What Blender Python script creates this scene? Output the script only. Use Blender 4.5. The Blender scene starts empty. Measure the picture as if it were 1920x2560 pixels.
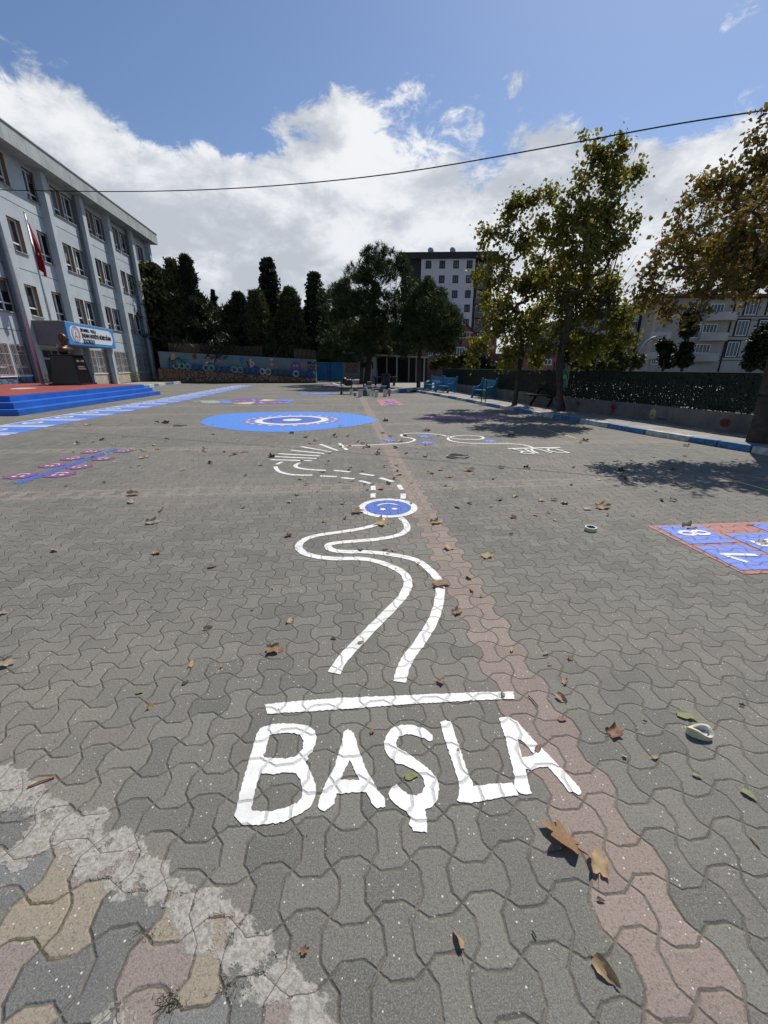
import bpy, math, random
import numpy as np
from mathutils import Vector, Matrix, noise
from mathutils.geometry import tessellate_polygon
rnd = random.Random(7); nr = np.random.default_rng(11)
S = bpy.context.scene
C = S.collection
# ------------------------------------------------------------------ camera, sky, sun, exposure
F, PITCH, H = 1025.0, math.radians(19.5), 1.65
SUN_AZ, SUN_EL = 32.0, 54.0
cam = bpy.data.objects.new('camera', bpy.data.cameras.new('camera'))
C.objects.link(cam); S.camera = cam
cam.location = (0, 0, H); cam.rotation_euler = (math.pi/2-PITCH, 0, 0)
cam.data.sensor_fit = 'HORIZONTAL'; cam.data.sensor_width = 36; cam.data.lens = 36*F/1920
cam.data.clip_start = 0.05; cam.data.clip_end = 4000
S.view_settings.view_transform = 'Standard'; S.view_settings.look = 'None'
S.view_settings.exposure = 0.12; S.view_settings.gamma = 1.0
S.render.resolution_x, S.render.resolution_y = 768, 1024
CP, SP = math.cos(PITCH), math.sin(PITCH)

class X:                                   # tiny expression builder for math nodes
    nt = None
    def __init__(s, k): s.k = k
    @staticmethod
    def op(o, *a):
        n = X.nt.nodes.new('ShaderNodeMath'); n.operation = o
        for i, v in enumerate(a):
            if isinstance(v, X): X.nt.links.new(v.k, n.inputs[i])
            else: n.inputs[i].default_value = v
        return X(n.outputs[0])
    def __add__(s, o): return X.op('ADD', s, o)
    def __radd__(s, o): return X.op('ADD', o, s)
    def __sub__(s, o): return X.op('SUBTRACT', s, o)
    def __rsub__(s, o): return X.op('SUBTRACT', o, s)
    def __mul__(s, o): return X.op('MULTIPLY', s, o)
    def __rmul__(s, o): return X.op('MULTIPLY', o, s)
    def __truediv__(s, o): return X.op('DIVIDE', s, o)
    def __rtruediv__(s, o): return X.op('DIVIDE', o, s)
def fl(a): return X.op('FLOOR', a)
def fr(a): return X.op('FRACT', a)
def ab(a): return X.op('ABSOLUTE', a)
def mn(a, b): return X.op('MINIMUM', a, b)
def mx(a, b): return X.op('MAXIMUM', a, b)
def lt(a, b): return X.op('LESS_THAN', a, b)
def gt(a, b): return X.op('GREATER_THAN', a, b)
def sstep(a, lo, hi):                      # smooth 0..1 map
    n = X.nt.nodes.new('ShaderNodeMapRange'); n.interpolation_type = 'SMOOTHSTEP'
    X.nt.links.new(a.k, n.inputs[0]); n.inputs[1].default_value = lo; n.inputs[2].default_value = hi
    return X(n.outputs[0])
def node(t, **kw):
    n = X.nt.nodes.new(t)
    for k, v in kw.items(): setattr(n, k, v)
    return n
def link(a, b): X.nt.links.new(a.k if isinstance(a, X) else a, b)
def nz(vec, scale, detail=3, rough=.55, dist=0, out='Fac'):
    n = node('ShaderNodeTexNoise')
    if vec is not None: link(vec, n.inputs['Vector'])
    n.inputs['Scale'].default_value = scale; n.inputs['Detail'].default_value = detail
    n.inputs['Roughness'].default_value = rough; n.inputs['Distortion'].default_value = dist
    return X(n.outputs[out])
def mixc(f, a, b, bt='MIX'):
    n = node('ShaderNodeMix', data_type='RGBA', blend_type=bt)
    if isinstance(f, X): link(f, n.inputs[0])
    else: n.inputs[0].default_value = f
    for i, v in ((6, a), (7, b)):
        if isinstance(v, (tuple, list)): n.inputs[i].default_value = (*v[:3], 1)
        else: link(v, n.inputs[i])
    return n.outputs[2]
def comb(x, y, z=0.0):
    n = node('ShaderNodeCombineXYZ')
    for i, v in enumerate((x, y, z)):
        if isinstance(v, X): link(v, n.inputs[i])
        else: n.inputs[i].default_value = v
    return n.outputs[0]

def az_el(px, py):
    u, v = px-960, py-1280
    d = np.array([u, F*CP-v*SP, -F*SP-v*CP]); d /= np.linalg.norm(d)
    return math.degrees(math.atan2(d[0], d[1])), math.degrees(math.asin(d[2]))

w = bpy.data.worlds.new('World'); S.world = w; w.use_nodes = True
X.nt = w.node_tree; X.nt.nodes.clear()
sky = node('ShaderNodeTexSky', sky_type='NISHITA', sun_disc=False)
sky.sun_elevation = math.radians(SUN_EL); sky.sun_rotation = math.radians(SUN_AZ)
sky.air_density = 1.0; sky.dust_density = 0.6; sky.ozone_density = 2.5; sky.altitude = 50
SKY_K = 0.095
tc = node('ShaderNodeTexCoord'); sep = node('ShaderNodeSeparateXYZ'); link(tc.outputs['Generated'], sep.inputs[0])
dx, dy, dz = (X(sep.outputs[i]) for i in range(3))
el = X.op('ARCSINE', dz)*57.29578
az = X.op('ARCTAN2', dx, dy)*57.29578
# clouds live on a flat layer far above: project the view direction on it, so they flatten towards the horizon
q = 1.0/(mx(dz, 0.0)+0.16)
cv = comb(dx*q, dy*q, 0.0)
sv = comb(dx*2.6, dy*2.6, dz*4.6)          # puffs keep their roundness instead of smearing
n1 = nz(sv, 1.5, 10, .58, .15)*.7+nz(cv, 1.7, 7, .6, .2)*.3
n2 = nz(sv, 5.5, 9, .68, .35)
def bump(a, e, sa, se, k):
    t = (az-a)/sa; r = (el-e)/se
    return X.op('EXPONENT', (t*t+r*r)*-1.0)*k
bias = sstep(el, 26.5, 12.0)*0.60 - sstep(el, 20, 40)*0.34
for px, py, sa, se, k in ((120, 300, 6, 4.5, .30), (300, 470, 6, 3, .22), (510, 330, 2.2, 4, .12), (860, 330, 6.5, 5, .24), (1000, 250, 9, 2.6, .17), (1160, 300, 3, 4, .12), (1330, 340, 6, 3.5, .26), (1300, 190, 2.0, 1.4, .30), (1760, 380, 7, 2.2, .18),
                          (1215, 410, 3, 2.6, -.28), (420, 330, 4, 3.2, -.32), (610, 370, 3, 2.0, -.22), (960, 560, 30, 5, .2), (1640, 330, 5, 3, -.2), (1850, 20, 4, 1.6, .2)):
    a_, e_ = az_el(px, py); bias = bias + bump(a_, e_, sa, se, k)
dens = sstep(n1*0.96+n2*0.92+bias, 1.055, 1.25)
dens = dens*sstep(el, -2.0, 1.0)*sstep(ab(az), 85.0, 55.0)   # clouds cleared from the unseen sky behind the viewer to deepen shade
# the body of a cloud: thick parts are grey underneath, rims and tops white
n3 = nz(comb(dx*2.6, dy*2.6, dz*5.6+.35), 1.9, 9, .56, .2)
body = sstep(n3*0.72+n2*0.28, 0.41, 0.62)
grey = sstep(el, 27, 6)
lumi = mixc(body, (0.56, 0.60, 0.66), (0.97, 0.98, 1.0))
lumi = mixc(1.0-grey*0.14, (0.42, 0.46, 0.54), lumi)
lum = node('ShaderNodeVectorMath', operation='SCALE'); link(lumi, lum.inputs[0]); lum.inputs['Scale'].default_value = 0.88/SKY_K
tint = mixc(1.0, sky.outputs[0], (0.90, 0.95, 1.04), 'MULTIPLY')
col = mixc(dens*0.96, tint, lum.outputs[0])
bg = node('ShaderNodeBackground'); link(col, bg.inputs[0]); bg.inputs[1].default_value = SKY_K
wo = node('ShaderNodeOutputWorld'); link(bg.outputs[0], wo.inputs[0])

sd = Vector((math.sin(math.radians(SUN_AZ))*math.cos(math.radians(SUN_EL)), math.cos(math.radians(SUN_AZ))*math.cos(math.radians(SUN_EL)), math.sin(math.radians(SUN_EL))))
sun = bpy.data.objects.new('sun', bpy.data.lights.new('sun', 'SUN')); C.objects.link(sun)
sun.data.energy = 4.2; sun.data.angle = math.radians(0.5); sun.data.color = (1, .955, .88)
sun.rotation_euler = sd.to_track_quat('Z', 'Y').to_euler(); sun.location = (20, 30, 40)

# ------------------------------------------------------------------ measuring helpers (points of the real place seen along a photo ray)
def ray(px, py):
    u, v = px-960, py-1280
    return (u, F*CP-v*SP, -F*SP-v*CP)
def G(px, py, z=0.0):                       # ground point
    d = ray(px, py); t = (z-H)/d[2]
    return (d[0]*t, d[1]*t)
def at(px, py, Y):                          # point at a distance Y in front
    d = ray(px, py); t = Y/d[1]
    return Vector((d[0]*t, Y, H+d[2]*t))
def depth_k(Y, z=2.0): return (Y*CP-(z-H)*SP)/F    # metres per photo pixel at distance Y

# ------------------------------------------------------------------ materials
MATS = {}
def newmat(name):
    m = bpy.data.materials.new(name); m.use_nodes = True; X.nt = m.node_tree; X.nt.nodes.clear()
    out = node('ShaderNodeOutputMaterial'); b = node('ShaderNodeBsdfPrincipled'); link(b.outputs[0], out.inputs[0])
    return m, b, out
def mat(name, col, rough=.75, var=.18, scale=4.0, bump_=.0, bscale=40, metal=0, streak=0, spec=.4, col2=None):
    if name in MATS: return MATS[name]
    m, b, out = newmat(name)
    t = node('ShaderNodeTexCoord').outputs['Object']
    a = nz(t, scale, 5, .6)
    f = sstep(a, .3, .7)
    lo = tuple(c*(1-var) for c in col) if col2 is None else col2
    hi = tuple(min(1, c*(1+var*.6)) for c in col)
    c_ = mixc(f, lo, hi)
    if streak:
        mp = node('ShaderNodeMapping'); link(t, mp.inputs[0]); mp.inputs['Scale'].default_value = (3, 3, .22)
        s_ = nz(mp.outputs[0], 2.0, 5, .65)
        c_ = mixc(sstep(s_, .52, .75)*streak, c_, tuple(c*.45 for c in col))
    link(c_, b.inputs['Base Color']); b.inputs['Roughness'].default_value = rough
    b.inputs['Metallic'].default_value = metal; b.inputs['Specular IOR Level'].default_value = spec
    if bump_:
        bn = node('ShaderNodeBump'); bn.inputs['Strength'].default_value = bump_; bn.inputs['Distance'].default_value = .02
        link(nz(t, bscale, 4, .6), bn.inputs['Height']); link(bn.outputs[0], b.inputs['Normal'])
    MATS[name] = m; return m

# --- the interlocking bone-shaped pavers: a square lattice whose edges bulge in and out by turns
CELL = 0.1432; ROT = math.radians(5.15); NODE0 = (0.694, 0.730)      # one lattice node
def paver_group():
    g = bpy.data.node_groups.new('pavers', 'ShaderNodeTree'); X.nt = g
    for n_, t_ in (('Dist', 'NodeSocketFloat'), ('I', 'NodeSocketFloat'), ('J', 'NodeSocketFloat'), ('Rand', 'NodeSocketFloat'), ('Rand2', 'NodeSocketFloat'), ('Even', 'NodeSocketFloat'), ('U', 'NodeSocketFloat'), ('V', 'NodeSocketFloat')):
        g.interface.new_socket(n_, in_out='OUTPUT', socket_type=t_)
    geo = node('ShaderNodeNewGeometry'); se = node('ShaderNodeSeparateXYZ'); link(geo.outputs['Position'], se.inputs[0])
    x, y = X(se.outputs[0])-NODE0[0], X(se.outputs[1])-NODE0[1]
    c_, s_ = math.cos(ROT), math.sin(ROT)
    wob = node('ShaderNodeTexNoise'); link(geo.outputs['Position'], wob.inputs['Vector']); wob.inputs['Scale'].default_value = 1.7; wob.inputs['Detail'].default_value = 1
    wob2 = node('ShaderNodeTexNoise'); link(geo.outputs['Position'], wob2.inputs['Vector']); wob2.inputs['Scale'].default_value = 45; wob2.inputs['Detail'].default_value = 2
    ws = node('ShaderNodeSeparateColor'); link(wob.outputs['Color'], ws.inputs[0]); ws2 = node('ShaderNodeSeparateColor'); link(wob2.outputs['Color'], ws2.inputs[0])
    u = (x*c_+y*s_)/CELL + (X(ws.outputs[0])-.5)*.45 + (X(ws2.outputs[0])-.5)*.06
    v = (y*c_-x*s_)/CELL + (X(ws.outputs[1])-.5)*.45 + (X(ws2.outputs[1])-.5)*.06
    def hump(a):
        f = fr(a); return mn(mn(f, 1.0-f)/.25, 1.0)*.185
    def sgn(a): return 1.0-4.0*fr(a*.5)
    J = fl(v+.5); I = fl(u); sh = sgn(I+J)
    dyv = v-J-sh*hump(u)
    I2 = fl(u+.5); J2 = fl(v); sv = sgn(I2+J2)
    dxv = u-I2+sv*hump(v)
    dist = mn(ab(dyv), ab(dxv))
    ci = I2-lt(dxv, 0.0); cj = J-lt(dyv, 0.0)
    wn = node('ShaderNodeTexWhiteNoise', noise_dimensions='2D'); link(comb(ci, cj), wn.inputs['Vector'])
    wc = node('ShaderNodeSeparateColor'); link(wn.outputs['Color'], wc.inputs[0])
    go = node('NodeGroupOutput')
    for i, o in enumerate((dist, ci, cj, X(wc.outputs[0]), X(wc.outputs[1]), fr((ci+cj)*.5)*2.0, u, v)): link(o, go.inputs[i])
    return g
PG = paver_group()
def pavers():
    n = node('ShaderNodeGroup'); n.node_tree = PG
    return {k: X(n.outputs[k]) for k in ('Dist', 'I', 'J', 'Rand', 'Rand2', 'Even', 'U', 'V')}
def lattice(px_, py_):
    x, y = px_-NODE0[0], py_-NODE0[1]
    return (x*math.cos(ROT)+y*math.sin(ROT))/CELL, (y*math.cos(ROT)-x*math.sin(ROT))/CELL

def yard_material():
    m, b, out = newmat('interlocking_pavers')
    g = pavers(); geo = node('ShaderNodeNewGeometry'); P_ = geo.outputs['Position']
    se = node('ShaderNodeSeparateXYZ'); link(P_, se.inputs[0]); x, y = X(se.outputs[0]), X(se.outputs[1])
    big = nz(P_, .45, 4, .6); mid = nz(P_, 2.6, 4, .6); fine = nz(P_, 210, 2, .7); grit = nz(P_, 480, 1, .5)
    base = mixc(g['Rand'], (.098, .096, .080), (.172, .161, .133))
    base = mixc(sstep(g['Rand2'], .76, .92)*.45, base, (.160, .140, .124))
    base = mixc(sstep(big, .42, .60)*.6, base, (.195, .172, .140)); base = mixc(sstep(nz(P_, .9, 6, .75), .50, .64)*.5, base, (.082, .082, .072)); base = mixc(sstep(nz(P_, 1.7, 6, .75), .58, .66)*.35, base, (.215, .198, .165))
    # pink runs: two columns wide along the yard, three rows across it every 3.6 m
    I, J = g['I'], g['J']
    run = lt(ab(I+.5-1.0), 1.1)*gt(J, -12.0)
    band = None
    for d in (5.72, 9.13, 12.64, 16.1, 19.6, 23.1, 26.6, 30.1, 33.6):
        j0 = math.floor(lattice(0, d)[1])
        t = lt(ab(J-float(j0)), 1.6)
        hexs = lt(ab(J-float(j0)), .5)*g['Even']
        t = t*(1.0-hexs)
        band = t if band is None else mx(band, t)
    pink = mixc(g['Rand'], (.232, .168, .138), (.292, .215, .178))
    bandc = mixc(g['Rand'], (.225, .185, .148), (.275, .225, .180))
    base = mixc(band*.62, base, bandc); base = mixc(run*.9, base, pink)
    # the mended corner: odd coloured blocks with cement smeared along its edge
    sdist = None                                            # positive towards the lower left
    for p1, p2 in ((G(0, 1895), G(300, 1915)), (G(300, 1915), G(620, 2290)), (G(620, 2290), G(1060, 2560))):
        ex, ey = p2[0]-p1[0], p2[1]-p1[1]; L = math.hypot(ex, ey); nx_, ny_ = ey/L, -ex/L
        if (0.0-p1[0])*nx_+(3.0-p1[1])*ny_ > 0: nx_, ny_ = -nx_, -ny_
        d_ = (x-p1[0])*nx_+(y-p1[1])*ny_; sdist = d_ if sdist is None else mn(sdist, d_)
    sd2 = sdist+(nz(P_, 6.0, 4, .65)-.5)*.30
    odd = mixc(sstep(g['Rand'], .30, .32), (.118, .118, .108), (.225, .178, .155))
    odd = mixc(sstep(g['Rand'], .56, .58), odd, (.265, .220, .155)); odd = mixc(sstep(g['Rand'], .84, .86), odd, (.150, .150, .142))
    inside = gt(sdist+(g['Rand2']-.5)*.10, .045)
    base = mixc(inside, base, odd)
    cem = sstep(sd2, -.012, .004)*sstep(sd2, .115, .095)*sstep(nz(P_, 11, 5, .7), .40, .45)
    cem = mx(cem, sstep(sd2, .0, .1)*sstep(nz(P_, 3.3, 5, .7), .585, .605)*.85)
    # grain, white and dark specks, stains
    base = mixc(sstep(fine, .42, .66)*.62, base, mixc(.45, base, (.40, .39, .36)))
    base = mixc(sstep(nz(P_, 95, 4, .75), .50, .64)*.55, base, (.075, .073, .064)); base = mixc(sstep(nz(P_, 135, 3, .8), .56, .66)*.45, base, (.34, .325, .29))
    base = mixc(sstep(grit, .62, .75)*.5, base, (.06, .06, .055))
    base = mixc(sstep(mid, .55, .75)*.38, base, (.105, .100, .098))
    vor = node('ShaderNodeTexVoronoi', feature='F1'); link(P_, vor.inputs['Vector']); vor.inputs['Scale'].default_value = 62
    vs = node('ShaderNodeSeparateColor'); link(vor.outputs['Color'], vs.inputs[0])
    spk = lt(X(vor.outputs['Distance']), X(vs.outputs[0])*.24-.02)*gt(X(vs.outputs[1])-sstep(nz(P_, 1.9, 3, .6), .60, .40)*.40, .46)
    base = mixc(spk*.85, base, (.62, .60, .55))
    # joints
    jm = sstep(g['Dist'], .027, .009)
    jn = nz(P_, 7, 3, .6)
    jc = mixc(sstep(jn, .4, .6), (.092, .081, .062), (.165, .142, .110))
    jc = mixc(sstep(nz(P_, 2.2, 2, .5), .60, .68)*inside, jc, (.10, .085, .03))
    cemc = mixc(sstep(nz(P_, 60, 4, .7), .35, .65), (.235, .220, .190), (.40, .375, .33))
    cj = mixc(cem, jc, mixc(sstep(g['Dist'], .018, .008), cemc, (.14, .12, .10)))
    base = mixc(cem, base, cemc)
    colr = mixc(jm, base, cj)
    link(colr, b.inputs['Base Color']); b.inputs['Roughness'].default_value = .82; b.inputs['Specular IOR Level'].default_value = .35
    hgt = sstep(g['Dist'], .006, .070)*(1.0-cem*.75)*.0048 + cem*(.0035+nz(P_, 38, 5, .75)*.004) + (g['Rand2']-.5)*.0022 + fine*.0011 + nz(P_, 60, 4, .7)*.0026 + mid*.004
    tilt = ((g['U']-g['I'])*(g['Rand']-.5)+(g['V']-g['J'])*(g['Rand2']-.5))*.0035
    bn = node('ShaderNodeBump'); bn.inputs['Strength'].default_value = 1.0; bn.inputs['Distance'].default_value = 1.0
    link(hgt+tilt, bn.inputs['Height']); link(bn.outputs[0], b.inputs['Normal'])
    return m
M_YARD = yard_material()
def paint(name, col, wear=.25, joint=.55, var=.06):
    if name in MATS: return MATS[name]
    m, b, out = newmat(name); g = pavers(); geo = node('ShaderNodeNewGeometry'); P_ = geo.outputs['Position']
    dark = tuple(c*.42 for c in col)
    c_ = mixc(sstep(nz(P_, 6, 5, .65), .35, .7), tuple(c*(1-var) for c in col), col)
    c_ = mixc(sstep(nz(P_, 120, 3, .8), .60, .72)*wear, c_, tuple(c*.55 for c in col))
    c_ = mixc(sstep(nz(P_, 26, 6, .8), .66, .72)*wear*1.6, c_, (.17, .165, .145))
    c_ = mixc(sstep(nz(P_, 3.1, 5, .7), .50, .66)*wear*.55, c_, tuple(c*.62 for c in col))
    c_ = mixc(sstep(nz(P_, 260, 2, .7), .55, .70)*.22, c_, tuple(c*.5 for c in col))
    c_ = mixc(sstep(g['Dist'], .030, .010)*joint, c_, mixc(.5, dark, (.10, .095, .085)))
    link(c_, b.inputs['Base Color']); b.inputs['Roughness'].default_value = .6
    hgt = sstep(g['Dist'], .012, .085)*.005 + (g['Rand2']-.5)*.0018 + nz(P_, 90, 3, .6)*.0012
    bn = node('ShaderNodeBump'); bn.inputs['Strength'].default_value = 1.0; bn.inputs['Distance'].default_value = 1.0
    link(hgt, bn.inputs['Height']); link(bn.outputs[0], b.inputs['Normal'])
    MATS[name] = m; return m
P_WHITE = paint('white_road_paint', (.76, .75, .71), .75, .5)
P_BLUE = paint('light_blue_road_paint', (.105, .225, .66), .2, .6)
P_NAVY = paint('deep_blue_road_paint', (.055, .125, .46), .25, .6)
P_STRIP = paint('strip_blue_road_paint', (.095, .215, .62), .35, .5)
P_RED = paint('brick_red_road_paint', (.34, .125, .095), .5, .6)
P_PINK = paint('magenta_road_paint', (.24, .085, .215), .7, .5)
P_PURPLE = paint('purple_road_paint', (.155, .08, .27), .4, .5)
P_YELL = paint('pale_yellow_road_paint', (.62, .50, .24), .4, .5)
P_MINT = paint('faded_mint_road_paint', (.30, .38, .33), 1, .7)
P_ROSE = paint('faded_rose_road_paint', (.42, .16, .17), .6, .5)

def stone_material(name, stone, mortar, scale=3.2, var=.35):
    m, b, out = newmat(name); t = node('ShaderNodeTexCoord').outputs['Object']
    d = node('ShaderNodeTexNoise'); link(t, d.inputs['Vector']); d.inputs['Scale'].default_value = 3
    mx_ = node('ShaderNodeVectorMath', operation='MULTIPLY_ADD'); link(d.outputs['Color'], mx_.inputs[0]); mx_.inputs[1].default_value = (.12, .12, .12); link(t, mx_.inputs[2])
    v = node('ShaderNodeTexVoronoi', feature='DISTANCE_TO_EDGE'); link(mx_.outputs[0], v.inputs['Vector']); v.inputs['Scale'].default_value = scale
    v2 = node('ShaderNodeTexVoronoi', feature='F1'); link(mx_.outputs[0], v2.inputs['Vector']); v2.inputs['Scale'].default_value = scale
    s2 = node('ShaderNodeSeparateColor'); link(v2.outputs['Color'], s2.inputs[0])
    c_ = mixc(X(s2.outputs[0]), tuple(c*(1-var) for c in stone), tuple(c*(1+var*.5) for c in stone))
    c_ = mixc(sstep(nz(t, 20, 4, .7), .4, .7)*.3, c_, tuple(c*.6 for c in stone))
    c_ = mixc(sstep(X(v.outputs['Distance']), .055, .035), c_, mortar)
    link(c_, b.inputs['Base Color']); b.inputs['Roughness'].default_value = .85
    bn = node('ShaderNodeBump'); bn.inputs['Strength'].default_value = .6; bn.inputs['Distance'].default_value = .03
    link(sstep(X(v.outputs['Distance']), .03, .12), bn.inputs['Height']); link(bn.outputs[0], b.inputs['Normal'])
    MATS[name] = m; return m
def leaf_material(name, cols, trans=.45, rough=.55):
    m, b, out = newmat(name)
    geo = node('ShaderNodeNewGeometry'); r = X(geo.outputs['Random Per Island'])
    cr = node('ShaderNodeValToRGB'); link(r, cr.inputs[0]); e = cr.color_ramp.elements
    e[0].color = (*cols[0], 1); e[1].color = (*cols[-1], 1)
    for i, c_ in enumerate(cols[1:-1]): k = e.new((i+1)/(len(cols)-1)); k.color = (*c_, 1)
    big = nz(geo.outputs['Position'], .8, 3, .6)
    c2 = mixc(sstep(big, .42, .62)*.45, cr.outputs[0], tuple(c*.62 for c in cols[len(cols)//2]))
    link(c2, b.inputs['Base Color']); b.inputs['Roughness'].default_value = rough; b.inputs['Specular IOR Level'].default_value = .3
    tr = node('ShaderNodeBsdfTranslucent'); link(mixc(1.0, c2, (1.0, 1.0, .55), 'MULTIPLY'), tr.inputs[0])
    ms = node('ShaderNodeMixShader'); ms.inputs[0].default_value = trans
    link(b.outputs[0], ms.inputs[1]); link(tr.outputs[0], ms.inputs[2]); link(ms.outputs[0], out.inputs[0])
    MATS[name] = m; return m
def glass_material(name='window_glass', col=(.018, .022, .026)):
    m, b, out = newmat(name); t = node('ShaderNodeTexCoord').outputs['Object']
    c_ = mixc(sstep(nz(t, 1.1, 3, .5), .45, .6), col, tuple(c*2.6 for c in col))
    link(c_, b.inputs['Base Color']); b.inputs['Roughness'].default_value = .12; b.inputs['Specular IOR Level'].default_value = .5
    MATS[name] = m; return m
GLASS = glass_material()
BARK = mat('bark', (.060, .047, .036), .9, .4, 6, .8, 22)
BARK_D = mat('dark_bark', (.045, .036, .030), .9, .4, 6, .8, 22)
CONC = mat('weathered_concrete', (.30, .285, .255), .85, .25, 1.5, .3, 30, streak=.25)
SCHOOL = mat('grey_blue_render', (.415, .460, .480), .85, .10, 1.2, .25, 60, streak=.30)
SCHOOL_D = mat('slate_blue_render', (.245, .31, .345), .85, .10, 1.2, .2, 60, streak=.2)
EAVE = mat('weathered_eave_render', (.34, .37, .36), .85, .2, 1.0, .2, 50, streak=1.0)
CREAM = mat('sand_render', (.46, .405, .31), .88, .2, 1.6, .3, 40, streak=.45)
TAN = mat('ochre_reveal', (.26, .17, .085), .85, .15, 2)
PVC = mat('white_pvc', (.78, .78, .77), .45, .05, 3)
STEEL = mat('galvanised_steel', (.42, .42, .43), .45, .12, 8, metal=.6)
BLACKM = mat('black_metal', (.02, .02, .02), .5, .1, 8)
BLUE_STEP = mat('gloss_blue_step_paint', (.014, .115, .46), .5, .16, 1.6, .15, 30)
RED_TOP = mat('oxide_red_floor_paint', (.27, .055, .045), .7, .22, 1.2)
POND = mat('pale_sidewalk_concrete', (.29, .27, .235), .88, .25, 2.0, .3, 40)
K_BLUE = mat('kerb_blue_paint', (.075, .18, .34), .7, .45, 9, .3, 40)
K_WHITE = mat('kerb_white_paint', (.50, .49, .46), .7, .4, 9, .3, 40)
STONE_Y = stone_material('cream_crazy_paving', (.50, .44, .32), (.07, .055, .045), 2.6, .2)
STONE_B = stone_material('brown_rubble_stone', (.20, .115, .07), (.05, .032, .024), 1.6, .3)
MURAL_STONE = stone_material('painted_blue_pebbles', (.085, .17, .27), (.06, .035, .075), 2.2, .35)
BENCH = mat('bench_blue_plastic', (.045, .20, .34), .5, .15, 5)

# ------------------------------------------------------------------ mesh helpers
class MB:
    def __init__(s): s.v = []; s.f = []; s.mi = []; s.m = 0
    def add(s, vs, fs):
        o = len(s.v); s.v += [tuple(p) for p in vs]; s.f += [tuple(i+o for i in f) for f in fs]; s.mi += [s.m]*len(fs); return s
    def box(s, x0, x1, y0, y1, z0, z1):
        x0, x1 = sorted((x0, x1)); y0, y1 = sorted((y0, y1)); z0, z1 = sorted((z0, z1))
        return s.add([(x0, y0, z0), (x1, y0, z0), (x1, y1, z0), (x0, y1, z0), (x0, y0, z1), (x1, y0, z1), (x1, y1, z1), (x0, y1, z1)],
                     [(3, 2, 1, 0), (4, 5, 6, 7), (0, 1, 5, 4), (1, 2, 6, 5), (2, 3, 7, 6), (3, 0, 4, 7)])
    def hexa(s, b, t):                      # bottom 4 points, top 4 points
        return s.add(list(b)+list(t), [(3, 2, 1, 0), (4, 5, 6, 7), (0, 1, 5, 4), (1, 2, 6, 5), (2, 3, 7, 6), (3, 0, 4, 7)])
    def prism(s, poly, h0, h1, fn=None):    # extrude a flat outline from h0 to h1; fn maps (a,b,h) to a point
        fn = fn or (lambda a, b, h: (a, b, h)); n = len(poly)
        vs = [fn(a, b, h0) for a, b in poly]+[fn(a, b, h1) for a, b in poly]
        tri = tessellate_polygon([[Vector((a, b, 0)) for a, b in poly]])
        fs = [tuple(t) for t in tri]+[tuple(i+n for i in reversed(t)) for t in tri]
        fs += [(i, (i+1) % n, (i+1) % n+n, i+n) for i in range(n)]
        return s.add(vs, fs)
    def tube(s, pts, r, n=8, cap=True):
        pts = [Vector(p) for p in pts]; rs = r if isinstance(r, (list, tuple)) else [r]*len(pts); rings = []
        for i, p in enumerate(pts):
            d = (pts[min(i+1, len(pts)-1)]-pts[max(i-1, 0)]).normalized()
            a = d.orthogonal().normalized() if i == 0 else (a-d*a.dot(d)).normalized()
            b = d.cross(a); rings.append([p+(a*math.cos(2*math.pi*k/n)+b*math.sin(2*math.pi*k/n))*rs[i] for k in range(n)])
        fs = []
        for i in range(len(pts)-1):
            for k in range(n): fs.append((i*n+k, i*n+(k+1) % n, (i+1)*n+(k+1) % n, (i+1)*n+k))
        if cap: fs += [tuple(range(n-1, -1, -1)), tuple(range((len(pts)-1)*n, len(pts)*n))]
        return s.add([p for r_ in rings for p in r_], fs)
    def lathe(s, prof, c=(0, 0, 0), n=16):
        vs = []; fs = []
        for r_, z in prof:
            for k in range(n): vs.append((c[0]+r_*math.cos(2*math.pi*k/n), c[1]+r_*math.sin(2*math.pi*k/n), c[2]+z))
        for i in range(len(prof)-1):
            for k in range(n): fs.append((i*n+k, i*n+(k+1) % n, (i+1)*n+(k+1) % n, (i+1)*n+k))
        fs += [tuple(range(n-1, -1, -1)), tuple(range((len(prof)-1)*n, len(prof)*n))]
        return s.add(vs, fs)
    def build(s, name, mats, parent=None, smooth=False, bevel=0):
        me = bpy.data.meshes.new(name); me.from_pydata(s.v, [], s.f)
        for m in (mats if isinstance(mats, (list, tuple)) else [mats]): me.materials.append(m)
        me.polygons.foreach_set('material_index', s.mi)
        if smooth: me.polygons.foreach_set('use_smooth', [True]*len(s.f))
        me.update(); o = bpy.data.objects.new(name, me); C.objects.link(o)
        if parent: o.parent = parent
        if bevel:
            md = o.modifiers.new('bevel', 'BEVEL'); md.width = bevel; md.segments = 2; md.limit_method = 'ANGLE'
        return o
def tag(o, label=None, cat=None, group=None, kind=None):
    for k, v in (('label', label), ('category', cat), ('group', group), ('kind', kind)):
        if v: o[k] = v
    return o
def thing(name, loc, label, cat, group=None, rz=0):
    o = bpy.data.objects.new(name, None); C.objects.link(o); o.location = loc; o.rotation_euler = (0, 0, rz); o.empty_display_size = .3
    return tag(o, label, cat, group)
def copy_tree(o, parent=None):
    c_ = o.copy(); C.objects.link(c_); c_.parent = parent
    for ch in list(o.children): copy_tree(ch, c_)
    return c_
def roughen(poly, step=.03, amp=.004, closed=True):
    out = []; n = len(poly)
    for i in range(n if closed else n-1):
        a, b = poly[i], poly[(i+1) % n]; L = math.hypot(b[0]-a[0], b[1]-a[1]); k = max(1, int(L/step))
        for j in range(k):
            t = j/k; out.append((a[0]+(b[0]-a[0])*t+rnd.uniform(-amp, amp), a[1]+(b[1]-a[1])*t+rnd.uniform(-amp, amp)))
    if not closed: out.append(poly[-1])
    return out
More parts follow.
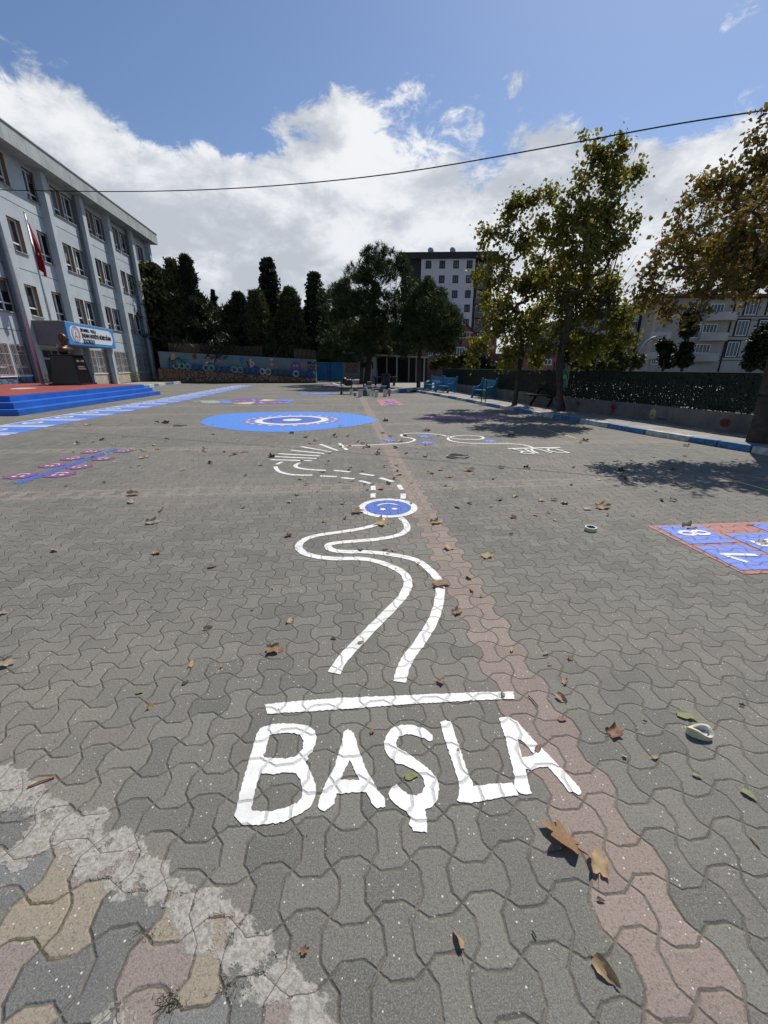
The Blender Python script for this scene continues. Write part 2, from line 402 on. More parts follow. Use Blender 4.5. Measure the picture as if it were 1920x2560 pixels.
def smooth_line(pts, k=6):
    out = []
    for i in range(len(pts)-1):
        p0, p1, p2, p3 = (pts[max(i-1, 0)], pts[i], pts[i+1], pts[min(i+2, len(pts)-1)])
        for j in range(k):
            t = j/k
            out.append(tuple(.5*((2*p1[a])+(-p0[a]+p2[a])*t+(2*p0[a]-5*p1[a]+4*p2[a]-p3[a])*t*t+(-p0[a]+3*p1[a]-3*p2[a]+p3[a])*t**3) for a in (0, 1)))
    return out+[tuple(pts[-1])]
def mb_flat(mb, outer, holes=(), z=.004, step=.03, amp=.004):
    loops = [roughen(l, step, amp) if step else list(l) for l in (outer, *holes)]
    tri = tessellate_polygon([[Vector((a, b, 0)) for a, b in l] for l in loops])
    fl_ = [p for l in loops for p in l]; vs = [(a, b, z) for a, b in fl_]; fs = []
    for t in tri:
        a, b, c_ = (fl_[i] for i in t)
        fs.append(tuple(t) if (b[0]-a[0])*(c_[1]-a[1])-(b[1]-a[1])*(c_[0]-a[0]) > 0 else tuple(reversed(t)))
    return mb.add(vs, fs)
def mb_ribbon(mb, pts, w_, z=.004, amp=.003, k=6, closed=False):
    P_ = smooth_line(pts, k) if k else list(pts); L = []; R = []
    for i, p in enumerate(P_):
        a, b = P_[max(i-1, 0)], P_[min(i+1, len(P_)-1)]
        if closed and i in (0, len(P_)-1): a, b = P_[-2], P_[1]
        d = math.hypot(b[0]-a[0], b[1]-a[1]) or 1; nx, ny = -(b[1]-a[1])/d, (b[0]-a[0])/d
        l_ = w_/2+rnd.uniform(-amp, amp); r_ = w_/2+rnd.uniform(-amp, amp)
        L.append((p[0]+nx*l_, p[1]+ny*l_, z)); R.append((p[0]-nx*r_, p[1]-ny*r_, z))
    n = len(P_); return mb.add(R+L, [(i, i+1, n+i+1, n+i) for i in range(n-1)])
def disc(mb, c_, rx, ry, z, n=48, amp=.003, rot=0):
    pts = [(c_[0]+rx*math.cos(a)*math.cos(rot)-ry*math.sin(a)*math.sin(rot)+rnd.uniform(-amp, amp), c_[1]+rx*math.cos(a)*math.sin(rot)+ry*math.sin(a)*math.cos(rot)+rnd.uniform(-amp, amp)) for a in [2*math.pi*i/n for i in range(n)]]
    return mb.add([(a, b, z) for a, b in pts], [tuple(range(n))])
def ringp(mb, c_, r0, r1, z, n=56, a0=0, a1=2*math.pi, amp=.003, rot=0):
    m = n+1; vs = []
    for i in range(m):
        a = a0+(a1-a0)*i/n
        for r_ in (r0, r1): vs.append((c_[0]+(r_+rnd.uniform(-amp, amp))*math.cos(a), c_[1]+(r_+rnd.uniform(-amp, amp))*math.sin(a), z))
    return mb.add(vs, [(2*i, 2*i+1, 2*i+3, 2*i+2) for i in range(n)])
def crop(ox, oy, s): return lambda L: [G(ox+x/s, oy+y/s) for x, y in L]
# ================================================================== THE SETTING
yard = MB().add([(-60, -30, 0), (40, -30, 0), (40, 52, 0), (-60, 52, 0)], [(0, 1, 2, 3)]).build('yard_paving', M_YARD); tag(yard, kind='structure')
EARTH = mat('dry_earth_ground', (.16, .14, .10), .95, .3, .6)
g_ = MB().add([(-2500, -2500, -.06), (2500, -2500, -.06), (2500, 2500, -.06), (-2500, 2500, -.06)], [(0, 1, 2, 3)]).build('ground', EARTH); tag(g_, kind='structure')

# ------------------------------------------------------------------ painted floor games
def marking(name, label, cat, parts, group=None):
    """parts: list of (part name, material, mesh builder) ; the thing is an Empty unless there is only one part"""
    if len(parts) == 1: return tag(parts[0][2].build(name, parts[0][1]), label, cat, group)
    t = thing(name, (0, 0, 0), label, cat, group)
    for n_, m_, mb_ in parts: mb_.build(n_, m_, t)
    return t
c1 = crop(560, 1780, 2.765); c2 = crop(1120, 1740, 4.608); full = crop(0, 0, 1)
letB = [(290,100),(350,85),(450,82),(530,88),(580,100),(625,130),(640,165),(630,230),(610,280),(580,310),(587,330),(565,350),(590,400),(620,460),(635,520),(630,600),(600,660),(560,690),(500,720),(410,765),(300,780),(200,790),(130,780),(90,755),(75,720),(90,650),(110,560),(140,450),(180,320),(215,200),(225,160),(250,115)]
B1 = [(315,165),(400,148),(480,150),(530,165),(550,200),(545,260),(500,310),(430,325),(350,325),(280,315),(300,220)]
B2 = [(255,430),(340,435),(430,420),(500,430),(530,470),(545,530),(535,600),(500,635),(420,670),(320,690),(240,690),(190,680),(205,590),(225,510)]
letA = [(830,135),(855,122),(900,150),(912,200),(935,270),(960,350),(1010,450),(1060,540),(1110,600),(1118,660),(1060,668),(1020,630),(985,555),(880,560),(775,572),(760,640),(700,695),(650,665),(660,600),(700,500),(760,390),(800,270)]
A1 = [(868,335),(900,400),(935,470),(870,475),(805,470),(835,400)]
letS = [(1440,165),(1445,185),(1430,208),(1380,185),(1320,165),(1260,155),(1210,175),(1185,220),(1195,250),(1240,270),(1300,310),(1370,360),(1430,410),(1475,470),(1488,540),(1475,620),(1440,660),(1390,680),(1400,740),(1400,835),(1310,825),(1275,770),(1290,740),(1260,690),(1200,655),(1150,600),(1135,565),(1160,520),(1190,505),(1225,540),(1270,570),(1330,580),(1370,560),(1390,520),(1380,470),(1340,420),(1270,380),(1190,355),(1140,310),(1110,260),(1108,210),(1130,150),(1170,110),(1230,92),(1310,95),(1390,120)]
letL = [(1100,1805),(1113,1803),(1127,1805),(1133,1823),(1148,1866),(1163,1914),(1178,1952),(1184,1967),(1218,1962),(1280,1959),(1287,1970),(1296,1990),(1261,1994),(1207,2003),(1174,2011),(1142,2003),(1148,1985),(1147,1961),(1139,1931),(1126,1892),(1112,1850)]
letA2 = [(590,260),(690,245),(800,300),(900,420),(1050,580),(1220,750),(1320,850),(1430,970),(1510,1060),(1535,1110),(1500,1150),(1440,1110),(1400,1120),(1330,1030),(1230,910),(1150,820),(1060,825),(960,860),(890,840),(900,900),(930,1020),(965,1130),(880,1145),(830,1130),(770,1060),(770,960),(740,820),(700,660),(660,480),(620,380)]
A21 = [(805,505),(860,530),(920,600),(995,680),(940,700),(850,715),(830,620)]
R_ = dict(z=.004, step=.009, amp=.0026)
ps = [('letter', P_WHITE, mb_flat(MB(), c1(letB), (c1(B1), c1(B2)), **R_)), ('letter', P_WHITE, mb_flat(MB(), c1(letA), (c1(A1),), **R_)),
      ('letter', P_WHITE, mb_flat(MB(), c1(letS), **R_)), ('letter', P_WHITE, mb_flat(MB(), full(letL), **R_)), ('letter', P_WHITE, mb_flat(MB(), c2(letA2), (c2(A21),), **R_))]
marking('painted_word', 'big white painted word BAŞLA on the paving nearest the viewer', 'painted word', ps)
marking('painted_line', 'thick white straight start bar painted just above the word BAŞLA', 'painted line', [('painted_line', P_WHITE, mb_flat(MB(), full([(663,1762),(699,1758),(830,1747),(1066,1737),(1193,1732),(1283,1730),(1286,1748),(1193,1752),(1020,1762),(850,1775),(668,1786)]), **R_))])
pl = [(955,1297),(947,1310),(904,1322),(849,1331),(795,1339),(763,1349),(747,1364),(755,1380),(784,1391),(831,1397),(910,1398),(961,1410),(1005,1431),(1020,1456),(1011,1485),(982,1519),(940,1561),(898,1604),(857,1648),(835,1684)]
pr = [(1001,1294),(1016,1311),(1016,1326),(994,1339),(940,1349),(867,1355),(829,1360),(820,1367),(832,1376),(865,1380),(922,1381),(976,1387),(1037,1400),(1075,1426),(1096,1452),(1100,1485),(1092,1528),(1075,1566),(1049,1608),(1024,1640),(1007,1674),(999,1706)]
marking('painted_path', 'winding white double line snaking from the start bar up to the blue smiling disc', 'painted path', [('path_line', P_WHITE, mb_ribbon(MB(), full(pl), .072)), ('path_line', P_WHITE, mb_ribbon(MB(), full(pr), .072))])
def face(c_, r, rot, z, thick=1.0):
    """eyes and smiling mouth of a smiley; rot = direction its top points to"""
    m = MB(); ux, uy = math.cos(rot), math.sin(rot); vx, vy = uy, -ux
    for s in (-.27, .27): disc(m, (c_[0]+ux*.28*r+vx*s*r, c_[1]+uy*.28*r+vy*s*r), .13*r*thick, .13*r*thick, z, 14, 0)
    arc = [(c_[0]+ux*(-math.cos(a))*.52*r+vx*math.sin(a)*.52*r, c_[1]+uy*(-math.cos(a))*.52*r+vy*math.sin(a)*.52*r) for a in [(-1+2*i/12)*1.05 for i in range(13)]]
    mb_ribbon(m, arc, .11*r*thick, z, 0, 0); return m
cc = (.05, 4.82)
marking('painted_smiley', 'blue smiling disc with a thick white rim between the white paths', 'painted disc',
        [('rim', P_WHITE, ringp(MB(), cc, .285, .365, .004)), ('disc', P_NAVY, disc(MB(), cc, .287, .287, .005)), ('face', P_WHITE, face(cc, .27, -math.pi/2+.1, .009))])
c3 = crop(560, 1080, 2.765)
dash = MB(); D_ = [[(355,240),(375,270),(430,290),(500,298),(610,300)],[(665,305),(780,310)],[(812,317),(900,326)],[(935,337),(1015,358)],[(1030,373),(1032,403)],[(1032,425),(1030,455)],[(365,225),(400,208)],
    [(520,215),(495,232),(510,248),(580,260),(705,267)],[(760,267),(872,277)],[(938,288),(1038,303)],[(1078,318),(1170,345)],[(1208,367),(1228,400)],[(1240,427),(1237,463)]]
tr_ = thing('dashed_path', (0, 0, 0), 'dashed white double line curving back from the blue smiling disc', 'painted path')
for d_ in D_: mb_ribbon(MB(), c3(d_), .07).build('dash', P_WHITE, tr_)
tr_ = thing('ray_lines', (0, 0, 0), 'seven short white strokes fanned out like sun rays past the dashed path', 'painted lines')
for d_ in [[(322,193),(608,200)],[(342,171),(640,184)],[(375,151),(663,167)],[(465,127),(692,150)],[(533,102),(738,138)],[(665,85),(785,130)],[(798,80),(850,125)]]:
    mb_ribbon(MB(), c3(d_), .075).build('stroke', P_WHITE, tr_)
c6 = crop(940, 1060, 3.318)
loopA = [(-205,181),(-100,178),(0,173),(120,166),(250,157),(305,143),(322,130),(290,118),(235,110),(208,97),(230,83),(290,77),(400,78),(480,85),(560,95),(610,113),(650,121)]
loopB = [(604,112),(680,126),(800,131),(866,128),(890,117),(860,103),(760,96),(680,99),(625,107),(596,122),(620,140),(700,155),(820,163),(1000,163),(1120,165),(1220,176),(1280,190),(1310,204)]
marking('curly_line', 'thin white line with a bend and a round loop leading to the word DUR', 'painted line', [('curve', P_WHITE, mb_ribbon(MB(), c6(loopA), .065)), ('curve', P_WHITE, mb_ribbon(MB(), c6(loopB), .065, .006))])
q00, q10, q11, q01 = G(940+1140/3.318, 1060+211/3.318), G(940+1500/3.318, 1060+207/3.318), G(940+1605/3.318, 1060+243/3.318), G(940+1195/3.318, 1060+250/3.318)
def bil(u, v): return tuple((1-u)*(1-v)*q00[i]+u*(1-v)*q10[i]+u*v*q11[i]+(1-u)*v*q01[i] for i in (0, 1))
# the word is read from the far side: R U D from left to right, tops towards the viewer
DUR = [[(.29,1),(.25,0)], [(.29,1),(.14,1.0),(.05,.86),(.10,.62),(.26,.56)], [(.15,.58),(.0,.02)], [(.37,1),(.355,.4),(.42,.05),(.52,.05),(.60,.45),(.64,1)], [(1.0,1),(.95,0)], [(1.0,1),(.84,.95),(.73,.66),(.72,.3),(.80,.04),(.95,0)]]
ps = [('bar', P_WHITE, mb_ribbon(MB(), c6([(1095,207),(1530,197)]), .085, .008, k=0))]
for grp in ((0, 1, 2), (3,), (4, 5)):
    m_ = MB()
    for i_, j_ in enumerate(grp): mb_ribbon(m_, [bil(*p) for p in DUR[j_]], .05, .010+.001*i_)
    ps.append(('letter', P_WHITE, m_))
marking('painted_word', 'small white word DUR under its bar, upside down at the far right', 'painted word', ps)
for (x_, y_, rx, lab) in ((110,137,65,'small blue smiley left of the curly line, nearest the pink paver run'), (402,105,62,'small blue smiley inside the first bend, farther of the two there'), (418,157,70,'small blue smiley inside the first bend, nearer of the two there'), (940,142,65,'small blue smiley at the right end of the white loop')):
    c_ = c6([(x_, y_)])[0]; l_ = c6([(x_-rx, y_)])[0]; r_ = c_[0]-l_[0]
    marking('painted_smiley', lab, 'painted disc', [('disc', P_NAVY, disc(MB(), c_, r_, r_*.95, .004, amp=.01)), ('face', P_WHITE, face(c_, r_*.9, rnd.uniform(-2.4, -1), .008, 1.1))], 'small blue smileys by the curly line')
# the big blue eye with its ring of hearts
cE = crop(460, 960, 3.318)
eye = [(133,325),(180,285),(300,255),(500,240),(800,232),(1000,230),(1200,235),(1400,250),(1530,270),(1600,300),(1540,325),(1400,350),(1200,372),(1000,390),(800,398),(550,392),(350,372),(220,352)]
P0 = cE([(898,300)])[0]; rr = lambda px: abs(cE([(898+px, 300)])[0][0]-P0[0])
ps = [('outer_disc', paint('eye_blue_paint', (.070, .235, .68), .2, .5), mb_flat(MB(), smooth_line(cE(eye)+[cE(eye)[0]], 5)[:-1], z=.004, step=.1, amp=.01)), ('white_ring', P_WHITE, ringp(MB(), P0, rr(238), rr(300), .008, amp=.006)),
      ('inner_disc', P_NAVY, disc(MB(), P0, rr(240), rr(240), .009)), ('pupil', P_WHITE, disc(MB(), P0, rr(78), rr(78), .012)), ('pupil_dot', P_NAVY, disc(MB(), (P0[0]-.08, P0[1]), .03, .03, .015, 10)), ('pupil_dot', P_NAVY, disc(MB(), (P0[0]+.08, P0[1]), .03, .03, .015, 10))]
eye_o = marking('painted_eye', 'huge light blue pointed oval with navy and white rings and small red hearts', 'painted disc', ps)
for i in range(24):
    a = 2*math.pi*i/24; R1 = rr(345); p = (P0[0]+R1*math.cos(a), P0[1]+R1*math.sin(a)); rt = a+math.pi/2
    hr_ = disc(MB(), (p[0]+.06*math.cos(a), p[1]+.06*math.sin(a)), .15, .11, .008, 10, .01, a).build('heart', P_ROSE, eye_o); disc(MB(), (p[0]+.05*math.cos(a), p[1]+.05*math.sin(a)), .06, .08, .011, 8, .008, a).build('heart_centre', P_WHITE, hr_)
# number strip
top_ = [(-140,1092),(0,1065),(169,1036),(389,1000),(597,962.6)]; bot_ = [(635,963),(469,1000),(330,1027),(209,1050),(139,1063.7),(0,1093),(-140,1125)]
def xat(line, y):
    L_ = sorted([(p[1], p[0]) for p in full(line)])
    for (ya, xa), (yb, xb) in zip(L_, L_[1:]):
        if ya <= y <= yb: return xa+(xb-xa)*(y-ya)/(yb-ya)
    return L_[0][1] if y < L_[0][0] else L_[-1][1]
strip = MB(); wl = MB(); circ = MB(); num = MB(); ys = [8.2+.7*i for i in range(47)]
nv = [(xat(top_, y), y, .004) for y in ys]+[(xat(bot_, y), y, .004) for y in ys]; strip.add(nv, [(i, i+47, i+48, i+1) for i in range(46)])
t_ = thing('number_strip', (0, 0, 0), 'long light blue painted strip of numbered boxes beside the blue steps', 'painted strip')
strip.build('strip', P_STRIP, t_); mb_ribbon(wl, [(xat(top_, y), y) for y in ys], .07, .009, .004, 0).build('edge_line', P_WHITE, t_)
y_ = 9.05; k_ = 0
while y_ < 40.5:
    for o_ in (0, .27):
        mb_ribbon(MB(), [(xat(top_, y_+o_)+.02, y_+o_), (xat(bot_, y_+o_)-.03, y_+o_)], .13, .008, .003, 0).build('cross_line', P_WHITE, t_)
    xc = xat(top_, y_+.9)+.48; nd = ringp(MB(), (xc, y_+.86), .17, .27, .008, 24).build('number_ring', P_WHITE, t_); mb_ribbon(MB(), [(xc-.06, y_+.93), (xc+.05, y_+.86), (xc-.05, y_+.78)], .055, .0095, .002, 3).build('number', P_WHITE, nd)
    k_ += 1; y_ += 1.53
# caterpillar of pink smileys on a blue stick
cK = crop(0, 1100, 4.608)
marking('painted_stick', 'straight blue painted stick between two rows of pink smileys', 'painted line', [('painted_stick', P_NAVY, mb_flat(MB(), cK([(145,500),(1310,100),(1375,102),(235,510)]), z=.004, step=.05, amp=.008))])
for x_, y_, rx, lab in ((240,415,160,'pink smiley at the near left end of the blue stick'),(690,400,158,'largest pink smiley, at the near right of the blue stick'),(605,296,132,'pink smiley second from the near end, left of the blue stick'),(915,312,132,'pink smiley second from the near end, right of the blue stick'),(840,215,118,'pink smiley third from the near end, left of the blue stick'),(1190,218,115,'pink smiley third from the near end, right of the blue stick'),(1050,138,102,'pink smiley at the far end left of the blue stick'),(1420,129,102,'pink smiley at the far end right of the blue stick')):
    c_ = cK([(x_, y_)])[0]; r_ = abs(c_[0]-cK([(x_-rx, y_)])[0][0])
    pet = MB()
    pts = [(c_[0]+r_*(1+.10*math.sin(8*a))*math.cos(a), c_[1]+r_*.9*(1+.10*math.sin(8*a))*math.sin(a)) for a in [2*math.pi*i/64 for i in range(64)]]
    pet.add([(a, b, .008) for a, b in pts], [tuple(range(64))])
    marking('painted_smiley', lab, 'painted disc', [('flower_disc', P_PINK, pet), ('face', P_WHITE, face(c_, r_*.95, math.radians(rnd.choice((-100, -80, -60, 170))), .012, 1.25))], 'pink smileys along the blue stick')
# hopscotch on the right
hx = thing('hopscotch', (0, 0, 0), 'brick red hopscotch with blue numbered squares, running off the right side', 'hopscotch')
u0 = (2.92, 4.20); ex = (math.cos(.135), math.sin(.135)); ey = (math.sin(-.135)*-.55, math.cos(.135))
def hs(a, b): return (u0[0]+a*ex[0]+b*.083, u0[1]+a*ex[1]*.62-b)
mb_flat(MB(), [hs(-.03, .0), hs(2.6, -.02), hs(2.6, 1.14), hs(.02, 1.12)], step=.02, amp=.004).build('red_base', P_RED, hx)
for a, b, w__, h__ in ((.05, .04, .50, .47), (.05, .56, .50, .50), (.61, .30, .48, .50), (1.13, .04, .50, .47), (1.13, .56, .50, .50), (1.69, .30, .48, .50)):
    mb_flat(MB(), [hs(a, b), hs(a+w__, b), hs(a+w__, b+h__), hs(a, b+h__)], z=.008, step=.02, amp=.003).build('blue_square', P_STRIP if False else paint('hopscotch_blue_paint', (.105, .19, .60), .35, .7), hx)
def stroke(pts, ctr, s=1.0, w__=.05): return mb_ribbon(MB(), [hs(ctr[0]+x*s, ctr[1]+y*s) for x, y in pts], w__, .012, .001)
def ell(cx, cy, rx, ry, a0=0, a1=360, n=14): return [(cx+rx*math.cos(math.radians(a0+(a1-a0)*i/n)), cy+ry*math.sin(math.radians(a0+(a1-a0)*i/n))) for i in range(n+1)]
m8 = MB(); e8 = ell(-.07, 0, .07, .055)+[]; 
for c_ in (-.075, .075): mb_ribbon(m8, [hs(.31+x, .25+y) for x, y in ell(c_, 0, .072, .05)], .045, .012+.001*(c_ > 0), .001, 3)
m8.build('number', P_WHITE, hx)
m7 = MB(); mb_ribbon(m7, [hs(.15, .74), hs(.24, .93)], .05, .012, .001, 0); mb_ribbon(m7, [hs(.155, .76), hs(.46, .80)], .05, .0135, .001, 0); m7.build('number', P_WHITE, hx)
stroke([(-.15, -.06), (-.15, .05), (-.03, .06), (-.02, -.02), (.05, -.07), (.14, -.05), (.15, .04), (.1, .07)], (.87, .55), 1.0, .045).build('number', P_WHITE, hx)
# far games
cM = crop(480, 980, 5.53)
ps = [('wing', P_PURPLE, mb_flat(MB(), cM([(530,112),(640,95),(800,92),(1000,98),(940,120),(900,135),(1010,130),(1350,128),(1300,152),(1180,162),(1000,172),(820,170),(870,142),(700,140),(560,135)]), step=.1, amp=.02)),
      ('wing', P_STRIP, mb_flat(MB(), cM([(1180,108),(1430,106),(1380,130),(1330,155),(1240,160),(1350,130),(1150,122)]), z=.006, step=.1, amp=.02)),
      ('wing', P_YELL, mb_flat(MB(), cM([(560,158),(885,134),(815,168),(700,170)]), z=.008, step=.1, amp=.02)), ('wing', P_YELL, mb_flat(MB(), cM([(920,131),(995,102),(1180,112),(1100,122)]), z=.008, step=.1, amp=.02)),
      ('body', P_STRIP, mb_flat(MB(), cM([(380,135),(440,122),(545,124),(560,140),(540,156),(460,160),(400,152)]), z=.006, step=.1, amp=.02)), ('tail', P_MINT, mb_flat(MB(), cM([(110,135),(150,122),(300,118),(400,130),(400,150),(250,155),(150,150)]), z=.004, step=.1, amp=.02))]
mk = MB()
for x_, y_, dx_, dy_ in ((600,122,60,2),(700,126,50,3),(830,110,50,8),(930,146,40,8),(1100,146,60,2),(1200,150,50,2),(1010,135,40,2),(550,140,60,2),(20,130,60,3),(90,126,55,-2),(960,158,50,4)): mb_ribbon(mk, cM([(x_, y_), (x_+dx_, y_+dy_)]), .09, .012, .01, 0)
marking('painted_butterfly', 'faded purple, yellow and blue floor painting beyond the big blue oval', 'floor painting', ps+[('white_marks', P_WHITE, mk)])
cP = crop(780, 560, 3.606)
mk = MB()
for x_, y_ in ((675,1590),(690,1600),(640,1612),(745,1610),(705,1618),(668,1628),(770,1628)): mb_ribbon(mk, cP([(x_, y_), (x_+22, y_+1)]), .10, .012, .01, 0)
marking('painted_mat', 'rose painted square with a purple middle in front of the paint buckets', 'floor painting', [('base', P_ROSE, mb_flat(MB(), cP([(580,1585),(742,1580),(828,1632),(622,1640)]), step=.1, amp=.02)), ('centre', P_PINK, mb_flat(MB(), cP([(640,1600),(690,1588),(790,1615),(765,1634),(660,1636)]), z=.008, step=.1, amp=.02)), ('white_marks', P_WHITE, mk)])
cQ = crop(860, 960, 2.592); mk = MB()
for x_ in (550, 640, 690, 760, 830, 900, 960): mb_ribbon(mk, cQ([(x_, 217), (x_+24, 216)]), .07, .012, .01, 0)
marking('painted_mat', 'long faded magenta band under the shade of the right hand trees', 'floor painting', [('base', P_PINK, mb_flat(MB(), cQ([(510,208),(840,205),(1120,212),(1010,226),(545,229)]), step=.1, amp=.02)), ('white_marks', P_WHITE, mk)])
cT = crop(380, 600, 3.318)
marking('painted_bar', 'short deep blue painted bar in the far shade left of the paint buckets', 'floor painting', [('bar', P_NAVY, mb_flat(MB(), cT([(1205,1273),(1500,1266),(1512,1285),(1215,1286)]), step=.2, amp=.03)), ('white_marks', P_WHITE, mb_ribbon(mb_ribbon(MB(), cT([(1240,1279),(1290,1280)]), .12, .01, .01, 0), cT([(1320,1275),(1470,1275)]), .12, .01, .01, 0))])
mk = MB()
for L_ in ([(885,1232),(950,1228),(1060,1234)],[(905,1243),(990,1247)],[(1240,1216),(1300,1212),(1370,1214)],[(1030,1205),(1120,1207)]): mb_ribbon(mk, cT(L_), .22, .006, .03)
marking('painted_marks', 'worn mint green chalky marks in front of the tyre wall', 'floor painting', [('painted_marks', P_MINT, mk)])
marking('court_line', 'broken thin yellowish court line near the right hand kerb', 'painted line', [('line_piece', P_YELL, mb_ribbon(MB(), full([(1340,1067),(1408,1087),(1440,1096)]), .05)), ('line_piece', P_YELL, mb_ribbon(MB(), full([(1800,1192),(1902,1221),(1960,1238)]), .05))])

# ------------------------------------------------------------------ kerb, right pavement
KB = [G(*q) for q in ((1042,981),(1076,987),(1140,999),(1221,1015.7),(1290,1029),(1369.5,1043.7),(1433,1054.5),(1600,1085),(1725,1106),(1855,1128),(1920,1139))]
KB += [(KB[-1][0]+.35, KB[-1][1]-1.6), (KB[-1][0]+1.1, KB[-1][1]-5.5), (KB[-1][0]+2.0, KB[-1][1]-12)]
WB = [G(*q, .12) for q in ((1105,975),(1140,977.5),(1236,994.5),(1333,1010),(1410,1023),(1600,1048),(1793,1076),(1870,1086))]
WB += [(9.0, 8.6), (9.8, 4), (11, -5)]
def polylen(P_): return [0]+list(np.cumsum([math.hypot(b[0]-a[0], b[1]-a[1]) for a, b in zip(P_, P_[1:])]))
def along(P_, s):
    L_ = polylen(P_); s = max(0, min(s, L_[-1]-1e-6))
    for i in range(len(P_)-1):
        if s <= L_[i+1]:
            t = (s-L_[i])/(L_[i+1]-L_[i]); a, b = P_[i], P_[i+1]; d = L_[i+1]-L_[i]
            return (a[0]+(b[0]-a[0])*t, a[1]+(b[1]-a[1])*t), ((b[0]-a[0])/d, (b[1]-a[1])/d)
def kerb_run(P_, side, seg, h=.13, wd=.17, cols=None, ph=0, name='kerb', anchor=None):
    mb = MB(); tot = polylen(P_)[-1]; s = 0; i = 0
    if anchor: i0 = round(anchor/seg); seg = anchor/i0; ph = (-i0) % 4
    while s < tot-.1:
        e_ = min((i+1)*seg+rnd.uniform(-.08, .08)*seg, tot); mb.m = ((i+ph)//2) % 2 if cols is None else cols[i % len(cols)]
        (a, da), (b, db) = along(P_, s+.012), along(P_, e_-.012); na, nb = (-da[1]*side, da[0]*side), (-db[1]*side, db[0]*side)
        j = [rnd.uniform(-.012, .012) for _ in range(3)]
        bt = [(a[0], a[1], -.02), (b[0], b[1], -.02), (b[0]+nb[0]*wd, b[1]+nb[1]*wd, -.02), (a[0]+na[0]*wd, a[1]+na[1]*wd, -.02)]
        tp = [(a[0]+na[0]*.012, a[1]+na[1]*.012, h+j[0]), (b[0]+nb[0]*.012, b[1]+nb[1]*.012, h+j[1]), (b[0]+nb[0]*wd, b[1]+nb[1]*wd, h+j[1]), (a[0]+na[0]*wd, a[1]+na[1]*wd, h+j[0])]
        mb.hexa(bt, tp) if side < 0 else mb.hexa(bt[::-1], tp[::-1]); s = e_; i += 1
    o = mb.build(name, [K_BLUE, K_WHITE], bevel=.015); tag(o, kind='structure'); return o
kerb_run(KB, 1, .61, anchor=polylen(KB)[8])
kerb_run([G(977, 985), G(1040, 978)], 1, 1.1, h=.24, cols=(1, 0), wd=.3)
pav = MB(); KI = [(p[0]+.10, p[1]+.03) for p in KB]
WI = [(4.9, 46), (5.2, 38)] + WB
poly = KI[::-1]+[(1.6, 30.5), (-.2, 31.0), (-.3, 46)]+WI
mb_flat(pav, poly, z=.115, step=0); tag(pav.build('pavement', POND), kind='structure')

# ------------------------------------------------------------------ low wall and green fence on the right
def strip_wall(P_, z0, z1, t, mbx=None):
    mb = mbx or MB(); n = len(P_); out = []
    for i, p in enumerate(P_):
        a, b = P_[max(i-1, 0)], P_[min(i+1, n-1)]; d = math.hypot(b[0]-a[0], b[1]-a[1]); out.append((p[0]-(b[1]-a[1])/d*t, p[1]+(b[0]-a[0])/d*t))
    for i in range(n-1):
        a, b, c_, d = P_[i], P_[i+1], out[i+1], out[i]
        mb.hexa([(a[0], a[1], z0), (b[0], b[1], z0), (c_[0], c_[1], z0), (d[0], d[1], z0)], [(a[0], a[1], z1), (b[0], b[1], z1), (c_[0], c_[1], z1), (d[0], d[1], z1)])
    return mb, out
WALLM = mat('grey_painted_low_wall', (.165, .155, .135), .9, .3, 1.6, .3, 30, streak=.5)
lw, WO = strip_wall(WB, 0, .575, .22)
wall_r = thing('low_wall', (0, 0, 0), 'low grey garden wall with small childish paintings below the green fence', 'wall')
lw.build('wall', WALLM, wall_r)
def wall_art(s, z, prims):                 # flat paintings lying on the yard face of the low wall
    for col_, kind, a, b, r1, r2 in prims:
        (p, d) = along(WB, s+a); n_ = (d[1], -d[0]); mb = MB(); off = .006 if kind != 'dot' else .012
        pts = [(r1*math.cos(t), r2*math.sin(t)) for t in [2*math.pi*i/18 for i in range(18)]] if kind in ('disc', 'dot') else [(-r1, -r2), (r1, -r2*.4), (r1, r2), (-r1, r2*.4)]
        mb.add([(p[0]+d[0]*x+n_[0]*-off*-1, p[1]+d[1]*x+n_[1]*off, z+b+y) for x, y in pts], [tuple(range(len(pts)))])
        mb.build('painting', col_, wall_r)
RD, YL, PP = mat('mural_red', (.20, .03, .032), .8), mat('mural_yellow', (.42, .30, .13), .8), mat('mural_purple', (.10, .06, .17), .8)
MBL, MSK, MBK = mat('mural_blue', (.04, .16, .32), .8), mat('mural_skin', (.50, .40, .30), .8), mat('mural_black', (.03, .03, .03), .8)
def s_of(px, py):
    g0 = G(px, py, .3); best = min(((math.hypot(along(WB, s/20)[0][0]-g0[0], along(WB, s/20)[0][1]-g0[1]), s/20) for s in range(int(polylen(WB)[-1]*20)))); return best[1]
wall_art(s_of(1415, 1008), .35, [(RD, 'disc', 0, .08, .22, .08), (MBL, 'disc', 0, -.08, .24, .09), (YL, 'disc', .35, 0, .13, .17), (MBK, 'dot', .31, .03, .02, .03), (MBK, 'dot', .39, .03, .02, .03)])
wall_art(s_of(1520, 1012), .38, [(RD, 'disc', 0, 0, .1, .09), (MBK, 'dot', .0, .02, .02, .02)])
wall_art(s_of(1611, 1022), .36, [(RD, 'disc', -.05, .04, .08, .08), (RD, 'disc', .05, .04, .08, .08), (RD, 'disc', 0, -.05, .06, .10)])
wall_art(s_of(1716, 1034), .33, [(YL, 'disc', 0, 0, .12, .15), (MSK, 'dot', -.045, .06, .038, .05), (MSK, 'dot', .045, .06, .038, .05), (PP, 'disc', .34, -.12, .20, .035), (MBK, 'dot', 0, -.06, .06, .014)])
